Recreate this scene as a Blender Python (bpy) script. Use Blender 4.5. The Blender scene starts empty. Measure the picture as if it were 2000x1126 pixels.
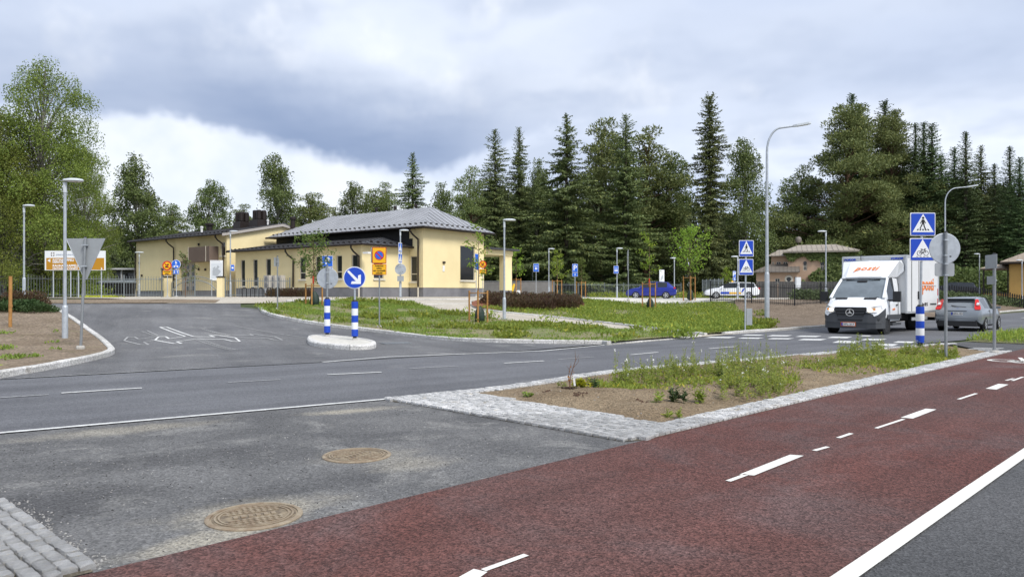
import bpy, bmesh, math, random
import numpy as np
from mathutils import Vector, Matrix
from mathutils.geometry import delaunay_2d_cdt

# ------------------------------------------------------------------ camera, sky, sun, exposure
scene = bpy.context.scene
COL = scene.collection
EYE = 1.6          # camera height in metres
FPX = 1444.0       # focal length and horizon as measured on the 2000 px wide photograph
HOR = 574.0

cam_data = bpy.data.cameras.new('camera')
cam_data.sensor_width = 36.0
cam_data.lens = 36.0 * FPX / 2000.0
cam_data.shift_y = (HOR - 563.0) / 2000.0
cam_data.clip_start = 0.1
cam_data.clip_end = 3000.0
cam = bpy.data.objects.new('camera', cam_data)
COL.objects.link(cam)
cam.location = (0, 0, EYE)
cam.rotation_euler = (math.radians(90), 0, 0)
scene.camera = cam

SUN_ELEV, SUN_AZ = 50.0, 142.0     # compass-like: azimuth from +Y towards +X; behind the camera, to the right
EXPOSURE = 1.2

scene.view_settings.view_transform = 'Standard'
scene.view_settings.look = 'None'
scene.view_settings.exposure = EXPOSURE
scene.view_settings.gamma = 1.0
scene.view_settings.use_curve_mapping = False
scene.cycles.use_denoising = True
scene.cycles.max_bounces = 4
scene.cycles.diffuse_bounces = 2
scene.cycles.glossy_bounces = 2
scene.cycles.transmission_bounces = 3
scene.cycles.transparent_max_bounces = 8
scene.cycles.caustics_reflective = False
scene.cycles.caustics_refractive = False

sun_data = bpy.data.lights.new('sun', 'SUN')
sun_data.energy = 1.5
sun_data.angle = math.radians(22)
sun_data.color = (1.0, 0.96, 0.9)
sun = bpy.data.objects.new('sun', sun_data)
COL.objects.link(sun)
_d = Vector((math.sin(math.radians(SUN_AZ)) * math.cos(math.radians(SUN_ELEV)),
             math.cos(math.radians(SUN_AZ)) * math.cos(math.radians(SUN_ELEV)),
             math.sin(math.radians(SUN_ELEV))))
sun.rotation_euler = _d.to_track_quat('Z', 'Y').to_euler()

class NT:
    """small helper for node trees"""
    def __init__(self, tree):
        self.t = tree
    def n(self, typ, **kw):
        nd = self.t.nodes.new(typ)
        for k, v in kw.items():
            if k == 'inp':
                for kk, vv in v.items():
                    if isinstance(vv, bpy.types.NodeSocket):
                        self.t.links.new(vv, nd.inputs[kk])
                    else:
                        nd.inputs[kk].default_value = vv
            else:
                setattr(nd, k, v)
        return nd
    def math(self, op, a, b=None, c=None, clamp=False):
        nd = self.t.nodes.new('ShaderNodeMath')
        nd.operation = op
        nd.use_clamp = clamp
        for i, v in enumerate((a, b, c)):
            if v is None:
                continue
            if isinstance(v, bpy.types.NodeSocket):
                self.t.links.new(v, nd.inputs[i])
            else:
                nd.inputs[i].default_value = v
        return nd.outputs[0]
    def step(self, v, a, b, lo=0.0, hi=1.0):
        nd = self.t.nodes.new('ShaderNodeMapRange')
        nd.interpolation_type = 'SMOOTHSTEP'
        self.t.links.new(v, nd.inputs[0])
        nd.inputs[1].default_value = a
        nd.inputs[2].default_value = b
        nd.inputs[3].default_value = lo
        nd.inputs[4].default_value = hi
        return nd.outputs[0]
    def noise(self, vec, scale, detail=4, rough=0.55, dist=0.0, out=0):
        nd = self.t.nodes.new('ShaderNodeTexNoise')
        if vec is not None:
            self.t.links.new(vec, nd.inputs['Vector'])
        nd.inputs['Scale'].default_value = scale
        nd.inputs['Detail'].default_value = detail
        nd.inputs['Roughness'].default_value = rough
        nd.inputs['Distortion'].default_value = dist
        return nd.outputs[out]
    def mix(self, f, a, b, mode='MIX'):
        nd = self.t.nodes.new('ShaderNodeMix')
        nd.data_type = 'RGBA'
        nd.blend_type = mode
        for sock, v in ((nd.inputs[0], f), (nd.inputs[6], a), (nd.inputs[7], b)):
            if isinstance(v, bpy.types.NodeSocket):
                self.t.links.new(v, sock)
            elif isinstance(v, (int, float)):
                sock.default_value = v
            else:
                sock.default_value = (*v[:3], 1.0)
        return nd.outputs[2]
    def curve(self, v, pts, lo, hi):
        """piecewise curve: pts in (input, output) real units"""
        x0, x1 = pts[0][0], pts[-1][0]
        t = self.n('ShaderNodeMapRange', inp={0: v, 1: x0, 2: x1, 3: 0.0, 4: 1.0}).outputs[0]
        fc = self.t.nodes.new('ShaderNodeFloatCurve')
        c = fc.mapping.curves[0]
        q = [((a - x0) / (x1 - x0), (b - lo) / (hi - lo)) for a, b in pts]
        c.points[0].location = q[0]
        c.points[1].location = q[-1]
        for p in q[1:-1]:
            c.points.new(*p)
        fc.mapping.update()
        self.t.links.new(t, fc.inputs['Value'])
        return self.math('MULTIPLY_ADD', fc.outputs[0], hi - lo, lo)

def build_world():
    w = bpy.data.worlds.new('World')
    scene.world = w
    w.use_nodes = True
    t = w.node_tree
    t.nodes.clear()
    N = NT(t)
    out = N.n('ShaderNodeOutputWorld')
    d = N.n('ShaderNodeTexCoord').outputs['Generated']
    sep = N.n('ShaderNodeSeparateXYZ', inp={0: d})
    az = N.math('MULTIPLY', N.math('ARCTAN2', sep.outputs[0], sep.outputs[1]), 57.2958)
    el = N.math('MULTIPLY', N.math('ARCSINE', sep.outputs[2]), 57.2958)
    # cloud deck: project the view ray on a high plane so that clouds foreshorten to the horizon
    den = N.math('ADD', N.math('MAXIMUM', sep.outputs[2], 0.0), 0.12)
    pl = N.n('ShaderNodeCombineXYZ', inp={0: N.math('DIVIDE', sep.outputs[0], den), 1: N.math('DIVIDE', sep.outputs[1], den), 2: 3.7}).outputs[0]
    n_big = N.noise(pl, 0.75, 2, 0.5)
    n_mid = N.noise(pl, 1.9, 3, 0.55)
    n_fine = N.noise(d, 7.0, 4, 0.58)
    n_fin2 = N.noise(d, 30.0, 2, 0.6)
    # nishita sky shows faintly through the thin places
    sky = N.n('ShaderNodeTexSky')
    sky.sky_type = 'NISHITA'
    sky.sun_disc = False
    sky.sun_elevation = math.radians(SUN_ELEV)
    sky.sun_rotation = math.radians(SUN_AZ)
    skyc = N.mix(1.0, sky.outputs[0], (0.1, 0.1, 0.1), 'MULTIPLY')
    # thick / thin cloud tone
    tone = N.math('ADD', N.math('MULTIPLY', n_big, 0.62), N.math('ADD', N.math('MULTIPLY', n_mid, 0.28), N.math('MULTIPLY', n_fine, 0.10)))
    f = N.step(tone, 0.38, 0.66)
    pale = N.mix(f, (0.55, 0.62, 0.77), (0.76, 0.81, 0.90))
    pale = N.mix(N.math('MULTIPLY', N.step(N.math('ADD', N.math('MULTIPLY', n_mid, 0.7), N.math('MULTIPLY', n_fine, 0.3)), 0.43, 0.62), 0.7), pale, (0.45, 0.52, 0.67))
    pale = N.mix(N.math('MULTIPLY', N.step(N.math('ADD', N.math('MULTIPLY', n_big, 0.5), N.math('MULTIPLY', n_fine, 0.5)), 0.53, 0.66), 0.8), pale, (0.86, 0.89, 0.94))
    # the long dark cloud bank: lower edge by azimuth, ragged by noise
    rag = N.math('MULTIPLY', N.math('SUBTRACT', n_fine, 0.5), 2.6)
    rag2 = N.math('MULTIPLY', N.math('SUBTRACT', n_fin2, 0.5), 1.3)
    edge = N.curve(az, [(-60, 11.0), (-36, 11.4), (-29, 11.8), (-25, 12.3), (-21, 11.6), (-17, 10.6), (-13.5, 10.1), (-9, 9.2), (-6.5, 9.0), (-3, 10.6), (2, 12.2), (8, 13.5), (20, 14), (60, 15)], 0, 20)
    e = N.math('SUBTRACT', N.math('ADD', el, N.math('ADD', rag, rag2)), edge)
    amp = N.curve(az, [(-60, 0.45), (-36, 0.55), (-26, 0.7), (-17, 0.95), (-9, 1.0), (-3, 0.7), (3, 0.25), (9, 0.12), (25, 0.1), (60, 0.1)], 0, 1)
    up = N.step(e, -0.35, 0.7)
    dn = N.step(e, 1.2, 9.0, 1.0, 0.0)
    bank = N.math('MULTIPLY', N.math('MULTIPLY', up, dn), amp)
    bank = N.math('MULTIPLY', bank, N.math('ADD', N.math('MULTIPLY', n_mid, 0.5), 0.70), clamp=True)
    colr = N.mix(bank, pale, (0.245, 0.315, 0.475))
    # clear white gap under the bank (towards the left horizon)
    under = N.math('MULTIPLY', N.step(e, 0.35, -0.6), N.curve(az, [(-60, 0.7), (-30, 0.95), (-14, 0.85), (-8, 0.55), (-4, 0.35), (2, 0.12), (12, 0.0), (60, 0.0)], 0, 1))
    colr = N.mix(under, colr, N.mix(N.step(n_fine, 0.3, 0.6), (0.64, 0.71, 0.82), (0.79, 0.825, 0.88)))
    thin = N.math('MULTIPLY', N.step(el, 14, 3), N.curve(az, [(-60, 0.0), (5, 0.0), (15, 0.5), (22, 0.6), (60, 0.5)], 0, 1))
    colr = N.mix(N.math('MULTIPLY', thin, 0.35), colr, (0.50, 0.62, 0.86))
    colr = N.mix(0.06, colr, skyc)
    # below the horizon only the ground would be seen
    bg = N.n('ShaderNodeBackground', inp={0: colr, 1: 0.56})
    t.links.new(bg.outputs[0], out.inputs[0])
    w.cycles.sampling_method = 'MANUAL'
    w.cycles.sample_map_resolution = 256
build_world()

# ------------------------------------------------------------------ small helpers
R = random.Random(7)
rad = math.radians
def lerp(a, b, t): return a + (b - a) * t
def sstep(t):
    t = max(0.0, min(1.0, t)); return t * t * (3 - 2 * t)

def H(x, y):
    """terrain height: flat by the road, a bank up to the chapel yard and the car park"""
    dx, dy = x + 9.58, y - 13.8
    s = -0.64 * dx + 0.767 * dy
    q = 0.767 * dx + 0.64 * dy
    k = sstep((q - 37) / 11)
    s -= max(0.0, q - 38) * 0.07
    s0 = 5 - 3.5 * k; s1 = 27 - 16 * k - 3.5 * sstep((q - 52) / 15)
    return (1.38 - 0.2 * k) * sstep((s - s0) / (s1 - s0))

def gp(px, py, dz=0.0):
    """ground point seen at a photograph pixel (a measuring helper: marches the sight line to the terrain)"""
    kx, kz = (px - 1000) / FPX, -(py - HOR) / FPX
    prev = 2.0; y = 2.0
    while y < 400:
        if EYE + kz * y <= H(kx * y, y) + dz:
            lo, hi = prev, y
            for _ in range(30):
                m = (lo + hi) / 2
                if EYE + kz * m <= H(kx * m, m) + dz: hi = m
                else: lo = m
            return Vector((kx * hi, hi, H(kx * hi, hi) + dz))
        prev = y; y += 0.1 + y * 0.004
    return Vector((kx * 400, 400, H(0, 400)))
def gxy(px, py): p = gp(px, py); return (p.x, p.y)
def xz(px, Y): return (px - 1000) * Y / FPX            # world x at depth Y
def zz(py, Y): return EYE + (HOR - py) * Y / FPX        # world z at depth Y

def tag(o, label=None, cat=None, group=None, kind=None):
    if label: o['label'] = label
    if cat: o['category'] = cat
    if group: o['group'] = group
    if kind: o['kind'] = kind
    return o

def empty(name, loc=(0, 0, 0), rz=0.0, label=None, cat=None, group=None, kind=None):
    o = bpy.data.objects.new(name, None)
    o.empty_display_size = 0.2
    COL.objects.link(o)
    o.location = loc; o.rotation_euler = (0, 0, rz)
    return tag(o, label, cat, group, kind)

def link(name, me, parent=None, loc=None, rot=None, scale=None):
    o = bpy.data.objects.new(name, me)
    COL.objects.link(o)
    if parent is not None: o.parent = parent
    if loc is not None: o.location = loc
    if rot is not None: o.rotation_euler = rot
    if scale is not None: o.scale = scale
    return o

def smooth(me, ang=35):
    me.polygons.foreach_set('use_smooth', [True] * len(me.polygons))
    me.set_sharp_from_angle(angle=rad(ang))

class MB:
    def __init__(self): self.v = []; self.f = []; self.mi = []; self.cur = 0
    def add(self, vs, fs):
        b = len(self.v)
        self.v.extend([tuple(p) for p in vs])
        for f in fs:
            self.f.append([b + i for i in f]); self.mi.append(self.cur)
        return self
    def box(self, c, s, rz=0.0, mat=None):
        x, y, z = s[0] / 2, s[1] / 2, s[2] / 2
        P = [Vector(p) for p in ((-x,-y,-z),(x,-y,-z),(x,y,-z),(-x,y,-z),(-x,-y,z),(x,-y,z),(x,y,z),(-x,y,z))]
        M = mat if mat is not None else Matrix.Rotation(rz, 3, 'Z')
        c = Vector(c)
        return self.add([M @ p + c for p in P], [(3,2,1,0),(4,5,6,7),(0,1,5,4),(1,2,6,5),(2,3,7,6),(3,0,4,7)])
    def bbox(self, x0, x1, y0, y1, z0, z1):
        return self.box(((x0+x1)/2, (y0+y1)/2, (z0+z1)/2), (abs(x1-x0), abs(y1-y0), abs(z1-z0)))
    def tube(self, pts, rs, n=8, caps=True):
        pts = [Vector(p) for p in pts]
        if isinstance(rs, (int, float)): rs = [rs] * len(pts)
        V = []
        up = Vector((0.0123, 0.0345, 1)) if abs((pts[-1] - pts[0]).normalized().z) < 0.9 else Vector((1, 0.03, 0.01))
        for i, p in enumerate(pts):
            d = (pts[min(i + 1, len(pts) - 1)] - pts[max(i - 1, 0)]).normalized()
            a = d.cross(up).normalized(); b = d.cross(a).normalized()
            for k in range(n):
                t = 2 * math.pi * k / n
                V.append(p + (a * math.cos(t) + b * math.sin(t)) * rs[i])
        F = []
        for i in range(len(pts) - 1):
            for k in range(n):
                k2 = (k + 1) % n
                F.append((i*n+k, i*n+k2, (i+1)*n+k2, (i+1)*n+k))
        if caps:
            F.append(tuple(range(n))[::-1]); F.append(tuple(range((len(pts)-1)*n, len(pts)*n)))
        return self.add(V, F)
    def lathe(self, prof, n=24, M=None):
        """prof: (r, z) list, spun about z"""
        V = []
        for r, z in prof:
            for k in range(n):
                t = 2 * math.pi * k / n
                V.append(Vector((r * math.cos(t), r * math.sin(t), z)))
        if M is not None: V = [M @ p for p in V]
        F = []
        for i in range(len(prof) - 1):
            for k in range(n):
                k2 = (k + 1) % n
                F.append((i*n+k, i*n+k2, (i+1)*n+k2, (i+1)*n+k))
        F.append(tuple(range(n))[::-1]); F.append(tuple(range((len(prof)-1)*n, len(prof)*n)))
        return self.add(V, F)
    def prism(self, poly, z0, z1, M=None):
        n = len(poly)
        a = sum(poly[i][0]*poly[(i+1)%n][1] - poly[(i+1)%n][0]*poly[i][1] for i in range(n))
        if a < 0: poly = poly[::-1]
        V = [Vector((p[0], p[1], z0)) for p in poly] + [Vector((p[0], p[1], z1)) for p in poly]
        if M is not None: V = [M @ p for p in V]
        F = [tuple(range(n))[::-1], tuple(range(n, 2*n))] + [(i, (i+1)%n, n+(i+1)%n, n+i) for i in range(n)]
        return self.add(V, F)
    def mesh(self, name, mats, sm=None):
        me = bpy.data.meshes.new(name)
        me.from_pydata(self.v, [], self.f)
        for m in (mats if isinstance(mats, (list, tuple)) else [mats]): me.materials.append(m)
        if any(self.mi): me.polygons.foreach_set('material_index', self.mi)
        me.update()
        if sm: smooth(me, sm)
        return me
    def build(self, name, mats, parent=None, loc=None, rot=None, sm=None):
        return link(name, self.mesh(name, mats, sm), parent, loc, rot)

# a sign plane: x to the right, z up, looking towards -y
FACE = Matrix(((1, 0, 0, 0), (0, 0, -1, 0), (0, 1, 0, 0), (0, 0, 0, 1)))
def face_at(x, y, z): return Matrix.Translation((x, y, z)) @ FACE
def circle(r, n=32, cx=0, cy=0): return [(cx + r*math.cos(2*math.pi*k/n), cy + r*math.sin(2*math.pi*k/n)) for k in range(n)]
def rrect(w, h, r, cx=0, cy=0, n=4):
    P = []
    for sx, sy, a0 in ((1,1,0),(-1,1,90),(-1,-1,180),(1,-1,270)):
        for k in range(n+1):
            a = rad(a0 + 90*k/n)
            P.append((cx + sx*(w/2-r) + r*math.cos(a), cy + sy*(h/2-r) + r*math.sin(a)))
    return P
def seg(a, b, w):
    a = Vector(a); b = Vector(b); d = (b-a).normalized(); n = Vector((-d.y, d.x))*w/2
    return [tuple(a+n), tuple(a-n), tuple(b-n), tuple(b+n)]

def text_mesh(s, size, mat, shear=0.0, ext=0.003, align='CENTER', space=1.0, bold=0.0):
    cu = bpy.data.curves.new('lettering', 'FONT')
    cu.body = s; cu.size = size; cu.shear = shear; cu.extrude = ext
    cu.align_x = align; cu.align_y = 'CENTER'; cu.space_character = space; cu.offset = bold
    cu.resolution_u = 3
    o = bpy.data.objects.new('lettering', cu)
    me = bpy.data.meshes.new_from_object(o)
    me.name = 'lettering'
    bpy.data.objects.remove(o); bpy.data.curves.remove(cu)
    me.materials.clear(); me.materials.append(mat)
    return me
def text(s, size, mat, parent, org, xa=(1,0,0), ya=(0,0,1), name='lettering', **kw):
    me = text_mesh(s, size, mat, **kw)
    xa = Vector(xa).normalized(); ya = Vector(ya).normalized(); za = xa.cross(ya)
    M = Matrix((xa, ya, za)).transposed().to_4x4(); M.translation = Vector(org)
    me.transform(M)
    return link(name, me, parent)

# ------------------------------------------------------------------ materials
def M(name, col, rough=0.7, metal=0.0, spec=0.4, var=None, bump=None, col2=None, emit=None, coat=0.0):
    m = bpy.data.materials.new(name); m.use_nodes = True
    t = m.node_tree; N = NT(t); b = t.nodes['Principled BSDF']
    b.inputs['Base Color'].default_value = (*col, 1)
    b.inputs['Roughness'].default_value = rough
    b.inputs['Metallic'].default_value = metal
    b.inputs['Specular IOR Level'].default_value = spec
    if coat: b.inputs['Coat Weight'].default_value = coat; b.inputs['Coat Roughness'].default_value = 0.05
    if var or bump:
        co = N.n('ShaderNodeTexCoord').outputs['Object']
    if var:
        sc, amt = var
        c2 = col2 if col2 else tuple(c * (1 - amt) for c in col)
        f = N.step(N.noise(co, sc, 6, 0.62, 0.2), 0.3, 0.7)
        t.links.new(N.mix(f, col, c2), b.inputs['Base Color'])
    if bump:
        bn = N.n('ShaderNodeBump', inp={'Height': N.noise(co, bump[0], 5, 0.6), 'Strength': bump[1], 'Distance': bump[2] if len(bump) > 2 else 0.01})
        t.links.new(bn.outputs[0], b.inputs['Normal'])
    if emit:
        b.inputs['Emission Color'].default_value = (*emit[0], 1); b.inputs['Emission Strength'].default_value = emit[1]
    return m

def ground_mat(name, c1, c2, c3=None, big=0.35, speck=(90, 0.35), rough=0.9, bump=(60, 0.5, 0.01), patch=None, stains=(), stain_col=(0.4, 0.36, 0.28), bright=0.0, spec=0.25, pieces=0.0, dark=(), streak=None):
    """layered ground: two tones in large blotches, fine grains, optional dusty patches"""
    m = bpy.data.materials.new(name); m.use_nodes = True
    t = m.node_tree; N = NT(t); b = t.nodes['Principled BSDF']
    co = N.n('ShaderNodeTexCoord').outputs['Object']
    f = N.step(N.noise(co, big, 4, 0.6, 0.4), 0.32, 0.68)
    c = N.mix(f, c1, c2)
    if c3:
        f3 = N.step(N.noise(co, big * 2.7, 5, 0.68, 0.6), patch[0], patch[1])
        c = N.mix(f3, c, c3)
    if stains or dark:
        sn = N.math('MULTIPLY', N.math('SUBTRACT', N.noise(co, 2.2, 5, 0.7), 0.5), 1.5)
        sg = N.step(N.noise(co, 45, 2, 0.7), 0.25, 0.6, 0.45, 1.0)
    for (sx, sy, rx, ry, rot, amt), scol in [(q, stain_col) for q in stains] + [(q, (0.055, 0.055, 0.058)) for q in dark]:
        mp = N.n('ShaderNodeMapping', vector_type='TEXTURE', inp={0: co})
        mp.inputs['Location'].default_value = (sx, sy, 0)
        mp.inputs['Rotation'].default_value = (0, 0, rot)
        mp.inputs['Scale'].default_value = (rx, ry, 1.0)
        ln = N.n('ShaderNodeVectorMath', operation='LENGTH', inp={0: mp.outputs[0]}).outputs['Value']
        ln = N.math('ADD', ln, sn)
        g = N.math('MULTIPLY', N.math('MULTIPLY', N.step(ln, 1.15, 0.2), amt), sg)
        c = N.mix(g, c, scol)
    vo = N.n('ShaderNodeTexVoronoi', inp={'Vector': co, 'Scale': speck[0]})
    sp = N.n('ShaderNodeSeparateColor', inp={0: vo.outputs['Color']}).outputs[0]
    k = N.math('MULTIPLY_ADD', sp, 2 * speck[1], 1 - speck[1])
    k2 = N.math('MULTIPLY_ADD', N.step(N.noise(co, speck[0] * 0.28, 2, 0.7), 0.25, 0.75), speck[1] * 0.8, 1 - speck[1] * 0.4)
    kk = N.n('ShaderNodeCombineColor', inp={0: N.math('MULTIPLY', k, k2), 1: N.math('MULTIPLY', k, k2), 2: N.math('MULTIPLY', k, k2)}).outputs[0]
    c = N.mix(1.0, c, kk, 'MULTIPLY')
    if streak:
        # rotate first, then stretch along the direction of travel
        rt = N.n('ShaderNodeVectorRotate', rotation_type='Z_AXIS', inp={0: co, 'Angle': -rad(streak[0])})
        st = N.n('ShaderNodeVectorMath', operation='MULTIPLY', inp={0: rt.outputs[0], 1: (0.05, 1.0, 1.0)})
        f5 = N.math('MULTIPLY_ADD', N.step(N.noise(st.outputs[0], 1.1, 3, 0.6), 0.3, 0.7), 2 * streak[1], 1 - streak[1])
        c = N.mix(1.0, c, N.n('ShaderNodeCombineColor', inp={0: f5, 1: f5, 2: f5}).outputs[0], 'MULTIPLY')
    if bright:
        vb = N.n('ShaderNodeTexVoronoi', inp={'Vector': co, 'Scale': 23.0})
        vs = N.n('ShaderNodeSeparateColor', inp={0: vb.outputs['Color']})
        g = N.math('MULTIPLY', N.step(vb.outputs['Distance'], 0.2, 0.12), N.step(vs.outputs[0], 1 - bright, 1 - bright + 0.01))
        c = N.mix(g, c, (0.42, 0.42, 0.42))
    if pieces:
        rp = N.math('MULTIPLY_ADD', N.math('FRACT', N.math('ADD', N.n('ShaderNodeObjectInfo').outputs['Random'], N.n('ShaderNodeNewGeometry').outputs['Random Per Island'])), pieces, 1 - pieces * 0.6)
        c = N.mix(1.0, c, N.n('ShaderNodeCombineColor', inp={0: rp, 1: rp, 2: rp}).outputs[0], 'MULTIPLY')
    t.links.new(c, b.inputs['Base Color'])
    b.inputs['Roughness'].default_value = rough
    b.inputs['Specular IOR Level'].default_value = spec
    hgt = N.math('ADD', N.noise(co, bump[0], 3, 0.65), N.math('MULTIPLY', vo.outputs['Distance'], 0.5))
    bn = N.n('ShaderNodeBump', inp={'Height': hgt, 'Strength': bump[1], 'Distance': bump[2]})
    t.links.new(bn.outputs[0], b.inputs['Normal'])
    return m

def leaf_mat(name, c1, c2, c3=None, trans=0.35, rough=0.6):
    """foliage: tone varies from leaf to leaf and from bough to bough, some light passes through"""
    m = bpy.data.materials.new(name); m.use_nodes = True
    t = m.node_tree; N = NT(t); t.nodes.clear()
    out = N.n('ShaderNodeOutputMaterial')
    co = N.n('ShaderNodeTexCoord').outputs['Object']
    rnd = N.n('ShaderNodeNewGeometry').outputs['Random Per Island']
    f = N.math('ADD', N.math('MULTIPLY', rnd, 0.55), N.math('MULTIPLY', N.noise(co, 0.6, 3, 0.5), 0.5), clamp=True)
    c = N.mix(f, c1, c2)
    if c3: c = N.mix(N.step(rnd, 0.88, 0.97), c, c3)
    oi = N.n('ShaderNodeObjectInfo').outputs['Random']
    hs = N.n('ShaderNodeHueSaturation', inp={'Hue': N.math('MULTIPLY_ADD', oi, 0.03, 0.485), 'Saturation': 1.0, 'Value': N.math('MULTIPLY_ADD', oi, 0.3, 0.85), 'Color': c})
    c = hs.outputs[0]
    d = N.n('ShaderNodeBsdfPrincipled', inp={'Base Color': c, 'Roughness': rough, 'Specular IOR Level': 0.25})
    tr = N.n('ShaderNodeBsdfTranslucent', inp={'Color': c})
    mx = N.n('ShaderNodeMixShader', inp={0: trans, 1: d.outputs[0], 2: tr.outputs[0]})
    t.links.new(mx.outputs[0], out.inputs[0])
    return m

m_road = ground_mat('asphalt_road', (0.110, 0.112, 0.121), (0.143, 0.146, 0.155), (0.174, 0.174, 0.177), 0.22, (70, 0.30), 0.85, (80, 0.5, 0.008), patch=(0.58, 0.74), streak=(37, 0.13))
m_side = ground_mat('asphalt_side', (0.113, 0.114, 0.119), (0.162, 0.162, 0.164), (0.205, 0.203, 0.197), 0.25, (60, 0.34), 0.9, (60, 0.5, 0.01), patch=(0.55, 0.72), streak=(115, 0.12))
_s1, _s2 = gp(497, 1005), gp(697, 890)
_s3 = gp(690, 802); _s4 = gp(240, 840); _s5 = gp(560, 960); _s6 = gp(800, 905); _s7 = gp(420, 1050); _s8 = gp(120, 985); _s9 = gp(300, 900)
m_apron = ground_mat('asphalt_apron', (0.104, 0.104, 0.105), (0.165, 0.164, 0.162), (0.225, 0.222, 0.212), 0.55, (70, 0.36), 0.92, (60, 0.9, 0.012), patch=(0.50, 0.72), bright=0.03,
    stains=((_s1.x - 0.05, _s1.y + 0.12, 0.75, 0.34, 0.6, 0.75), (_s2.x + 0.1, _s2.y, 0.6, 0.4, 0.4, 0.4), (_s3.x, _s3.y, 0.8, 0.25, 0.5, 0.8), (_s4.x, _s4.y, 1.3, 0.35, 0.6, 0.5),
            (_s6.x, _s6.y, 0.5, 0.35, 0.4, 0.45), (_s7.x, _s7.y, 0.8, 0.2, 0.75, 0.7)), stain_col=(0.40, 0.365, 0.29),
    dark=((_s8.x, _s8.y, 0.9, 0.7, 0.7, 0.75), (_s9.x, _s9.y, 1.2, 0.5, 0.6, 0.55), (_s5.x, _s5.y, 1.0, 0.35, 0.6, 0.45)))
m_red = ground_mat('asphalt_red', (0.122, 0.047, 0.038), (0.122, 0.062, 0.054), (0.120, 0.074, 0.069), 0.22, (75, 0.55), 0.82, (70, 1.0, 0.012), patch=(0.42, 0.70), streak=(45, 0.16))
m_foot = ground_mat('asphalt_foot', (0.078, 0.079, 0.081), (0.105, 0.105, 0.107), None, 0.4, (75, 0.35), 0.85, (70, 0.8, 0.012))
m_soil = ground_mat('bed_soil', (0.20, 0.147, 0.090), (0.265, 0.203, 0.130), (0.14, 0.10, 0.062), 1.1, (48, 0.35), 0.95, (22, 1.0, 0.03), patch=(0.58, 0.74))
m_soil2 = ground_mat('bare_soil', (0.19, 0.145, 0.100), (0.255, 0.20, 0.145), (0.185, 0.165, 0.09), 0.7, (20, 0.35), 0.95, (12, 1.0, 0.04), patch=(0.55, 0.72))
m_bank = ground_mat('bank_soil', (0.155, 0.118, 0.085), (0.205, 0.160, 0.118), (0.24, 0.195, 0.14), 0.4, (14, 0.30), 0.95, (9, 1.0, 0.05), patch=(0.58, 0.75))
m_turf = ground_mat('turf_ground', (0.25, 0.215, 0.125), (0.17, 0.20, 0.075), (0.30, 0.245, 0.165), 0.5, (22, 0.35), 0.95, (14, 1.0, 0.04), patch=(0.52, 0.70))
m_wild = ground_mat('field_ground', (0.055, 0.075, 0.026), (0.085, 0.085, 0.045), None, 0.15, (8, 0.3), 0.95, (5, 0.8, 0.05))
m_gravel = ground_mat('stone_dust', (0.40, 0.36, 0.295), (0.50, 0.46, 0.39), (0.34, 0.30, 0.24), 0.5, (30, 0.22), 0.95, (25, 0.6, 0.01), patch=(0.6, 0.76))
m_paving = ground_mat('pale_paving', (0.56, 0.54, 0.48), (0.66, 0.63, 0.57), None, 0.3, (12, 0.12), 0.9, (10, 0.4, 0.01))
m_mulch = ground_mat('bark_mulch', (0.20, 0.075, 0.040), (0.30, 0.125, 0.075), (0.13, 0.055, 0.03), 1.2, (16, 0.5), 0.95, (14, 1.0, 0.05), patch=(0.5, 0.7))
m_joint = ground_mat('joint_sand', (0.085, 0.073, 0.055), (0.17, 0.148, 0.108), None, 1.4, (70, 0.35), 0.95, (50, 0.8, 0.01))
m_granite = ground_mat('granite_sett', (0.44, 0.44, 0.435), (0.55, 0.545, 0.535), (0.47, 0.42, 0.33), 1.3, (110, 0.3), 0.85, (60, 0.8, 0.01), patch=(0.56, 0.72), pieces=0.35)
m_kerb = ground_mat('granite_kerb', (0.50, 0.49, 0.46), (0.63, 0.62, 0.60), (0.38, 0.36, 0.32), 0.9, (40, 0.28), 0.9, (22, 0.9, 0.012), patch=(0.60, 0.75), pieces=0.2)
m_paint = M('road_paint', (0.74, 0.74, 0.72), 0.7, var=(9, 0.35), col2=(0.50, 0.50, 0.48), bump=(60, 0.3))
m_paintw = M('road_paint_worn', (0.48, 0.48, 0.47), 0.8, var=(20, 0.5), col2=(0.24, 0.24, 0.24))
m_paintthick = M('thermoplastic_paint', (0.80, 0.78, 0.72), 0.6, var=(5, 0.15), bump=(30, 0.4))
# ------------------------------------------------------------------ the ground
def inside(p, poly):
    x, y = p; c = False; n = len(poly); j = n - 1
    for i in range(n):
        xi, yi = poly[i]; xj, yj = poly[j]
        if (yi > y) != (yj > y) and x < (xj - xi) * (y - yi) / (yj - yi) + xi: c = not c
        j = i
    return c
def densify(poly, step, closed=True):
    out = []; n = len(poly)
    for i in range(n if closed else n - 1):
        a, b = Vector(poly[i]), Vector(poly[(i + 1) % n])
        k = max(1, int((b - a).length / step))
        for j in range(k): out.append(tuple(a.lerp(b, j / k)))
    if not closed: out.append(tuple(poly[-1]))
    return out
def rounded(pts, it=2, closed=False):
    """corner cutting for smooth kerb lines"""
    pts = [Vector(p) for p in pts]
    for _ in range(it):
        q = [] if closed else [pts[0]]
        n = len(pts)
        for i in range(n if closed else n - 1):
            a, b = pts[i], pts[(i + 1) % n]
            q += [a.lerp(b, 0.25), a.lerp(b, 0.75)]
        if not closed: q.append(pts[-1])
        pts = q
    return [tuple(p) for p in pts]
def flat_z(x, y): return 0.0
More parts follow.
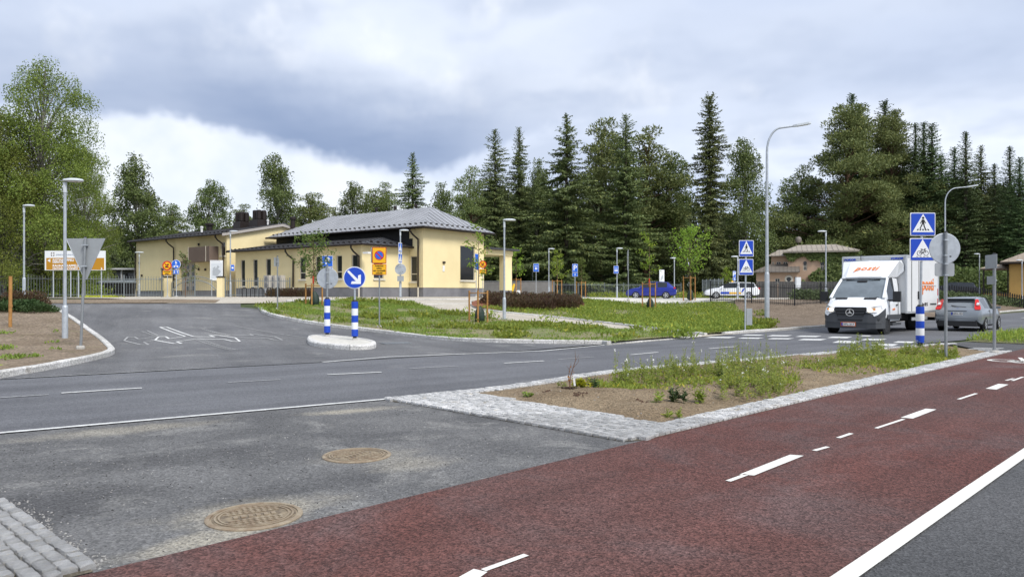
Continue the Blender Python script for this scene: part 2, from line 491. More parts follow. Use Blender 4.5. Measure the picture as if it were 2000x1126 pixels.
def sheet(name, poly, mat, dz, step=1.0, zf=None, parent=None, kind='structure', edge=None):
    zf = zf or H
    b = densify(poly, edge or step)
    xs = [p[0] for p in b]; ys = [p[1] for p in b]
    V = [Vector(p) for p in b]
    nx = int((max(xs) - min(xs)) / step); ny = int((max(ys) - min(ys)) / step)
    for i in range(nx + 1):
        for j in range(ny + 1):
            p = (min(xs) + (i + 0.5) * step + 0.013 * (j % 3), min(ys) + (j + 0.5) * step + 0.011 * (i % 2))
            if inside(p, b): V.append(Vector(p))
    vo, eo, fo, *_ = delaunay_2d_cdt(V, [], [list(range(len(b)))], 1, 1e-5)
    me = bpy.data.meshes.new(name)
    P = [(v.x, v.y, zf(v.x, v.y) + dz) for v in vo]
    F = []
    for f in fo:
        a = sum(vo[f[i]].x * vo[f[(i+1) % len(f)]].y - vo[f[(i+1) % len(f)]].x * vo[f[i]].y for i in range(len(f)))
        F.append(f if a > 0 else f[::-1])
    me.from_pydata(P, [], F); me.materials.append(mat)
    smooth(me, 60)
    o = link(name, me, parent)
    if kind and parent is None: o['kind'] = kind
    return o

# one big sheet to the horizon (graded: fine near, coarse far)
def build_base():
    xs = sorted(set([-1500, -700, -350, -200, -140] + list(range(-110, 121, 2)) + [150, 210, 350, 700, 1500]))
    ys = sorted(set([-700, -200, -60, -30] + list(range(-20, 131, 2)) + [145, 170, 220, 350, 700, 1500]))
    V = [(x, y, H(x, y) - 0.035) for y in ys for x in xs]
    n = len(xs)
    F = [(j*n+i, j*n+i+1, (j+1)*n+i+1, (j+1)*n+i) for j in range(len(ys)-1) for i in range(n-1)]
    me = bpy.data.meshes.new('ground'); me.from_pydata(V, [], F); me.materials.append(m_wild); smooth(me, 80)
    tag(link('ground', me), kind='structure')
build_base()

# main road: far edge and near edge, measured along the road
FAR = [(-40, -4.5), (-30, 1.6), (-9.58, 13.8), (-4.45, 17.3), (0.0, 20.5), (3.1, 23.3), (6.1, 26.6), (9.5, 30.2), (14.8, 35.3), (25, 45.4), (40, 60.9), (70, 91), (110, 131)]
NEAR = [(-36, -12), (-5.84, 8.43), (-1.9, 11.15), (0.0, 12.76), (1.68, 15.0), (3.43, 16.5), (6.5, 18.8), (10.6, 21.9), (15.5, 25.6), (19.6, 29.2), (30, 39.6), (70, 79), (120, 129)]
road = sheet('main_road', NEAR + FAR[::-1], m_road, 0.0, 1.6, flat_z)

# side street up to the chapel gate
LKERB = rounded([gxy(*p) for p in ((0, 739), (100, 722), (180, 705), (222, 694), (226, 686), (204, 666), (178, 648), (150, 628), (125, 613), (104, 604))], 2)
TKERB = rounded([gxy(*p) for p in ((470, 600), (508, 603), (508, 611), (545, 622), (600, 632), (660, 640), (730, 648), (800, 657), (870, 665), (950, 669), (1060, 671), (1178, 672))], 2)
yard_l = [gxy(104, 603), gxy(60, 597)]
yard_far = [gxy(p, 593) for p in (90, 200, 300, 400, 470)]
side_poly = [(-9.6, 13.85)] + [p for p in LKERB if p[1] > 14.0] + yard_far + TKERB + [(0.0, 20.56), (-4.45, 17.36)]
side = sheet('side_street', side_poly, m_side, 0.006, 1.2, edge=0.6)

# yard in front of the chapel and car park: pale stone dust and paving
yard = sheet('chapel_yard', [gxy(p, 592.5) for p in (330, 470)] + [gxy(620, 590.5), gxy(800, 589.5), gxy(812, 592)] + [gxy(930, 588), (-1.2, 60), (-8, 66), (-40, 66), (-40, 50)], m_gravel, 0.012, 1.2)
strip = sheet('soil_strip', [gxy(60, 596), gxy(90, 592.5), gxy(200, 592.5), gxy(330, 592), gxy(420, 591.5), gxy(430, 586), gxy(330, 584.5), gxy(200, 584.5), gxy(60, 586), gxy(-90, 590)], m_soil2, 0.022, 1.0)
park = sheet('car_park', [(-1.0, 58.5), (3.5, 53.5), (8.5, 52.0), (16.0, 53.5), (27, 58), (36, 66), (33, 78), (8, 79), (-1, 70)], m_paving, 0.014, 1.2)

# gravel path from the zebra crossing up to the yard
PATH_UP = rounded([gxy(*p) for p in ((917, 589), (917, 598), (945, 607), (1000, 613), (1100, 622), (1240, 637), (1376, 655))], 2)
PATH_LO = rounded([gxy(*p) for p in ((805, 591), (815, 597), (850, 606), (920, 620), (985, 628), (1100, 634), (1230, 646), (1322, 658), (1332, 661))], 2)
gravel_path = sheet('gravel_path', PATH_LO[::-1] + PATH_UP, m_gravel, 0.02, 0.9, edge=0.5)

sheet('crossing_ramp', [(6.7, 27.05), (7.4, 27.75), (8.3, 28.85), (9.2, 29.75), gxy(1380, 654), gxy(1330, 659.5)], m_gravel, 0.024, 0.6)
# lawns and soil banks
near_tip = [tuple(p) for p in TKERB]
LAWN1 = [p for p in TKERB if p[0] > gxy(505, 600)[0] - 0.2] + [(3.1, 23.4)] + PATH_LO[::-1] + [gxy(790, 589.5), gxy(700, 590), gxy(620, 592), gxy(540, 597), gxy(510, 602)]
lawn1 = sheet('lawn_by_the_side_street', LAWN1, m_turf, 0.10, 0.9, edge=0.5)
RK = [gxy(1376, 655.5), gxy(1450, 648.5), (14.7, 35.4), (25, 45.5), (40, 61), (70, 91.1)]
LAWN2 = PATH_UP[8:] + [gxy(1450, 648.5), gxy(1500, 645), gxy(1455, 615), gxy(1435, 600), (14.5, 51.5), (8.5, 51.5), (3.6, 53), gxy(1145, 594), gxy(1140, 602), gxy(1060, 607)]
lawn2 = sheet('lawn_by_the_car_park', LAWN2, m_turf, 0.08, 1.0)
bank = sheet('soil_bank', [gxy(1450, 648.5)] + [(14.7, 35.4), (25, 45.5), (40, 61), (70, 91.1)] + [(60, 100), (34, 68), (27, 58), (16, 53), gxy(1435, 600), gxy(1455, 615)], m_bank, 0.05, 1.2)
MULCH = rounded([gxy(*p) for p in ((922, 592), (920, 601), (948, 607), (1000, 611.5), (1060, 609), (1140, 605), (1146, 594), (1080, 588), (1000, 587), (940, 588))], 2, True)
mulch = sheet('bark_mulch', MULCH, m_mulch, 0.13, 0.8)
LBED = [p for p in LKERB] + [gxy(60, 598), gxy(-140, 600), (-60, 30), (-60, -12), (-30, 2.2), (-10.2, 14.0)]
def lb_z(x, y): return H(x, y)
leftbed = sheet('soil_by_the_street_corner', LBED, m_soil2, 0.09, 1.2, edge=0.6)

# red cycle path, footway and the asphalt apron in front of the camera
PL, PR = 6.62, 2.25          # X = Y - PL is the left edge of the red path
red = sheet('cycle_path', [(-12, -12 + PL), (60, 60 + PL), (62, 62 + PR), (-10, -10 + PR)], m_red, 0.010, 3.0, flat_z)
foot = sheet('footway', [(-10, -10 + PR), (62, 62 + PR), (90, 80), (60, -20), (-8, -20)], m_foot, 0.008, 4.0, flat_z)
c_in = [gxy(752, 781), gxy(1215, 863)]
apron = sheet('asphalt_apron', [(-36, -12.05), (-5.84, 8.40), (-1.9, 11.12), (-1.5, 11.0), gxy(1275, 850), (1.45, 1.45 + PL), (-12, -12 + PL)], m_apron, 0.004, 1.0, flat_z)

# granite setts: joint bed, then every stone
S_A = [gxy(752, 781), gxy(1215, 863), gxy(1262, 860), gxy(1318, 835), gxy(930, 771.5), gxy(880, 770)]            # across the end of the bed
def pathpt(t, off): # along the red path: t metres along, off metres towards the road
    return (t * 0.7071 + 3.31 - 4.68 + 1.37 - off * 0.7071, t * 0.7071 + PL + 0.0 + off * 0.7071)
a0 = gxy(1262, 860)
T0 = (a0[0]) / 0.7071
S_B = [pathpt(T0, 0.0), pathpt(19.6, 0.0), pathpt(19.2, 0.42), pathpt(T0 - 0.2, 0.42)]                            # along the red path
NRD = rounded([gxy(752, 781), gxy(1000, 755.5), gxy(1160, 728), gxy(1300, 715), gxy(1500, 698.5), gxy(1700, 682), gxy(1850, 671)], 1)
def offset_line(L, d):
    out = []
    for i, p in enumerate(L):
        a = Vector(L[max(0, i-1)]); b = Vector(L[min(len(L)-1, i+1)]); t = (b-a).normalized()
        out.append((p[0] + t.y*d, p[1] - t.x*d))
    return out
NIN = offset_line(NRD, 0.34)
S_C = NRD + NIN[::-1]                                                                                              # along the road
S_D = [gxy(0, 985), gxy(183, 1119), (-3.4, 3.3), (-5.3, 1.6), (-6.6, 3.6)]                                         # bottom left corner
m_set = [ (S_A, 'A'), (S_B, 'B'), (S_C, 'C'), (S_D, 'D')]
paving = empty('sett_paving', (0, 0, 0), kind='structure')
for poly, k in m_set:
    sheet('joint_bed', poly, m_joint, {'A': 0.011, 'B': 0.012, 'C': 0.013, 'D': 0.011}[k], 0.6, flat_z, parent=paving)
def sett_mesh(seed):
    r = random.Random(seed)
    mb = MB()
    def ring(s, z, j): return [(sx * s * 0.5 + r.uniform(-j, j), sy * s * 0.5 + r.uniform(-j, j), z + r.uniform(-0.03, 0.03)) for sx, sy in ((-1,-1),(0,-1.02),(1,-1),(1.02,0),(1,1),(0,1.02),(-1,1),(-1.02,0))]
    a = ring(1.0, 0, 0.03); b = ring(1.0, 0.75, 0.05); c = ring(0.90, 1.0, 0.035)
    V = a + b + c + [(0, 0, 1.0 + r.uniform(-0.05, 0.12))]
    F = []
    for o in (0, 8):
        for i in range(8): F.append((o+i, o+(i+1) % 8, o+8+(i+1) % 8, o+8+i))
    for i in range(8): F.append((16+i, 16+(i+1) % 8, 24))
    mb.add(V, F)
    return mb.mesh('sett', m_granite)
SETT = [sett_mesh(i) for i in range(8)]
def fill_setts(poly, d, L, W, org):
    d = Vector(d).normalized(); n = Vector((-d.y, d.x)); org = Vector(org)
    us = [(Vector(p) - org).dot(d) for p in poly]; vs = [(Vector(p) - org).dot(n) for p in poly]
    out = []
    j = 0; v = min(vs) + W / 2
    while v < max(vs):
        u = min(us) - R.random() * L
        while u < max(us):
            l = L * R.uniform(0.8, 1.2)
            c = org + d * (u + l / 2) + n * (v + R.uniform(-.004, .004))
            if inside((c.x, c.y), poly): out.append((c.x, c.y, math.atan2(d.y, d.x) + R.uniform(-.05, .05), l * 0.88, W * R.uniform(0.80, 0.89)))
            u += l
        v += W; j += 1
    return out
setts = []
dA = Vector(S_A[1]) - Vector(S_A[0])
setts += fill_setts(S_A, dA, 0.112, 0.103, S_A[0])
setts += fill_setts(S_B, (1, 1), 0.112, 0.103, S_B[0])
for i in range(len(NRD) - 1):
    q = [NRD[i], NRD[i+1], NIN[i+1], NIN[i]]
    setts += fill_setts(q, Vector(NRD[i+1]) - Vector(NRD[i]), 0.112, 0.111, NRD[i])
setts += fill_setts(S_D, Vector(S_D[1]) - Vector(S_D[0]), 0.108, 0.094, S_D[0])
def in_frame(x, y):
    return y > 3.9 and abs(x / y) < 0.71 and EYE / y * FPX + HOR < 1140
setts = [s for s in setts if in_frame(s[0], s[1])]
setts.sort(key=lambda s: s[0]**2 + s[1]**2)
rest = MB()
for i, (x, y, a, l, w) in enumerate(setts):
    h = 0.040 * R.uniform(0.85, 1.15)
    me = SETT[R.randrange(8)]
    if i < 300:
        o = link('sett', me, paving, (x, y, 0.004), (R.uniform(-.03, .03), R.uniform(-.03, .03), a + (math.pi if R.random() < .5 else 0)), (l, w, h))
    else:
        ca, sa = math.cos(a), math.sin(a)
        rest.add([(x + ca*v.co.x*l - sa*v.co.y*w, y + sa*v.co.x*l + ca*v.co.y*w, 0.004 + v.co.z*h) for v in me.vertices], [tuple(p.vertices) for p in me.polygons])
tag(rest.build('far_setts', m_granite, paving), kind='stuff')

# planted bed between road and path
BED = [gxy(905, 769.5), gxy(1316, 834.5)] + [pathpt(T0 + 0.3, 0.40), pathpt(18.9, 0.40)] + [p for p in NIN[::-1] if gxy(905, 769)[0] < p[0] < 13.4]
def bed_z(x, y):
    return 0.035 + 0.05 * math.sin(x * 0.9 + 1) * math.sin(y * 0.7) + 0.05
bed_c = BED
def bed_zz(x, y):
    # gently mounded, sinking to the sett edges
    d = 1e9
    for i in range(len(BED)):
        a, b = Vector(BED[i]), Vector(BED[(i+1) % len(BED)]); p = Vector((x, y)); ab = b - a
        t = max(0, min(1, (p-a).dot(ab) / max(ab.length_squared, 1e-9))); d = min(d, (p - a - ab*t).length)
    k = sstep(d / 0.7)
    return 0.02 + k * (0.07 + 0.035 * math.sin(x * 2.3 + y) + 0.03 * math.sin(y * 3.1 - x * 1.3) + 0.012 * math.sin(9*x+3*y) * math.sin(7*y-4*x))
bed = sheet('planting_bed', BED, m_soil, 0.0, 0.16, bed_zz, edge=0.2)

# pad of asphalt at the crossing, and the grassy tip beyond it
pad = sheet('crossing_pad', [pathpt(19.2, 0), pathpt(23.2, 0), gxy(2000, 664), gxy(1880, 668), gxy(1852, 671), pathpt(19.0, 0.42)], m_foot, 0.012, 0.8, flat_z)
TIP = [gxy(1884, 667.5), gxy(1930, 670), pathpt(23.4, 0.25), pathpt(40, 0.25), (30.2, 39.3), (19.9, 29.0), (17.5, 26.9)]
m_tip = ground_mat('verge_ground', (0.12, 0.14, 0.05), (0.17, 0.16, 0.085), None, 0.6, (22, 0.3), 0.95, (14, 1.0, 0.04))
tip = sheet('grassy_verge', TIP, m_tip, 0.03, 0.8, flat_z)

# ------------------------------------------------------------------ kerbs: every stone a piece
def kerb(name, line, w=0.14, h=0.13, length=1.0, side=1, base=None):
    root = empty(name, (0, 0, 0), kind='structure')
    L = [Vector(p) for p in line]
    cum = [0.0]
    for a, b in zip(L, L[1:]): cum.append(cum[-1] + (b - a).length)
    def at(s):
        for i in range(len(L) - 1):
            if s <= cum[i+1] or i == len(L) - 2:
                t = (s - cum[i]) / max(cum[i+1] - cum[i], 1e-9); return L[i].lerp(L[i+1], min(max(t, 0), 1))
    s = 0.0
    while s < cum[-1] - 0.15:
        e = min(s + length, cum[-1])
        ts = [lerp(s + 0.006, e - 0.006, k / 3) for k in range(4)]
        V = []; F = []
        jz = R.uniform(-.006, .006)
        for t in ts:
            p = at(t); q = at(min(t + 0.05, cum[-1])); pp = at(max(t - 0.05, 0)); d = (q - pp).normalized()
            n = Vector((-d.y, d.x)) * side
            z = (H(p.x, p.y) if base is None else base)
            for o, zq in ((0, -0.15), (0, h - 0.025), (0.025, h), (w - 0.02, h), (w, h - 0.02), (w, -0.15)):
                c = p + n * o; V.append((c.x, c.y, z + zq + (jz if zq > 0 else 0)))
        for i in range(3):
            for k in range(5):
                f = (i*6+k, (i+1)*6+k, (i+1)*6+k+1, i*6+k+1)
                F.append(f if side < 0 else f[::-1])
        F.append((0, 1, 2, 3, 4, 5)); F.append((18, 19, 20, 21, 22, 23)[::-1])
        mb = MB(); mb.add(V, F)
        mb.build('kerb_stone', m_kerb, root)
        s = e
    return root
kerb('street_corner_kerb', LKERB, 0.17, 0.14, 1.0, 1)
tk = [p for p in TKERB if p[0] > gxy(505, 600)[0] - 0.3]
tk = [gxy(560, 595.5), gxy(525, 599)] + tk[1:]
kerb('lawn_kerb', rounded(tk, 1) + [(3.0, 23.35)], 0.16, 0.13, 1.0, 1)
kerb('road_kerb', [(3.0, 23.4), (4.6, 25.0), (6.1, 26.65), (7.2, 27.8)], 0.15, 0.05, 1.0, 1)
kerb('bank_kerb', [(8.4, 29.15), (9.5, 30.25), (14.8, 35.35), (25, 45.45), (40, 60.95), (70, 91.05)], 0.15, 0.11, 1.5, 1)
kerb('path_kerb', PATH_UP, 0.12, 0.11, 1.0, 1)
kerb('path_edge_kerb', PATH_LO[:14], 0.10, 0.06, 1.0, -1)
kerb('verge_kerb', [(16.6, 26.3), (17.6, 27.0), (19.8, 29.1), (30, 39.5), (60, 69.3)], 0.14, 0.06, 1.0, -1)
kerb('yard_edge_kerb', [gxy(560, 588), gxy(700, 586.5), gxy(800, 586), gxy(915, 585)], 0.12, 0.08, 1.2, 1)
kerb('crossing_edge_kerb', [gxy(830, 594.5), gxy(917, 593)], 0.25, 0.04, 1.0, 1)
kerb('car_park_kerb', [(-0.8, 58.2), (3.5, 53.3), (8.5, 51.8), (16.0, 53.3), (27, 57.8)], 0.12, 0.10, 1.2, 1)

# ------------------------------------------------------------------ paint on the roads
def mark(poly, parent, name='lane_mark', mat=None, dz=0.012, zf=None, step=0.6):
    return sheet(name, poly, mat or m_paint, dz, step, zf or flat_z, parent=parent)
def stripe(a, b, w, parent, **kw):
    a = Vector(a); b = Vector(b); d = (b - a).normalized(); n = Vector((-d.y, d.x)) * w / 2
    return mark([tuple(a - n), tuple(b - n), tuple(b + n), tuple(a + n)], parent, **kw)
def line(pts, w, parent, **kw):
    pts = [Vector(p) for p in pts]; Lp = []; Rp = []
    for i, p in enumerate(pts):
        d = (pts[min(i+1, len(pts)-1)] - pts[max(i-1, 0)]).normalized(); n = Vector((-d.y, d.x)) * w / 2
        Lp.append(tuple(p + n)); Rp.append(tuple(p - n))
    return mark(Rp + Lp[::-1], parent, **kw)
for a, b in (((120, 768), (277, 758)), ((640, 732), (745, 727)), ((985, 709.5), (1062, 705)), ((1385, 681), (1442, 676.5)), ((1232, 693), (1285, 688))):
    stripe(gxy(*a), gxy(*b), 0.10, road, name='lane_dash')
for a, b in (((445, 747), (548, 741.5)), ((800, 720), (895, 715)), ((0, 777), (95, 771)), ((1090, 702), (1160, 697))):
    stripe(gxy(*a), gxy(*b), 0.055, road, name='faint_lane_dash', mat=m_paintw)
# far lane dashes to the right
for s in (0, 9, 18):
    stripe((21.5 + s*0.7, 36.6 + s*0.715), (22.9 + s*0.7, 38.0 + s*0.715), 0.10, road, name='lane_dash')
line([(-9.4, 14.0), (-6.5, 16.0)], 0.06, road, name='edge_line', mat=m_paintw)
line([gxy(630, 707.5), gxy(760, 697), gxy(1060, 685.5), gxy(1180, 674)], 0.11, road, name='edge_line')
line([(-36, -11.9), (-5.84, 8.5), (-1.9, 11.22), gxy(800, 777)], 0.10, road, name='edge_line', dz=0.014)
# zebra crossing and cycle crossing
for a, b, yc, hh in ((60, 310, 116, 11), (350, 530, 98, 9), (320, 530, 122, 10), (550, 750, 103, 11), (550, 765, 126, 10), (770, 980, 108, 11), (790, 1020, 133, 13), (1020, 1220, 116, 13), (1060, 1290, 152, 20), (1280, 1370, 104, 8), (1280, 1490, 133, 13), (1360, 1580, 175, 20), (1535, 1720, 153, 14)):
    sl = (b - a) * 0.22
    Q = [(a, yc + hh*0.3), (b - sl, yc + hh/2), (b, yc - hh*0.3), (a + sl, yc - hh/2)]
    mark([gxy(1360 + u/4, 630 + w/4) for u, w in Q], road, 'zebra_bar')
# side street: outlined direction arrows (only their borders are painted) and dotted guide lines
def outline(pxs, w=0.07, closed=True, parent=None):
    P = [gxy(*p) for p in pxs]
    if closed: P = P + [P[0]]
    for a, b in zip(P, P[1:]):
        stripe(a, b, w, side, name='arrow_outline', dz=0.018, zf=H, step=0.5)
def tr(*zs): return [(220 + a / 4.762, 620 + b / 4.762) for a, b in zs]
def outline(pxs, k=1.0, mt=None):
    P = [gxy(*p) for p in pxs]
    for a, b in zip(P, P[1:]):
        d = (Vector(b) - Vector(a)).normalized()
        stripe(a, b, lerp(0.06, 0.13, abs(d.x)**3) * k, side, name='arrow_outline', mat=mt, dz=0.018, zf=H, step=0.5)
outline(tr((415, 178), (240, 203), (205, 184), (140, 184), (107, 217), (260, 255), (335, 255), (290, 232), (392, 213)), 0.8, m_paintw)
outline(tr((395, 213), (428, 180), (495, 180), (525, 200), (675, 178), (440, 92), (500, 90), (755, 180), (950, 183), (900, 168), (985, 168), (1140, 190), (1185, 225), (1120, 225), (1040, 205), (785, 200), (595, 228), (640, 244), (580, 246), (395, 213)))
outline(tr((1110, 163), (1310, 170), (1270, 157), (1320, 157), (1510, 180), (1580, 212), (1510, 212), (1450, 197), (1150, 188)), 0.8, m_paintw)
outline(tr((268, 127), (318, 122), (425, 170)), 0.6, m_paintw)
def dots(p, q, n):
    P, Q = gp(*p), gp(*q)
    for i in range(n):
        a = P.lerp(Q, i / n); b = P.lerp(Q, (i + 0.45) / n)
        stripe((a.x, a.y), (b.x, b.y), 0.11, side, name='guide_dot', mat=m_paintw, dz=0.018, zf=H)
def zp(a, b): return (220 + a / 4.762, 620 + b / 4.762)
dots(zp(840, 112), zp(1100, 170), 13); dots(zp(880, 122), zp(1090, 172), 11); dots(zp(790, 212), zp(1120, 308), 17); dots(zp(830, 207), zp(1165, 306), 17); dots(zp(1150, 82), zp(1820, 192), 30); dots(zp(275, 132), zp(415, 178), 9)
stripe(gxy(556, 672), gxy(596, 671.5), 0.07, side, name='faint_line', mat=m_paintw, dz=0.018, zf=H)
# red path: thick and thin dashes, right edge line, cycle symbol
def pline(px0, py0, px1, py1, w): 
    stripe(gxy(px0, py0), gxy(px1, py1), w, red, name='path_dash', mat=m_paintthick, dz=0.016)
def thick(a, b, c, d):
    mark([gxy(*a), gxy(*b), gxy(*c), gxy(*d)], red, 'path_dash', m_paintthick, 0.016)
pline(944, 1117.5, 1028, 1087, 0.045); thick((880, 1140), (918, 1146), (952, 1121), (925, 1115))
thick((1444, 929), (1473, 931), (1570, 892), (1543, 890)); thick((1759, 817), (1783, 819), (1829, 801), (1808, 799.5)); thick((1925, 760), (1946, 762), (1970, 752), (1950, 750.5))
pline(1422, 942, 1458, 929, 0.05); pline(1590, 882, 1617, 874.5, 0.05); pline(1637, 857, 1663, 848, 0.05); pline(1711, 838, 1765, 820, 0.045); pline(1872, 781, 1907, 769.5, 0.05); pline(1965, 744, 1980, 740, 0.05); pline(1977, 744.5, 1998, 737, 0.05)
mark([(1.55, 1.55 + 2.36), (12, 12 + 2.30), (12.15, 12.15 + 2.16), (1.72, 1.72 + 2.20)], red, 'path_edge_line', m_paintthick, 0.020)
line([(12.05, 14.27), (60, 62.23)], 0.13, red, name='path_edge_line', mat=m_paintthick, dz=0.020)
def ring_mark(c, r, w, parent, n=18):
    P = [(c[0] + r*math.cos(2*math.pi*i/n), c[1] + r*math.sin(2*math.pi*i/n)) for i in range(n+1)]
    for a, b in zip(P, P[1:]): stripe(a, b, w, parent, name='cycle_symbol_stroke', mat=m_paintthick, dz=0.016)
for c in (gp(1963, 705), gp(2004, 708)): ring_mark((c.x, c.y), 0.32, 0.10, red)
for a, b in (((1975, 703), (1992, 707)), ((1992, 699), (2002, 708))): stripe(gxy(*a), gxy(*b), 0.09, red, name='cycle_symbol_stroke', mat=m_paintthick, dz=0.016)
for i in range(3):
    stripe(gxy(1882 + i*9, 684.5 - i*2.2), gxy(1942 + i*9, 685.5 - i*2.2), 0.16, pad, name='zebra_bar', dz=0.02)

# ------------------------------------------------------------------ traffic island (kerb and fill)
def island():
    c0, c1 = gp(600, 672), gp(736, 681)
    P = [gxy(*p) for p in ((600, 670), (608, 676), (640, 680.5), (690, 684), (728, 682.5), (737, 677), (728, 671), (690, 665), (640, 660), (610, 660.5), (600, 664))]
    P = rounded(P, 2, True)
    root = empty('traffic_island', (0, 0, 0), kind='structure')
    # kerb ring in stones
    n = 12; m = len(P)
    c = sum((Vector(p) for p in P), Vector((0, 0))) / m
    per = [0.0]
    for i in range(m): per.append(per[-1] + (Vector(P[(i+1) % m]) - Vector(P[i])).length)
    def at(s):
        s %= per[-1]
        for i in range(m):
            if s <= per[i+1]: return Vector(P[i]).lerp(Vector(P[(i+1) % m]), (s - per[i]) / max(per[i+1]-per[i], 1e-9))
    for k in range(n):
        V = []; F = []
        ts = [per[-1] * (k + j/3*0.985 + 0.004) / n for j in range(4)]
        for t in ts:
            p = at(t); inn = (c - p).normalized()
            for o, z in ((0, -0.05), (0.0, 0.11), (0.035, 0.145), (0.22, 0.15), (0.23, -0.05)):
                q = p + inn * o; V.append((q.x, q.y, H(q.x, q.y) + z))
        for i in range(3):
            for j in range(4): F.append((i*5+j, (i+1)*5+j, (i+1)*5+j+1, i*5+j+1))
        F.append((0, 1, 2, 3, 4)); F.append((19, 18, 17, 16, 15))
        MB().add(V, F).build('kerb_stone', m_kerb, root)
    inner = []
    for k in range(30):
        p = at(per[-1]*k/30); inner.append(tuple(p + (c-p).normalized()*0.225))
    sheet('island_fill', inner, m_paving, 0.142, 0.4, parent=root)
island()
# ------------------------------------------------------------------ trees
m_spruce = leaf_mat('spruce_needles', (0.100, 0.137, 0.055), (0.207, 0.247, 0.092), (0.308, 0.328, 0.105), 0.15)
m_fir = leaf_mat('fir_needles', (0.077, 0.127, 0.056), (0.163, 0.225, 0.086), None, 0.14)
m_pine = leaf_mat('pine_needles', (0.107, 0.140, 0.048), (0.205, 0.240, 0.082), (0.295, 0.310, 0.094), 0.18)
m_birch = leaf_mat('birch_leaves', (0.114, 0.158, 0.029), (0.220, 0.276, 0.055), (0.309, 0.359, 0.078), 0.32)
m_birchd = leaf_mat('birch_leaves_far', (0.095, 0.140, 0.046), (0.171, 0.224, 0.072), (0.240, 0.288, 0.094), 0.28)
m_young = leaf_mat('young_leaves', (0.156, 0.240, 0.028), (0.300, 0.408, 0.055), (0.396, 0.456, 0.066), 0.42)
m_wood = leaf_mat('wood_dark', (0.060, 0.082, 0.040), (0.122, 0.152, 0.066), None, 0.1)
m_bark = M('bark_grey', (0.13, 0.105, 0.085), 0.95, var=(3, 0.5), bump=(8, 0.8, 0.03))
m_barkp = M('bark_pine', (0.15, 0.088, 0.055), 0.95, var=(2.5, 0.5), bump=(7, 0.8, 0.03))
m_barkb = M('bark_birch', (0.36, 0.345, 0.31), 0.9, var=(2.8, 0.8), col2=(0.06, 0.055, 0.05), bump=(8, 0.6, 0.02))
m_barky = M('bark_young', (0.20, 0.13, 0.085), 0.9, var=(10, 0.4))

def leaves(name, base, axis, nrm, L, W, mat):
    """many diamond leaves at once"""
    base = np.asarray(base, float); axis = np.asarray(axis, float); nrm = np.asarray(nrm, float)
    axis /= np.linalg.norm(axis, axis=1, keepdims=True) + 1e-9
    side = np.cross(axis, nrm); side /= np.linalg.norm(side, axis=1, keepdims=True) + 1e-9
    L = np.asarray(L, float)[:, None]; W = np.asarray(W, float)[:, None]
    mid = base + axis * L * 0.45
    V = np.stack([base, mid + side * W / 2, base + axis * L, mid - side * W / 2], axis=1).reshape(-1, 3)
    n = len(base)
    me = bpy.data.meshes.new(name)
    me.vertices.add(4 * n); me.vertices.foreach_set('co', V.ravel())
    me.loops.add(4 * n); me.loops.foreach_set('vertex_index', np.arange(4 * n))
    me.polygons.add(n); me.polygons.foreach_set('loop_start', np.arange(0, 4 * n, 4))
    me.materials.append(mat); me.update(calc_edges=True)
    return me
def rdir(rng, n):
    v = rng.normal(size=(n, 3)); return v / np.linalg.norm(v, axis=1, keepdims=True)

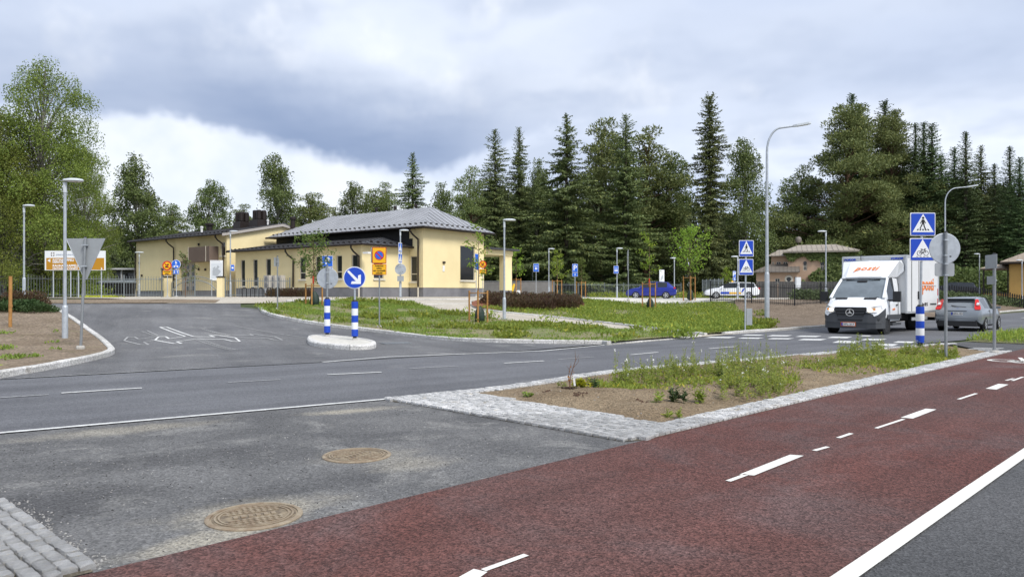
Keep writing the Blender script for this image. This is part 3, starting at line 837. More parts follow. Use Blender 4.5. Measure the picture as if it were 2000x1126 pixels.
def spruce_meshes(seed, h=20.0, rmax=3.2, bare=0.03, droop=0.28, narrow=0.85, nbr=420, mat=None, twig=0.5, clumpy=0.35, fine=0.11):
    """conifer: boughs at irregular heights, each hung with small twigs"""
    rng = np.random.default_rng(seed); mat = mat or m_spruce
    B, A, NN, LL, WW = [], [], [], [], []
    tr = MB(); tr.tube([(0, 0, -0.3), (0.05, 0, h * 0.4), (0, 0.04, h * 0.8), (0, 0, h * 0.99)], [h*0.0145, h*0.010, h*0.005, 0.015], 8)
    for i in range(nbr):
        t = bare + (0.99 - bare) * ((i + rng.random()) / nbr) ** 0.95
        z0 = t * h; a = 2.39996 * i + rng.normal(0, 0.35)
        lobe = 1 + clumpy * (0.6 * math.sin(2 * a + 9 * t + seed) + 0.5 * math.sin(a - 23 * t + seed * 2) + 0.5 * math.sin(3 * a + 41 * t))
        Lm = rmax * ((1 - t) ** narrow) * (0.6 + 0.4 * min(1, t / 0.12)) * max(0.35, lobe) + 0.06
        Lb = Lm * rng.uniform(0.68, 1.15)
        if rng.random() < 0.05: continue
        dr = droop * rng.uniform(0.4, 1.5) * (1.15 - 0.95 * t)
        n = max(4, int(Lb / fine))
        s = np.linspace(0.10 if Lb > 1 else 0.0, 1, n)
        r = s * Lb
        z = z0 - dr * r + (0.32 * dr + 0.06) * r * r / max(Lb, 0.3) + 0.9 * max(0, (t - 0.84) / 0.16) * r
        p = np.stack([r * math.cos(a), r * math.sin(a), z], 1) + rng.normal(0, 0.03, (n, 3))
        d = np.array([math.cos(a), math.sin(a), 0.0]); sd = np.array([-math.sin(a), math.cos(a), 0.0])
        fall = twig * (1.0 - 0.45 * s) * (0.20 + 0.65 * min(1, Lb / 2.4))
        for sg in (-1, 1):
            ax = d * 0.7 + sd * sg * 0.85 + np.array([0, 0, -0.35]) + rng.normal(0, 0.2, (n, 3))
            B.append(p); A.append(ax); NN.append(np.array([0, 0, 1.0]) + rng.normal(0, 0.4, (n, 3))); LL.append(fall * rng.uniform(0.5, 1.35, n)); WW.append(0.12 * rng.uniform(0.7, 1.4, n))
        for q in range(2):
            ax = d * 0.2 + sd * rng.normal(0, 0.35, (n, 1)) + np.array([0, 0, -0.95]) + rng.normal(0, 0.15, (n, 3))
            off = sd * rng.normal(0, 0.16 * min(1, Lb), (n, 1))
            B.append(p + off); A.append(ax); NN.append(d + rng.normal(0, 0.6, (n, 3))); LL.append(fall * rng.uniform(0.4, 1.2, n) * (1.0 - 0.45 * t)); WW.append(0.10 * rng.uniform(0.7, 1.3, n))
        ax = d + np.array([0, 0, 0.2]) + rng.normal(0, 0.2, (n, 3))
        B.append(p); A.append(ax); NN.append(np.array([0, 0, 1.0]) + rng.normal(0, 0.4, (n, 3))); LL.append(np.full(n, 0.12 + 0.16 * min(1, Lb / 1.5))); WW.append(np.full(n, 0.11))
    cr = leaves('crown', np.concatenate(B), np.concatenate(A), np.concatenate(NN), np.concatenate(LL), np.concatenate(WW), mat)
    return tr.mesh('trunk', m_bark, 40), cr, h

def broad_meshes(seed, h=16.0, rx=4.0, z0=0.16, nclump=60, strands=38, leaf=0.17, mat=None, bark=None, hang=1.0, lobes=None, lean=0.0, top=0.55, clump_r=0.85):
    """birch-like tree: clumps of hanging strands along real limbs"""
    rng = np.random.default_rng(seed); mat = mat or m_birch; bark = bark or m_barkb
    tr = MB()
    path = [Vector((lean * t * h + 0.25 * math.sin(3.1 * t + seed), 0.2 * math.sin(4.3 * t + 2 * seed), t * h * 0.93)) for t in np.linspace(-0.02, 1, 9)]
    tr.tube(path, [h * 0.0115 * (1.02 - 0.95 * t) + 0.012 for t in np.linspace(0, 1, 9)], 7)
    def on_trunk(t):
        f = max(0, min(0.999, t)) * 8; i = int(f); return path[i].lerp(path[i+1], f - i)
    B, A, NN, LL, WW = [], [], [], [], []
    cs = []
    tries = 0
    while len(cs) < nclump and tries < 6000:
        tries += 1
        t = z0 + (1 - z0) * rng.random() ** 0.9
        u = (t - z0) / (1 - z0)
        w = math.sin(math.pi * min(1, u ** top * 0.97 + 0.03)) ** 0.75
        a = rng.uniform(0, 6.283)
        lob = 1.0 + 0.32 * math.sin(2 * a + seed + 5 * u) + 0.22 * math.sin(3 * a - seed * 1.7 + 9 * u)
        rr = rx * w * lob * math.sqrt(rng.uniform(0.12, 1.0))
        c = np.array([rr * math.cos(a) + on_trunk(t).x, rr * math.sin(a) + on_trunk(t).y, t * h])
        if all(np.linalg.norm((c - q) * (1, 1, 0.9)) > clump_r * 0.85 for q in cs): cs.append(c)
    for c in cs:
        cr = clump_r * rng.uniform(0.7, 1.25)
        tt = max(0.12, c[2] / h - 0.10 - 0.05 * rng.random())
        p0 = on_trunk(tt); p1 = Vector(c) + Vector((0, 0, 0.15))
        mid = p0.lerp(p1, 0.55) + Vector((0, 0, 0.25 + 0.06 * (p1 - p0).length))
        tr.tube([p0, mid, p1], [0.012 * h * 0.28 * (1 - tt) + 0.03, 0.03, 0.012], 4, False)
        m = int(strands * rng.uniform(0.6, 1.35) * (cr / clump_r) ** 2)
        st = rdir(rng, m) * cr * rng.random((m, 1)) ** 0.45; st[:, 2] *= 0.62
        st += c
        nl = 7
        ln = hang * rng.uniform(0.25, 0.95, m)
        out = st - c; out[:, 2] = 0
        for j in range(nl):
            f = j / (nl - 1)
            p = st + out * 0.22 * f + np.stack([np.zeros(m), np.zeros(m), -ln * f * (0.35 + 0.65 * f)], 1) + rng.normal(0, 0.07, (m, 3))
            ax = rng.normal(0, 0.55, (m, 3)) + np.array([0, 0, -0.55 * hang]) + out * 0.25
            B.append(p); A.append(ax); NN.append(rdir(rng, m) + np.array([0, 0, 0.6])); LL.append(leaf * rng.uniform(0.7, 1.3, m)); WW.append(leaf * 0.62 * rng.uniform(0.7, 1.3, m))
    cr = leaves('crown', np.concatenate(B), np.concatenate(A), np.concatenate(NN), np.concatenate(LL), np.concatenate(WW), mat)
    return tr.mesh('trunk', bark, 40), cr, h

def pine_meshes(seed, h=18.0, rx=3.6, z0=0.35, nclump=46, mat=None, per=330, lean=0.0, flat=0.5, top=0.55, cl=1.15):
    rng = np.random.default_rng(seed); mat = mat or m_pine
    tr = MB()
    path = [Vector((lean * t * h + 0.3 * math.sin(2.3 * t + seed), 0.25 * math.sin(3.3 * t + seed * 2), t * h * 0.95)) for t in np.linspace(-0.02, 1, 8)]
    tr.tube(path, [h * 0.0165 * (1.02 - 0.85 * t) for t in np.linspace(0, 1, 8)], 8)
    def on_trunk(t):
        f = max(0, min(0.999, t)) * 7; i = int(f); return path[i].lerp(path[i+1], f - i)
    B, A, NN, LL, WW = [], [], [], [], []
    cs = []; tries = 0
    while len(cs) < nclump and tries < 5000:
        tries += 1
        t = z0 + (1 - z0) * rng.random(); u = (t - z0) / (1 - z0)
        w = math.sin(math.pi * min(1, u ** top * 0.9 + 0.08)) ** 0.7
        a = rng.uniform(0, 6.283)
        lob = 1.0 + 0.34 * math.sin(2 * a + seed * 1.3 + 6 * u) + 0.2 * math.sin(3 * a - seed + 11 * u)
        rr = rx * w * lob * math.sqrt(rng.uniform(0.1, 1.0))
        c = np.array([rr * math.cos(a) + on_trunk(t).x, rr * math.sin(a) + on_trunk(t).y, t * h])
        if all(np.linalg.norm((c - q) * (1, 1, 1.3)) > cl * 0.85 for q in cs): cs.append(c)
    for c in cs:
        r = cl * rng.uniform(0.65, 1.2)
        tt = max(z0 * 0.8, c[2] / h - 0.06)
        p0 = on_trunk(tt); p1 = Vector(c) - Vector((0, 0, 0.12))
        tr.tube([p0, p0.lerp(p1, 0.5) + Vector((0, 0, -0.1)), p1], [0.075, 0.05, 0.02], 4, False)
        m = int(per * (r / cl) ** 2)
        q = rdir(rng, m) * rng.random((m, 1)) ** 0.42 * r
        q[:, 2] *= flat; q[:, 2] -= 0.12 * (q[:, 0]**2 + q[:, 1]**2) / r
        ax = q / (r + 1e-6) * 0.8 + rng.normal(0, 0.55, (m, 3)) + np.array([0, 0, 0.45])
        B.append(q + c); A.append(ax); NN.append(rdir(rng, m)); LL.append(0.30 * rng.uniform(0.6, 1.3, m)); WW.append(0.115 * rng.uniform(0.6, 1.3, m))
    cr = leaves('crown', np.concatenate(B), np.concatenate(A), np.concatenate(NN), np.concatenate(LL), np.concatenate(WW), mat)
    return tr.mesh('trunk', m_barkp, 40), cr, h

SP = [spruce_meshes(1, 20, 4.2, 0.03, 0.40, 0.72, 470, twig=0.55), spruce_meshes(2, 20, 4.0, 0.03, 0.50, 0.74, 450, twig=0.6), spruce_meshes(3, 20, 5.6, 0.03, 0.42, 0.90, 350, twig=0.85, clumpy=0.45)]
FI = [spruce_meshes(11, 20, 3.1, 0.02, 0.25, 0.66, 560, m_fir, 0.5, 0.18, 0.13), spruce_meshes(12, 20, 2.8, 0.02, 0.2, 0.72, 540, m_fir, 0.45, 0.18, 0.13)]
SPW = spruce_meshes(4, 20, 2.3, 0.02, 0.6, 0.40, 520, None, 0.7, 0.3)                # the tall column-like spruce
BI = [broad_meshes(21, 14, 2.9, 0.06, 92, 44, 0.19, m_birchd), broad_meshes(22, 14, 2.6, 0.10, 84, 44, 0.19, m_birchd, top=0.66), broad_meshes(23, 15, 2.6, 0.06, 92, 46, 0.18, m_birchd, hang=1.5, top=0.55)]
PI = [pine_meshes(31, 16, 3.0, 0.36, 52), pine_meshes(32, 16, 2.7, 0.22, 58), pine_meshes(33, 17, 3.6, 0.10, 84, top=0.5)]
BIG_PINE = pine_meshes(35, 19, 6.0, 0.10, 165, per=430, cl=1.4, top=0.42, flat=0.42)
BIG_BIRCH = broad_meshes(41, 16.5, 4.5, 0.06, 150, 74, 0.12, m_birch, hang=1.5, top=0.50, clump_r=0.85)
BIG_BIRCH2 = broad_meshes(43, 13.5, 4.8, 0.05, 140, 70, 0.12, m_birch, hang=1.4, top=0.5, clump_r=0.85)

def tree(name, var, px, ytop, Y, label, group=None, wide=1.0, cat='tree', rz=None, gx=None):
    x = xz(px, Y); z = H(x, Y)
    hh = zz(ytop, Y) - z
    s = hh / var[2]
    rz = R.uniform(0, 6.28) if rz is None else rz
    root = empty(name, (x, Y, z - 0.05), rz, label, cat, group)
    root.scale = (s * wide, s * wide, s)
    link('trunk', var[0], root); link('crown', var[1], root)
    return root

G1 = 'spruces and pines behind the car park'
G2 = 'trees behind the yellow chapel'
G3 = 'trees on the far right'
tree('birch_tree', BIG_BIRCH, 88, 103, 52, 'big leafy birch with white trunk behind the brown direction board', 'birches at the left edge', 1.0, rz=0.6)
tree('birch_tree', BIG_BIRCH2, 2, 205, 50, 'broad leafy birch cut by the left edge of the picture', 'birches at the left edge', 1.0, rz=2.0)
tree('broadleaf_tree', BIG_BIRCH2, 168, 285, 60, 'low broad leafy tree to the right of the big birch', 'birches at the left edge', 0.55, rz=4.0)
tree('birch_tree', BI[0], 272, 303, 88, 'birch whose crown stands above the grey shed roof', G2, 1.15, rz=1.0)
tree('birch_tree', BI[1], 412, 343, 92, 'slim birch above the left end of the chapel roof', G2, 1.0, rz=0.3)
tree('birch_tree', BI[2], 537, 298, 92, 'tall birch above the two black roof ventilators', G2, 1.15, rz=2.2)
tree('pine_tree', PI[0], 340, 400, 98, 'low pine between the first two birches behind the chapel', G2, 1.2)
tree('pine_tree', PI[1], 470, 398, 100, 'low pine just left of the black roof ventilators', G2, 1.2)
tree('pine_tree', PI[0], 606, 378, 86, 'round topped pine right of the tall birch behind the chapel', G2, 1.3, rz=1.2)
tree('pine_tree', PI[1], 655, 404, 100, 'small pine left of the feathery birch behind the grey roof', G2, 1.2)
tree('birch_tree', BI[1], 690, 346, 96, 'feathery narrow birch over the left of the grey metal roof', G2, 0.8)
tree('pine_tree', PI[0], 722, 372, 104, 'dense pine right of the feathery narrow birch', G2, 1.2)
tree('pine_tree', PI[2], 757, 362, 106, 'pine directly left of the lone spruce over the roof', G2, 0.9)
tree('spruce_tree', SP[2], 806, 296, 98, 'lone pointed spruce rising over the grey metal roof', G2, 0.95)
tree('birch_tree', BI[0], 858, 358, 104, 'rounded birch directly right of the lone spruce over the roof', G2, 1.0)
tree('pine_tree', PI[2], 918, 332, 84, 'broad pine directly behind the right end of the grey roof', G1, 0.9)
tree('spruce_tree', SP[0], 967, 250, 86, 'left one of the twin spruces right of the chapel roof', G1, 0.95, rz=0.2)
tree('spruce_tree', SP[1], 1014, 246, 88, 'right one of the twin spruces right of the chapel roof', G1, 0.9, rz=1.9)
tree('birch_tree', BI[0], 1046, 312, 100, 'pale birch top between the twin spruces and the broad spruce', G1, 0.9)
tree('spruce_tree', SP[2], 1107, 220, 84, 'broad spruce with long drooping boughs and open tiers', G1, 1.2, rz=2.6)
tree('pine_tree', PI[0], 1172, 236, 92, 'pine with bare reddish trunk between two spruces', G1, 0.95, rz=0.4)
tree('spruce_tree', SP[0], 1222, 220, 85, 'dense brownish spruce right of the red trunked pine', G1, 1.05, rz=4.1)
tree('pine_tree', PI[1], 1268, 244, 92, 'tall dark pine right of the dense brownish spruce', G1, 1.15)
tree('birch_tree', BI[1], 1312, 288, 94, 'green birch top left of the tallest column shaped spruce', G1, 1.0)
tree('spruce_tree', SPW, 1386, 184, 84, 'tallest narrow column shaped spruce above the leafy sapling', G1, 1.0, rz=0.9)
tree('birch_tree', BI[2], 1452, 266, 88, 'weeping birch right of the tallest column shaped spruce', G1, 1.0, rz=0.7)
tree('pine_tree', PI[1], 1520, 402, 104, 'low pine seen above the villa, right of the tall street lamp', G3, 1.1)
tree('pine_tree', PI[2], 1566, 330, 101, 'pine with outlying boughs left of the huge pine', G3, 1.1)
tree('pine_tree', BIG_PINE, 1658, 210, 97, 'huge broad pine above the white delivery van', G3, 0.98, rz=0.5)
tree('pine_tree', BIG_PINE, 1738, 222, 99, 'second huge pine, right half of the big crown above the van', G3, 0.78, rz=3.4)
for px, yt, Y, lb in ((1664, 180, 104, 'spire of a fir showing over the top of the huge pine'), (1680, 200, 108, 'short second fir spire right over the huge pine top'), (1728, 194, 104, 'fir spire over the second huge pine'),
                      (1748, 215, 108, 'thin fir spire right of the second huge pine top'), (1788, 238, 96, 'left one of three slim fir spires'), (1804, 236, 98, 'middle one of three slim fir spires'),
                      (1820, 238, 96, 'right one of three slim fir spires above the crossing sign'), (1864, 285, 100, 'short fir left of the tall pointed fir'), (1886, 255, 94, 'tall pointed fir above the curved street lamp'),
                      (1916, 282, 98, 'feathery fir right of the tall pointed fir'), (1942, 318, 102, 'low fir spire in the dip near the right edge'), (1972, 284, 96, 'slim tall fir near the right edge'),
                      (1992, 305, 92, 'fir cut by the right edge of the picture'), (1838, 300, 104, 'fir in the gap right of the three slim spires')):
    tree('fir_tree', FI[(px // 7) % 2] if px != 1916 else SP[1], px, yt, Y, lb, G3, 1.3 if px != 1916 else 0.9)

def wood():
    """the far wood that closes the gaps between the trunks: one mass of boughs"""
    rng = np.random.default_rng(77)
    B, A, NN, LL, WW = [], [], [], [], []
    def conif(x, y, h, r):
        n = int(170 * h / 10)
        t = rng.random(n) ** 1.25
        a = rng.uniform(0, 6.283, n)
        rr = r * (1 - t) ** 0.8 * np.sqrt(rng.uniform(0.25, 1, n)) + 0.1
        B.append(np.stack([x + rr*np.cos(a), y + rr*np.sin(a), H(x, y) + t * h], 1))
        A.append(np.stack([np.cos(a), np.sin(a), -0.5 - rng.random(n)], 1)); NN.append(rdir(rng, n) + (0, 0, 0.5)); LL.append(rng.uniform(0.8, 1.6, n)); WW.append(rng.uniform(0.45, 0.85, n))
    def top(px):   # height of the mass by direction, as photographed
        xs = [-400, 0, 200, 350, 450, 640, 700, 900, 940, 1100, 1300, 1420, 1500, 1540, 1600, 1800, 2000, 2400]
        ys = [300, 330, 420, 430, 425, 425, 405, 400, 350, 330, 350, 390, 440, 440, 400, 330, 340, 340]
        return np.interp(px, xs, ys)
    for i in range(560):
        px = rng.uniform(-500, 2500); Y = rng.uniform(98, 150)
        x = xz(px, Y); yt = top(px) + abs(rng.normal(0, 34)) + 14
        hh = max(4.0, zz(yt, Y) - H(x, Y))
        conif(x, Y, hh, 1.2 + hh * 0.13)
    for i in range(150):   # undergrowth
        px = rng.uniform(-500, 2500); Y = rng.uniform(94, 118)
        conif(xz(px, Y), Y, rng.uniform(2, 4.5), 1.8)
    me = leaves('far_wood', np.concatenate(B), np.concatenate(A), np.concatenate(NN), np.concatenate(LL), np.concatenate(WW), m_wood)
    tag(link('far_wood', me), 'dark mass of conifers closing the view behind all nearer trees', 'wood', kind='stuff')
wood()
# ------------------------------------------------------------------ the yellow chapel
m_yellow = M('yellow_render', (0.865, 0.735, 0.43), 0.9, var=(0.35, 0.1), col2=(0.785, 0.66, 0.375), bump=(6, 0.35, 0.02))
m_plinth = M('grey_plinth', (0.22, 0.22, 0.235), 0.9, var=(1.5, 0.2), bump=(10, 0.3))
m_roof = M('grey_metal_roof', (0.42, 0.425, 0.44), 0.4, 0.35, var=(0.6, 0.2))
m_roofd = M('dark_metal_roof', (0.075, 0.075, 0.08), 0.5, 0.3, var=(0.8, 0.2))
m_black = M('black_cladding', (0.016, 0.015, 0.016), 0.75, var=(2, 0.3))
m_pipe = M('dark_brown_pipe', (0.025, 0.018, 0.016), 0.5, 0.2)
m_frame = M('window_frame', (0.62, 0.57, 0.47), 0.6)
m_glass = M('window_glass', (0.022, 0.025, 0.028), 0.06, 0.0, 0.45)
m_door = M('taupe_door', (0.42, 0.38, 0.32), 0.7)
m_brown = M('brown_panel', (0.17, 0.125, 0.10), 0.7, var=(1, 0.15))
m_white = M('white_paint', (0.78, 0.78, 0.77), 0.5)
m_offw = M('off_white', (0.68, 0.66, 0.60), 0.7)

BZ = 1.36
chapel = empty('chapel_building', (-6.5, 54.0, BZ), math.atan2(-0.6, 0.8), 'pale yellow single storey chapel with grey metal hipped roof and taller left wing', 'building')
def fa(px, y):
    """local x on a facade line at local depth y seen at photo column px"""
    r = (px - 1000) / FPX
    return -((-6.5 + 0.6*y) - r*(54 + 0.8*y)) / (0.8 + 0.6*r)
def wy(px, x):
    """local y on an end wall at local x"""
    r = (px - 1000) / FPX
    return (r*(54 - 0.6*x) + 6.5 - 0.8*x) / (0.6 - 0.8*r)

def wall_with_holes(name, L, z0, z1, holes, to3, mat, parent):
    """rectangular wall face with real openings: holes (a0,a1,z0,z1); to3(a,z,d) maps to local space, d = depth into the wall"""
    xs = sorted(set([L[0], L[1]] + [h[0] for h in holes] + [h[1] for h in holes]))
    zs = sorted(set([z0, z1] + [h[2] for h in holes] + [h[3] for h in holes]))
    mb = MB()
    for i in range(len(xs) - 1):
        for j in range(len(zs) - 1):
            cx, cz = (xs[i]+xs[i+1])/2, (zs[j]+zs[j+1])/2
            if any(h[0] < cx < h[1] and h[2] < cz < h[3] for h in holes): continue
            mb.add([to3(xs[i], zs[j], 0), to3(xs[i+1], zs[j], 0), to3(xs[i+1], zs[j+1], 0), to3(xs[i], zs[j+1], 0)], [(0, 1, 2, 3)])
    for a0, a1, b0, b1 in holes:
        d = 0.14
        for p, q in (((a0,b0),(a1,b0)), ((a1,b0),(a1,b1)), ((a1,b1),(a0,b1)), ((a0,b1),(a0,b0))):
            mb.add([to3(p[0], p[1], 0), to3(q[0], q[1], 0), to3(q[0], q[1], d), to3(p[0], p[1], d)], [(0, 1, 2, 3)])
    return mb.build(name, mat, parent)
def window(parent, to3, a0, a1, b0, b1, transom=None, sill=True, mull=(), fmat=None, fw=0.055):
    """window > frame, pane(s), sill set in an opening"""
    root = bpy.data.objects.new('window', None); COL.objects.link(root); root.parent = parent
    fr = MB()
    def bar(x0, x1, z0, z1, d0=0.06, d1=0.12):
        fr.add([to3(x0,z0,d0), to3(x1,z0,d0), to3(x1,z1,d0), to3(x0,z1,d0), to3(x0,z0,d1), to3(x1,z0,d1), to3(x1,z1,d1), to3(x0,z1,d1)],
               [(0,1,2,3),(7,6,5,4),(0,4,5,1),(1,5,6,2),(2,6,7,3),(3,7,4,0)])
    bar(a0, a0+fw, b0, b1); bar(a1-fw, a1, b0, b1); bar(a0+fw, a1-fw, b0, b0+fw); bar(a0+fw, a1-fw, b1-fw, b1)
    zs = [b0+fw, b1-fw]
    if transom is not None:
        tz = lerp(b0, b1, transom); bar(a0+fw, a1-fw, tz-fw*0.6, tz+fw*0.6); zs = [b0+fw, tz, b1-fw]
    for mx in mull:
        x = lerp(a0, a1, mx); bar(x-fw*0.4, x+fw*0.4, b0+fw, b1-fw)
    fr.build('frame', fmat or m_frame, root)
    for i in range(len(zs)-1):
        MB().add([to3(a0,zs[i],0.10), to3(a1,zs[i],0.10), to3(a1,zs[i+1],0.10), to3(a0,zs[i+1],0.10)], [(0,1,2,3)]).build('pane', m_glass, root)
    if sill:
        sb = MB(); e = 0.07
        P = [(a0-e, b0-0.09, -0.09), (a1+e, b0-0.09, -0.09), (a1+e, b0-0.01, -0.09), (a0-e, b0-0.01, -0.09), (a0-e, b0-0.09, 0.05), (a1+e, b0-0.09, 0.05), (a1+e, b0-0.003, 0.05), (a0-e, b0-0.003, 0.05)]
        sb.add([to3(*p) for p in P], [(0,1,2,3),(7,6,5,4),(0,4,5,1),(1,5,6,2),(2,6,7,3),(3,7,4,0)])
        sb.build('sill', m_offw, root)
    return root
def front(y): return lambda a, z, d: (a, y + d, z)        # wall looking towards -y
def endr(x): return lambda a, z, d: (x - d, a, z)         # wall looking towards +x
PLZ = 0.72   # plinth height

# --- annex (low front part)
AX0, AX1, AY = fa(460, -4.58), -1.42, -4.58
AH = 3.72
ann_win = []
for p0, p1, tall in ((470, 478.5, 1), (494, 503, 1), (519, 529, 1), (585, 597, 0), (616, 626, 0), (657, 668, 0), (686.5, 699, 0)):
    a0, a1 = fa(p0, AY), fa(p1, AY)
    ann_win.append((a0, a1, 0.85 if tall else 1.32, 3.0))
f = front(AY)
wall_with_holes('wall', (AX0, AX1), PLZ, AH, ann_win, f, m_yellow, chapel)
for i, (a0, a1, b0, b1) in enumerate(ann_win): window(chapel, f, a0, a1, b0, b1, 0.3 if i >= 3 else None)
MB().bbox(AX0, AX1 + 0.03, AY + 0.03, AY + 0.3, -0.6, PLZ).build('plinth', m_plinth, chapel)
e = endr(AX1)
w0, w1 = wy(730, AX1), wy(750, AX1)
wall_with_holes('wall', (AY, 0.0), PLZ, AH, [(w0, w1, 1.32, 3.0)], e, m_yellow, chapel)
window(chapel, e, w0, w1, 1.32, 3.0, 0.3)
MB().bbox(AX1 - 0.3, AX1 - 0.03, AY + 0.31, 0.0, -0.6, PLZ).build('plinth', m_plinth, chapel)
MB().add([(AX0, AY, -0.6), (AX0, 0, -0.6), (AX0, 0, AH), (AX0, AY, AH)], [(0, 1, 2, 3)]).build('wall', m_yellow, chapel)
# --- main block
MX0, MYD, MH = -17.6, 7.05, 5.15
f0 = front(0.0)
mw0, mw1 = fa(801.5, 0), fa(814.5, 0)
wall_with_holes('wall', (AX1, 0.0), PLZ, MH, [(mw0, mw1, 1.15, 3.05)], f0, m_yellow, chapel)
window(chapel, f0, mw0, mw1, 1.15, 3.05, 0.3)
MB().bbox(AX1, 0.0, 0.03, 0.3, -0.6, PLZ).build('plinth', m_plinth, chapel)
MB().add([(MX0, 0, AH), (AX1, 0, AH), (AX1, 0, MH), (MX0, 0, MH)], [(0, 1, 2, 3)]).build('dark_upper_wall', m_black, chapel)
MB().bbox(AX1 - 0.6, AX1 + 0.02, -0.06, -0.002, AH - 0.1, MH).bbox(AX1 + 0.02, AX1 + 0.36, -0.06, -0.002, AH - 0.1, AH + 0.62).build('dark_panel', m_black, chapel)
e0 = endr(0.0)
by0, by1 = wy(899, 0), wy(927.5, 0)
wall_with_holes('wall', (0.0, MYD), PLZ, MH, [(by0, by1, 1.3, 4.0)], e0, m_yellow, chapel)
window(chapel, e0, by0, by1, 1.3, 4.0, None, True, fw=0.05)
MB().bbox(-0.3, -0.03, 0.3, MYD, -0.6, PLZ).build('plinth', m_plinth, chapel)
MB().add([(MX0, MYD, -0.6), (0, MYD, -0.6), (0, MYD, MH), (MX0, MYD, MH)], [(3, 2, 1, 0)]).build('wall', m_yellow, chapel)
# --- roofs: standing seam sheets with each rib as geometry, snow guards along the eaves
def slope(parent, quad, ribs, mat, name='roof_slope', guard=True, rib_h=0.05, thick=0.1, gspace=None):
    """quad: eave-left, eave-right, top-right, top-left (local)"""
    a, b, c, d = [Vector(p) for p in quad]
    n = (b - a).cross(d - a).normalized()
    if n.z < 0: n = -n
    mb = MB(); P = [a, b, c, d]
    mb.add(P + [p - n * thick for p in P], [(0,1,2,3),(7,6,5,4),(0,4,5,1),(1,5,6,2),(2,6,7,3),(3,7,4,0)])
    o = mb.build(name, mat, parent)
    for i in range(ribs + 1):
        t = i / ribs
        p = a.lerp(b, t)
        # seams run straight up the slope; stop at the hip
        up = (d - a) - (b - a) * ((d - a).dot(b - a) / (b - a).length_squared)
        ln = 1.0
        sl = (d - a).dot((b - a).normalized()); sr = (c - b).dot((b - a).normalized())
        u = t * (b - a).length
        if sl > 1e-3 and u < sl: ln = min(ln, u / sl)
        if sr < -1e-3 and (b - a).length - u < -sr: ln = min(ln, ((b - a).length - u) / -sr)
        if ln < 0.04: continue
        e_ = (b - a).normalized() * 0.02
        q = p + up * ln
        MB().add([p - e_, p + e_, q + e_, q - e_, p - e_ + n*rib_h, p + e_ + n*rib_h, q + e_ + n*rib_h, q - e_ + n*rib_h],
                 [(0,3,2,1),(4,5,6,7),(0,1,5,4),(1,2,6,5),(2,3,7,6),(3,0,4,7)]).build('seam', mat, o)
        if guard:
            g = p + up * (0.42 / max(up.length, 0.01)) if ln * up.length > 0.5 else None
            if g is not None:
                MB().box(g + n * 0.06, ((b-a).length / ribs * 0.42, 0.03, 0.10), mat=Matrix(((b-a).normalized(), up.normalized(), n)).transposed()).build('snow_guard', m_pipe, o)
    return o
OV = 0.62
ez = MH + 0.02
rz_ = 7.05 - 0.0
# ridge end points
RR = (-3.0 + 0.35, 3.7, 7.12); RL = (MX0 + 2.9, 3.7, 7.12)
EA = (MX0 - OV, -OV, ez); EB = (OV, -OV, ez); EC = (OV, MYD + OV, ez); ED = (MX0 - OV, MYD + OV, ez)
slope(chapel, (EA, EB, RR, RL), 34, m_roof)
slope(chapel, (EB, EC, RR, RR), 14, m_roof)
slope(chapel, (EC, ED, RL, RR), 10, m_roof, guard=False)
slope(chapel, (ED, EA, RL, RL), 10, m_roof, guard=False)
# soffit, fascia and gutter
def gutter(pts, parent, z, r=0.075):
    mb = MB()
    mb.tube([(p[0], p[1], z) for p in pts], r, 8)
    return mb.build('gutter', m_pipe, parent, sm=50)
MB().bbox(MX0 - OV + 0.03, OV - 0.03, -OV + 0.03, MYD + OV - 0.03, MH - 0.10, MH - 0.06).build('soffit', m_black, chapel)
gutter([(MX0 - OV, -OV - 0.02), (OV + 0.02, -OV - 0.02)], chapel, ez - 0.08); gutter([(OV + 0.02, -OV - 0.02), (OV + 0.02, MYD + OV)], chapel, ez - 0.08)
# annex pent roof with a hipped right end
PV = 0.45
pz0, pz1 = AH + 0.03, AH + 0.86
PA = (AX0 - 0.55, AY - PV, pz0); PB = (AX1 + PV, AY - PV, pz0); PC = (AX1 - 2.6, -0.01, pz1); PD = (AX0 - 0.55, -0.01, pz1)
slope(chapel, (PA, PB, PC, PD), 28, m_roofd, rib_h=0.04)
slope(chapel, (PB, (AX1 + PV, 0.0, pz0), (AX1 - 2.6, -0.005, pz1), (AX1 - 2.6, -0.02, pz1)), 8, m_roofd, rib_h=0.04)
gutter([(AX0 - 0.55, AY - PV - 0.02), (AX1 + PV + 0.02, AY - PV - 0.02)], chapel, pz0 - 0.07); gutter([(AX1 + PV + 0.02, AY - PV - 0.02), (AX1 + PV + 0.02, 0)], chapel, pz0 - 0.07)
MB().bbox(AX0 - 0.5, AX1 + PV - 0.03, AY - PV + 0.03, -0.02, AH - 0.08, AH - 0.04).build('soffit', m_black, chapel)
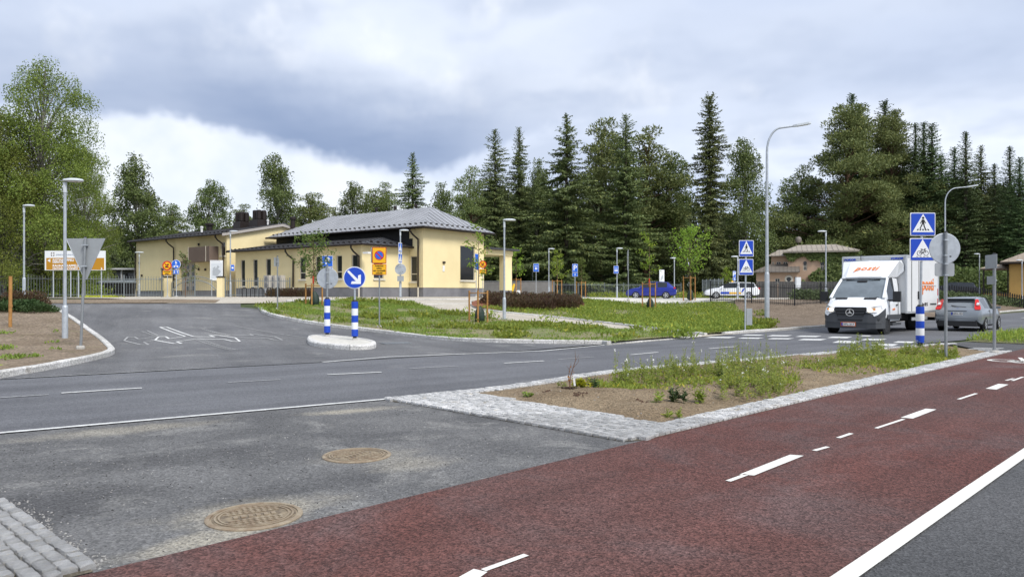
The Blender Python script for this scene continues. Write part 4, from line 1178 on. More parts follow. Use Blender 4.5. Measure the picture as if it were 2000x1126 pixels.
# --- tall left wing
TX1, TY0, TYD, TH = -18.5, -4.2, 6.6, 5.30
TX0 = fa(266, TY0)
TR = 6.28  # ridge height at y = 1.1
ft = front(TY0)
d0, d1 = fa(361, TY0), fa(381.5, TY0)
hl = [(fa(313, TY0), fa(320, TY0), 1.75, 2.65), (fa(336, TY0), fa(343, TY0), 1.75, 2.65), (fa(431, TY0), fa(440, TY0), 3.45, 4.6)]
hd = (d0 - 0.75, d1, 0.1, 3.05)
wall_with_holes('wall', (TX0, TX1), 0.55, TH, hl + [(hd[0], hd[1], 0.55, hd[3])], ft, m_yellow, chapel)
for i, h_ in enumerate(hl): window(chapel, ft, *h_, None, True)
MB().bbox(TX0, hd[0], TY0 + 0.03, TY0 + 0.3, -0.6, 0.55).bbox(hd[1], TX1 - 0.0, TY0 + 0.03, TY0 + 0.3, -0.6, 0.55).build('plinth', m_plinth, chapel)
# door: panelled double leaf with small square panes
dr = bpy.data.objects.new('door', None); COL.objects.link(dr); dr.parent = chapel
MB().bbox(hd[0], hd[1], TY0 + 0.12, TY0 + 0.16, 0.0, hd[3]).build('door_leaf', m_door, dr)
dx = (d1 - d0) / 2
for k in range(2):
    for j in range(4):
        cx = d0 + dx * (k + 0.5) - 0.12; cz = 0.75 + j * 0.62
        MB().bbox(cx - 0.16, cx + 0.16, TY0 + 0.095, TY0 + 0.118, cz - 0.17, cz + 0.17).build('pane', m_glass, dr)
    MB().bbox(d0 + dx*k - 0.04, d0 + dx*k - 0.0, TY0 + 0.09, TY0 + 0.119, 0.02, hd[3]).build('door_stile', m_frame, dr)
MB().bbox(hd[0] - 0.1, hd[1] + 0.12, TY0 - 0.25, TY0 - 0.002, hd[3] + 0.02, hd[3] + 0.10).build('door_canopy', m_brown, chapel)
# brown box sign over the door side
b0, b1 = fa(386, TY0), fa(427, TY0)
MB().bbox(b0, b1, TY0 - 0.85, TY0 - 0.002, 3.0, 4.25).build('brown_canopy_box', m_brown, chapel)
MB().bbox(b0 - 0.03, b0 + 0.02, TY0 - 0.88, TY0 - 0.855, 2.97, 4.28).bbox(b1 - 0.55, b1 - 0.5, TY0 - 0.88, TY0 - 0.853, 2.97, 4.28).build('box_trim', m_frame, chapel)
for px, z in ((278, 2.0), (389, 2.4), (402, 2.35), (389, 4.55), (273, 3.2)):
    a = fa(px, TY0); MB().bbox(a - 0.06, a + 0.06, TY0 - 0.12, TY0 - 0.001, z - 0.1, z + 0.1).build('wall_lamp', m_pipe, chapel)
# gable wall
et = endr(TX1)
MB().add([(TX1, TY0, -0.6), (TX1, TYD, -0.6), (TX1, TYD, TH), (TX1, 1.1, TR + 0.12), (TX1, TY0, TH)], [(0, 1, 2, 3, 4)]).build('gable_wall', m_yellow, chapel)
MB().add([(TX0, TY0, -0.6), (TX0, TYD, -0.6), (TX0, TYD, TH), (TX0, 1.1, TR + 0.12), (TX0, TY0, TH)], [(4, 3, 2, 1, 0)]).build('gable_wall', m_yellow, chapel)
k = (TR - TH) / (1.1 - TY0)
slope(chapel, ((TX0 - 0.4, TY0 - 0.6, TH - 0.6*k + 0.10), (TX1 + 0.3, TY0 - 0.6, TH - 0.6*k + 0.10), (TX1 + 0.3, 1.1, TR + 0.22), (TX0 - 0.4, 1.1, TR + 0.22)), 26, m_roofd, rib_h=0.04)
slope(chapel, ((TX1 + 0.3, TYD + 0.5, TH + 0.1), (TX0 - 0.4, TYD + 0.5, TH + 0.1), (TX0 - 0.4, 1.1, TR + 0.22), (TX1 + 0.3, 1.1, TR + 0.22)), 6, m_roofd, guard=False)
gutter([(TX0 - 0.4, TY0 - 0.63), (TX1 + 0.3, TY0 - 0.63)], chapel, TH - 0.6*k + 0.03)
mb = MB()   # pale verge board on the gable
for (y0, z0), (y1, z1) in (((TY0 - 0.6, TH - 0.6*k + 0.02), (1.1, TR + 0.14)), ((1.1, TR + 0.14), (TYD + 0.5, TH + 0.02))):
    mb.add([(TX1 + 0.302, y0, z0 - 0.16), (TX1 + 0.302, y1, z1 - 0.16), (TX1 + 0.302, y1, z1 + 0.09), (TX1 + 0.302, y0, z0 + 0.09), (TX1 + 0.26, y0, z0 - 0.16), (TX1 + 0.26, y1, z1 - 0.16), (TX1 + 0.26, y1, z1 + 0.09), (TX1 + 0.26, y0, z0 + 0.09)],
           [(0,1,2,3),(7,6,5,4),(0,4,5,1),(1,5,6,2),(2,6,7,3),(3,7,4,0)])
mb.build('verge_board', M('verge_grey', (0.42, 0.39, 0.36), 0.7), chapel)
# roof ventilators: box base with four round-cornered cowls
def ventilator(x, y, z, w=1.1, h=0.55):
    root = bpy.data.objects.new('roof_ventilator', None); COL.objects.link(root); root.parent = chapel; root.location = (x, y, z)
    MB().add([(-w/2-.06, -w/2-.06, -0.3), (w/2+.06, -w/2-.06, -0.3), (w/2+.06, w/2+.06, -0.3), (-w/2-.06, w/2+.06, -0.3), (-w/2, -w/2, h), (w/2, -w/2, h), (w/2, w/2, h), (-w/2, w/2, h)], [(4,5,6,7),(0,1,5,4),(1,2,6,5),(2,3,7,6),(3,0,4,7)]).build('base', m_pipe, root)
    for sx in (-1, 1):
        for sy in (-1, 1):
            MB().lathe([(0.20, h), (0.20, h + 0.02), (0.24, h + 0.06), (0.24, h + 0.82), (0.16, h + 0.88)], 12, Matrix.Translation((sx*0.26, sy*0.26, 0))).build('cowl', m_pipe, root, sm=40)
def rz_at(y): return lerp(TH + 0.1, TR + 0.22, (y - TY0) / (1.1 - TY0))
ventilator(fa(473, 0.2), 0.2, rz_at(0.2)); ventilator(fa(507, 0.6), 0.6, rz_at(0.6), 1.25)
def small_vent(x, y, z, h, r, mat): 
    MB().lathe([(r, -0.2), (r, h*0.7), (r*1.5, h*0.72), (r*1.5, h*0.95), (r*0.7, h)], 10).build('roof_pipe', mat, chapel, (x, y, z), sm=40)
small_vent(fa(409, 0.4), 0.4, rz_at(0.4), 0.75, 0.28, m_pipe); small_vent(fa(394, -1.5), -1.5, rz_at(-1.5), 0.6, 0.10, m_white); small_vent(fa(523, 0.9), 0.9, rz_at(0.9), 0.5, 0.08, m_white); small_vent(fa(572, 2.0), 2.0, TR, 0.9, 0.2, m_pipe)
for px in (812, 772, 735, 694):
    small_vent(fa(px, 4.3), 4.3, 6.85, 0.75, 0.09, m_pipe)
# downpipes with a swan neck, pale ends at the bottom
def downpipe(x, y, ztop, ov, ztip=0.3, along=(0, -1), side=0.45):
    mb = MB(); ax, ay = along
    tx, ty = (ay, -ax) 
    mb.tube([(x + ax*ov, y + ay*ov, ztop), (x + ax*ov, y + ay*ov, ztop - 0.25), (x + ax*ov*0.75 + 0.12, y + ay*ov*0.75, ztop - 0.5), (x + ax*0.12 + side, y + ay*0.12, ztop - 0.85), (x + ax*0.12 + side, y + ay*0.12, ztop - 1.15), (x + ax*0.12 + side, y + ay*0.12, ztip + 0.45)], 0.062, 8)
    mb.build('downpipe', m_pipe, chapel, sm=50)
    MB().tube([(x + ax*0.12 + side, y + ay*0.12, ztip + 0.45), (x + ax*0.12 + side, y + ay*0.12, 0.02)], 0.06, 8).build('pipe_end', m_frame, chapel, sm=50)
downpipe(fa(812, 0), 0, MH - 0.05, 0.6, side=0.35)
downpipe(fa(695, AY), AY, AH - 0.02, 0.45, side=0.45); downpipe(fa(567, AY), AY, AH - 0.02, 0.45, side=0.5)
downpipe(fa(337, TY0), TY0, TH - 0.05, 0.6, side=0.4); downpipe(fa(433, TY0), TY0, TH - 0.05, 0.6, side=0.4); downpipe(TX0 + 0.0, TY0, TH - 0.05, 0.6, side=0.05)
# house number plate and lamp on the end wall
ny = wy(866, 0)
MB().bbox(0.002, 0.10, ny - 0.1, ny + 0.14, 2.55, 2.70).build('wall_lamp', m_pipe, chapel)
MB().bbox(0.002, 0.03, ny - 0.10, ny + 0.12, 1.95, 2.38).build('number_plate', m_white, chapel)
MB().bbox(fa(716, AY), fa(725, AY) + 0.05, AY - 0.35, AY - 0.001, 3.0, 3.12).build('wall_camera', m_white, chapel)
# porch at the back right: roof, beam and pier
MB().bbox(-3.2, 0.55, MYD + 0.01, 11.2, 3.86, 4.02).build('porch_roof', m_roofd, chapel)
MB().bbox(-3.0, 0.2, MYD + 0.02, 10.7, 3.45, 3.855).build('porch_beam', m_yellow, chapel)
cx_, cy_ = -0.15, 10.15
MB().bbox(cx_ - 0.28, cx_ + 0.28, cy_ - 0.5, cy_ + 0.5, 0.55, 3.449).build('porch_pier', m_yellow, chapel)
MB().bbox(cx_ - 0.26, cx_ + 0.26, cy_ - 0.48, cy_ + 0.48, -0.6, 0.549).build('plinth', m_plinth, chapel)
MB().bbox(-8, -3.1, MYD + 0.4, MYD + 0.6, -0.5, 3.4).build('porch_back_wall', m_plinth, chapel)

# ------------------------------------------------------------------ the beige villa behind the car park
def villa():
    Y0 = 80.0; s = Y0 / FPX
    m_beige = M('beige_render', (0.52, 0.36, 0.25), 0.9, var=(0.7, 0.12), bump=(6, 0.3))
    m_vroof = M('pale_tin_roof', (0.42, 0.37, 0.31), 0.6, 0.2, var=(0.8, 0.2)); m_vdark = M('weathered_tin_roof', (0.20, 0.175, 0.15), 0.65, 0.2, var=(0.8, 0.2))
    x0 = xz(1477, Y0); z0 = H(xz(1560, Y0), Y0)
    v = empty('villa', (x0, Y0, z0), rad(-20), 'beige plastered villa with pale tin roof and ivy, behind the dark fence', 'building')
    def X(px): return (px - 1477) * s * 0.93
    def Z(py): return zz(py, Y0) - z0
    # low front wing
    w1 = X(1556); h1 = Z(531)
    ff = front(0.0)
    hw = [(X(1514), X(1524), Z(553), Z(543.5))]
    dd = (X(1552), X(1558), 0.1, Z(541))
    wall_with_holes('wall', (0, X(1560)), -0.5, h1, hw, ff, m_beige, v)
    window(v, ff, *hw[0], None, False, (0.5,), m_frame)
    MB().lathe([(0.42, 0), (0.42, 0.05), (0.30, 0.12), (0.24, 0.08)], 24, Matrix.Translation((X(1541), -0.002, Z(545.5))) @ Matrix.Rotation(rad(90), 4, 'X')).build('round_window_surround', m_frame, v, sm=40)
    MB().lathe([(0.235, 0), (0.235, 0.09)], 20, Matrix.Translation((X(1541), -0.004, Z(545.5))) @ Matrix.Rotation(rad(90), 4, 'X')).build('round_window_pane', m_glass, v)
    MB().bbox(X(1552), X(1557), -0.03, -0.002, Z(560), Z(541)).build('doorway', m_pipe, v)
    MB().add([(0, 0, -0.5), (0, 5, -0.5), (0, 5, h1), (0, 0, h1)], [(0,1,2,3)]).build('wall', m_beige, v)
    slope(v, ((-0.4, -0.5, h1), (X(1562), -0.5, h1), (X(1562), 3.6, h1 + 1.05), (X(1506), 3.6, h1 + 1.05)), 12, m_vdark, guard=False)
    # upper middle part with a strip of windows
    xa, xb = X(1506), X(1540); yb = 3.2; hm = Z(497)
    f2 = front(yb)
    ws = [(X(1507.5), X(1512), Z(519), Z(509)), (X(1516.5), X(1526), Z(519), Z(509)), (X(1530.5), X(1539), Z(519), Z(509))]
    wall_with_holes('wall', (xa, xb), h1, hm, ws, f2, m_beige, v)
    for q in ws: window(v, f2, *q, None, False, (0.5,), m_frame)
    MB().add([(xa, yb, h1), (xa, yb + 5, h1), (xa, yb + 5, hm), (xa, yb, hm)], [(0,1,2,3)]).build('wall', m_beige, v)
    slope(v, ((xa - 0.4, yb - 0.4, hm), (xb, yb - 0.4, hm), (xb, yb + 3, hm + 0.8), (X(1520), yb + 3, hm + 0.8)), 5, m_vroof, guard=False)
    # main tall block
    xc, xd = X(1540), X(1668); ym = 2.0; hmain = Z(490)
    f3 = front(ym)
    aw = [(X(1570), X(1577), Z(528), Z(513)), (X(1603), X(1611), Z(528), Z(513))]
    wall_with_holes('wall', (xc, xd), -0.5, hmain, aw, f3, m_beige, v)
    for q in aw:
        window(v, f3, *q, 0.55, False, (0.5,), m_frame)
        MB().lathe([(q[1]/2 - q[0]/2, 0.0), (q[1]/2 - q[0]/2, 0.03)], 20, Matrix.Translation(((q[0]+q[1])/2, ym - 0.003, q[3])) @ Matrix.Rotation(rad(90), 4, 'X')).build('window_arch', m_glass, v)
    MB().add([(xc, ym, -0.5), (xc, ym + 7, -0.5), (xc, ym + 7, hmain), (xc, ym, hmain)], [(0,1,2,3)]).build('wall', m_beige, v)
    rt = Z(474)
    slope(v, ((xc - 0.6, ym - 0.6, hmain), (xd + 0.5, ym - 0.6, hmain), (xd - 1.6, ym + 3.5, rt), (X(1562), ym + 3.5, rt)), 15, m_vroof, guard=False)
    MB().bbox(xc - 0.55, xd + 0.45, ym - 0.55, ym + 6, hmain - 0.16, hmain - 0.11).build('eaves', m_frame, v)
    MB().lathe([(0.03, 0), (0.03, 0.25), (0.28, 0.3), (0.36, 0.6), (0.26, 0.88), (0.02, 0.98)], 16).build('ball_finial', m_vdark, v, (X(1562), ym + 3.5, rt), sm=60)
    # ivy clothing the front
    rng = np.random.default_rng(5); B = []; n = 5200
    while len(B) < n:
        a = rng.uniform(xc - 0.2, xd + 0.6); z = rng.uniform(-0.2, hmain - 0.12)
        u = (a - xc) / (xd - xc); hz = z / hmain
        keep = (hz > 0.86 + 0.05 * math.sin(a * 3)) or (u > 0.42 + 0.10 * math.sin(z * 2.1)) or (hz < 0.42 + 0.1 * math.sin(a * 2) and u > 0.22)
        if any(q[0] - 0.05 < a < q[1] + 0.05 and q[2] < z < q[3] + 0.2 for q in aw): keep = False
        if keep: B.append((a, ym - 0.05 - 0.35 * rng.random() * (1.3 - hz), z))
    B = np.array(B)
    link('ivy', leaves('ivy', B, rng.normal(0, 0.5, (n, 3)) + (0, -0.3, -0.8), rng.normal(0, 0.4, (n, 3)) + (0, -1, 0.3), rng.uniform(0.2, 0.36, n), rng.uniform(0.16, 0.3, n), m_birchd), v)
villa()

# ------------------------------------------------------------------ ochre house at the right edge
def ochre_house():
    Y0 = 74.0
    m_och = M('ochre_render', (0.62, 0.38, 0.12), 0.9, var=(0.6, 0.12)); m_or = M('beige_tile_roof', (0.34, 0.28, 0.22), 0.85, var=(2, 0.25), bump=(5, 0.4))
    x0 = xz(1971, Y0); z0 = H(x0, Y0)
    h = zz(511, Y0) - z0
    v = empty('ochre_house', (x0, Y0, z0), rad(-36), 'ochre house with beige roof cut by the right edge, behind the dark fence', 'building')
    MB().bbox(0, 9, 0, 7, -0.5, h).build('wall', m_och, v)
    ov = 0.75
    slope(v, ((-ov, -ov, h), (9 + ov, -ov, h), (5.5, 3.5, h + 1.9), (3.2, 3.5, h + 1.9)), 14, m_or, guard=False, rib_h=0.03)
    slope(v, ((-ov, 7 + ov, h), (-ov, -ov, h), (3.2, 3.5, h + 1.9), (3.2, 3.5, h + 1.9)), 10, m_or, guard=False, rib_h=0.03)
    MB().bbox(2.0, 3.0, 3.0, 4.2, h + 0.7, h + 2.3).build('chimney', m_or, v)
    MB().bbox(-ov + 0.05, 9, -ov + 0.05, 7, h - 0.22, h - 0.11).build('eaves', m_pipe, v)
    MB().tube([(-0.5, -0.5, h - 0.2), (-0.1, -0.1, h - 0.7), (-0.1, -0.1, 0)], 0.06, 8).build('downpipe', m_pipe, v, sm=50)
    # porch on the left
    ph = zz(524, Y0) - z0
    MB().bbox(-2.4, -0.01, 1.0, 4.0, ph - 0.08, ph + 0.06).build('porch_roof', m_or, v)
    MB().add([(-2.6, 0.8, ph + 0.06), (-0.01, 0.8, ph + 0.06), (-0.01, 4.2, ph + 0.06), (-2.6, 4.2, ph + 0.06), (-1.7, 2.4, ph + 0.5), (-0.01, 2.4, ph + 0.5)], [(0,1,5,4),(2,3,4,5),(3,0,4)]).build('porch_roof_top', m_or, v)
    MB().bbox(-2.3, -2.15, 1.1, 1.25, -0.3, ph - 0.09).build('porch_post', m_pipe, v)
    MB().bbox(-2.3, -0.01, 1.1, 1.2, 0.3, 0.95).build('porch_parapet', m_och, v)
ochre_house()

# ------------------------------------------------------------------ grey shed at the left
def shed():
    Y0 = 72.0
    x0, x1 = xz(196, Y0), xz(268, Y0); z0 = H(x0, Y0)
    m_sg = M('shed_grey', (0.16, 0.16, 0.165), 0.8, var=(1.5, 0.2)); m_sp = M('shed_pale_trim', (0.46, 0.46, 0.46), 0.7)
    v = empty('shed', (x0, Y0, z0), 0, 'low grey shed with flat roof and pale posts at the left chapel wall', 'shed')
    w = x1 - x0; h = zz(524, Y0) - z0
    MB().bbox(-0.3, w + 0.3, -0.4, 4, h - 0.16, h).build('flat_roof', m_pipe, v)
    MB().bbox(-0.3, w + 0.3, -0.43, -0.40, h - 0.13, h + 0.03).build('roof_edge', m_sp, v)
    MB().bbox(0, w, 0.5, 3.9, -0.3, h - 0.161).build('wall', m_sg, v)
    for a in (0.8, 2.1, w - 0.2):
        MB().bbox(a - 0.07, a + 0.07, -0.1, 0.04, -0.3, h - 0.161).build('post', m_sp, v)
    for a in (1.0, 2.3):
        MB().bbox(a, a + 0.95, 0.44, 0.498, 0.8, h - 0.45).build('pane', m_glass, v)
shed()
# ------------------------------------------------------------------ street lamps, signs and other street furniture
m_galv = M('galvanised_steel', (0.50, 0.54, 0.58), 0.5, 0.35, var=(6, 0.2))
m_galvd = M('weathered_steel', (0.30, 0.32, 0.335), 0.55, 0.35, var=(5, 0.2))
m_lamp = M('lamp_head_grey', (0.60, 0.64, 0.67), 0.4, 0.1)
m_lens = M('lamp_lens', (0.75, 0.75, 0.72), 0.3)
m_signb = M('sign_back_grey', (0.36, 0.385, 0.40), 0.55, 0.15, var=(4, 0.1))
m_blue = M('sign_blue', (0.012, 0.065, 0.48), 0.45)
m_blue2 = M('sign_light_blue', (0.02, 0.13, 0.62), 0.45)
m_sw = M('sign_white', (0.80, 0.82, 0.84), 0.45)
m_sy = M('sign_yellow', (0.86, 0.46, 0.015), 0.45)
m_sr = M('sign_red', (0.55, 0.02, 0.02), 0.45)
m_sk = M('sign_black', (0.012, 0.012, 0.012), 0.5)
m_sbrown = M('sign_brown', (0.48, 0.23, 0.015), 0.5)
m_concrete = M('concrete_foot', (0.50, 0.48, 0.44), 0.9, var=(8, 0.2))
m_pine_post = M('fresh_timber', (0.47, 0.24, 0.075), 0.8, var=(5, 0.35), bump=(9, 0.3))
m_blackp = M('black_powder_coat', (0.018, 0.019, 0.021), 0.5, 0.2)
m_fence = M('grey_fence_steel', (0.20, 0.225, 0.235), 0.55, 0.3)

def park_lamp(px, ytop, Y, label, side=1, foot=True, rz=0.0, r=1.0, z=None, head=0.66):
    x = xz(px, Y); z0 = H(x, Y) if z is None else z
    h = zz(ytop, Y) - z0
    o = empty('park_lamp', (x, Y, z0), rz, label, 'lamp', 'flat headed lamps on grey poles')
    MB().lathe([(0.085*r, -0.3), (0.085*r, 1.02), (0.075*r, 1.08), (0.052*r, 1.10)], 14).build('pole_base', m_galv, o, sm=40)
    MB().lathe([(0.05*r, 1.10), (0.043*r, h - 0.35), (0.043*r, h - 0.04)], 12).build('pole', m_galv, o, sm=40)
    MB().lathe([(0.056*r, h - 0.36), (0.056*r, h - 0.05)], 12).build('sleeve', m_lamp, o, sm=40)
    hd = MB(); L = head
    V = []; n = 20
    for zt, sc in ((-0.03, 0.55), (-0.012, 0.97), (0.012, 1.0), (0.05, 0.86), (0.075, 0.45)):
        for k in range(n):
            a = 2*math.pi*k/n; V.append((side*(L*0.38) + math.cos(a)*L/2*sc, math.sin(a)*0.16*sc, h + zt))
    F = [(i*n+k, i*n+(k+1) % n, (i+1)*n+(k+1) % n, (i+1)*n+k) for i in range(4) for k in range(n)] + [tuple(range(n))[::-1], tuple(range(4*n, 5*n))]
    hd.add(V, F); hd.build('lamp_head', m_lamp, o, sm=40)
    MB().bbox(side*L*0.3, side*L*0.78, -0.09, 0.09, h - 0.036, h - 0.031).build('lens', m_lens, o)
    if foot: MB().lathe([(0.16*r, -0.05), (0.16*r, 0.035), (0.12*r, 0.05)], 14).build('base_plate', m_galvd, o, sm=40)
    return o
park_lamp(127, 353, 22.8, 'nearest park lamp, in front of the triangular sign back at the left')
park_lamp(47, 402, 39.5, 'park lamp at the far left, above the low green shrubs')
park_lamp(450, 452, 55.6, 'park lamp with a small blue plate, right of the map board')
park_lamp(782, 450, 50.5, 'park lamp carrying sign plates in front of the chapel annex')
park_lamp(985, 430, 37.0, 'park lamp on the path edge in front of the dark shrub bed')
park_lamp(272, 493, 64.0, 'low lamp in front of the left chapel wall', head=0.8, side=0)
park_lamp(1072, 486, 73, 'park lamp behind the shrub bed, left of the blue parking sign')
park_lamp(1040, 511, 84, 'small far lamp left of the blue bus bay sign')
park_lamp(1205, 485, 71, 'park lamp with blue plate left of the blue car')
park_lamp(1317, 504, 74, 'short lamp between the blue car and the big sapling', side=-0.4)
park_lamp(1441, 501, 64, 'park lamp half hidden by the pair of crossing signs', side=-1)
park_lamp(1613, 452, 52, 'park lamp left of the white van', side=-1)
park_lamp(1913, 496, 78, 'far lamp over the dark car on the right', side=-1)
park_lamp(1996, 508, 72, 'lamp post in front of the ochre house', side=-1)

def street_lamp(px, ybase, ytop, reach, label, Y=None, z=None, r=1.0):
    p = gp(px, ybase) if Y is None else Vector((xz(px, Y), Y, H(xz(px, Y), Y)))
    h = zz(ytop, p.y) - p.z
    o = empty('street_lamp', p, rad(-6), label, 'street lamp', 'tall curved street lamps')
    MB().lathe([(0.12*r, -0.3), (0.12*r, 2.55), (0.10*r, 2.66), (0.085*r, 2.68)], 14).build('pole_base', m_galv, o, sm=40)
    pts = [(0, 0, 2.6), (0, 0, h*0.55), (0, 0, h*0.86)]
    rs = [0.085*r, 0.07*r, 0.058*r]
    bend = reach * 0.42
    for k in range(1, 8):
        a = rad(80 * k / 7); pts.append((bend*(1 - math.cos(a)), 0, h*0.86 + (h*0.115)*math.sin(a))); rs.append(0.05*r)
    pts.append((reach*0.80, 0, h*0.982)); rs.append(0.045*r)
    MB().tube(pts, rs, 10).build('pole', m_galv, o, sm=50)
    M_ = Matrix.Translation((reach*0.8, 0, h*0.982)) @ Matrix.Rotation(rad(-9), 4, 'Y')
    hd = MB(); hd.prism([(-0.12, -0.05), (0.05, -0.12), (0.62, -0.15), (0.74, -0.08), (0.74, 0.08), (0.62, 0.15), (0.05, 0.12), (-0.12, 0.05)], -0.04, 0.055, M_)
    hd.build('lamp_head', m_lamp, o)
    MB().prism([(0.1, -0.1), (0.6, -0.12), (0.6, 0.12), (0.1, 0.1)], -0.052, -0.042, M_).build('lens', m_lens, o)
    MB().lathe([(0.2*r, -0.05), (0.2*r, 0.04)], 14).build('base_plate', m_galvd, o)
    return o
street_lamp(1498, 637, 240, 1.7, 'tallest curved street lamp, left of the white van')
street_lamp(1846, 0, 361, 2.0, 'curved street lamp rising above the round grey sign back', Y=56, r=0.8)

def post(o, h, r=0.03, mat=None, foot=True, z0=-0.3, lean=0.0):
    MB().tube([(0, 0, z0), (lean, 0, h)], r, 10).build('pole', mat or m_galvd, o, sm=50)
    MB().lathe([(r*0.95, 0.0), (r*1.05, 0.012), (r*0.6, 0.03)], 10, Matrix.Translation((lean, 0, h))).build('pole_cap', m_sk, o, sm=50)
    if foot: MB().lathe([(0.11, -0.08), (0.11, 0.05), (0.09, 0.09)], 10).build('concrete_foot', m_concrete, o)
def clamp(o, z, x=0.0, w=0.085):
    MB().bbox(x - w/2, x + w/2, -0.045, 0.045, z - 0.018, z + 0.018).build('clamp', m_galv, o)
def plate(o, name, poly, mat, y, z, x=0.0, th=0.012, Mx=None):
    """flat plate in the sign plane, its face at depth y (towards -y)"""
    return MB().prism(poly, -th, 0.0, (Mx or Matrix.Identity(4)) @ face_at(x, y, z)).build(name, mat, o)

# traffic island: arrow sign and its twin seen from behind, each on a striped marker
def marker(o, z0, h, r=0.13, n=5):
    MB().lathe([(r*0.75, z0), (r*0.55, z0 + 0.06), (r*0.6, z0 + 0.10)], 14).build('marker_foot', m_sk, o, sm=40)
    for k in range(n):
        a, b = z0 + 0.10 + h*k/n, z0 + 0.10 + h*(k+1)/n
        MB().lathe([(r*0.98, a), (r, a + 0.01), (r, b - 0.001), (r*0.98, b)], 18).build('blue_band' if k % 2 == 0 else 'white_band', m_blue if k % 2 == 0 else m_sw, o, sm=40)
    MB().lathe([(r*0.9, z0 + 0.1 + h), (r*0.5, z0 + 0.16 + h)], 18).build('marker_cap', m_sk, o, sm=40)
def arrow_sign():
    Y = 23.6; x = xz(693, Y); z0 = H(x, Y) + 0.14
    o = empty('arrow_sign', (x, Y, z0), rad(4), 'round blue sign with white slanting arrow on a striped marker', 'traffic sign', 'signs on the traffic island')
    cz = zz(542, Y) - z0
    MB().lathe([(0.09, -0.02), (0.09, 0.04), (0.07, 0.06)], 12).build('socket', m_concrete, o)
    marker(o, 0.02, 1.10, 0.105); MB().tube([(0, 0, 1.1), (0, 0, cz + 0.33)], 0.032, 10).build('pole', m_galv, o, sm=50)
    R_ = 0.355
    plate(o, 'sign_plate', circle(R_, 40), m_sw, -0.05, cz); plate(o, 'blue_disc', circle(R_ - 0.028, 40), m_blue, -0.062, cz, th=0.002)
    a = plate(o, 'white_arrow', [(-0.235, 0.19), (-0.185, 0.24), (0.105, -0.05), (0.115, 0.075), (0.20, 0.10), (0.20, -0.20), (-0.11, -0.20), (-0.09, -0.115), (0.045, -0.115)], m_sw, -0.066, cz, th=0.002)
    clamp(o, cz + 0.15); clamp(o, cz - 0.15)
arrow_sign()
def back_disc(px, Y, cy, dia, label, island=True, name='round_sign', z0=None, plate2=None, ph=None, group=None, base_r=0.032, rz=0.0, tilt=0.0):
    x = xz(px, Y); zb = (H(x, Y) + (0.14 if island else 0.05)) if z0 is None else z0
    o = empty(name, (x, Y, zb), rz, label, 'traffic sign', group)
    cz = zz(cy, Y) - zb; r = dia * Y / FPX / 2
    MB().prism(circle(r, 40), -0.004, 0.012, face_at(0, 0.062, cz)).build('sign_plate', m_signb, o)
    MB().lathe([(r - 0.006, -0.004), (r + 0.006, 0.0), (r + 0.006, 0.016), (r - 0.006, 0.02)], 40, face_at(0, 0.064, cz)).build('plate_rim', m_galv, o)
    clamp(o, cz + r*0.55); clamp(o, cz - r*0.45)
    MB().bbox(r*0.3, r*0.42, 0.04, 0.049, cz - r*0.55, cz - r*0.47).build('sticker', m_sk, o)
    return o, cz, r
o, cz, r = back_disc(639, 25.3, 543, 41, 'round sign seen from behind on a striped marker, left on the island', group='signs on the traffic island')
marker(o, 0.02, 1.14, 0.105); MB().tube([(0, 0, 1.1), (0, 0, cz + 0.45)], 0.034, 10).build('pole', m_galvd, o, sm=50); MB().lathe([(0.09, -0.02), (0.09, 0.04), (0.07, 0.06)], 12).build('socket', m_concrete, o)

# yield sign from behind
def yield_back():
    p = gp(157, 681, 0.09); Y = p.y
    o = empty('yield_sign', p, rad(-3), 'triangular sign seen from behind on a leaning pole at the street corner', 'traffic sign')
    top = zz(466, Y) - p.z; bot = zz(545, Y) - p.z; w = 78 * Y / FPX; lean = 0.14
    cx = lean * 0.75
    tri = [(-w/2, top), (w/2, top), (0.03, bot), (-0.03, bot)]
    tri = [(x_ + cx, z_) for x_, z_ in tri]
    MB().prism(tri, -0.004, 0.012, face_at(0, 0.07, 0)).build('sign_plate', m_signb, o)
    for a, b in zip(tri, tri[1:] + tri[:1]):
        MB().tube([(a[0], 0.064, a[1]), (b[0], 0.064, b[1])], 0.011, 6).build('plate_rim', m_galv, o)
    post(o, top + 0.03, 0.036, m_galvd, True, -0.2, lean*1.0)
    for t in (0.2, 0.72): clamp(o, lerp(bot, top, t + 0.12), lean * lerp(bot, top, t)/top, 0.14)
yield_back()

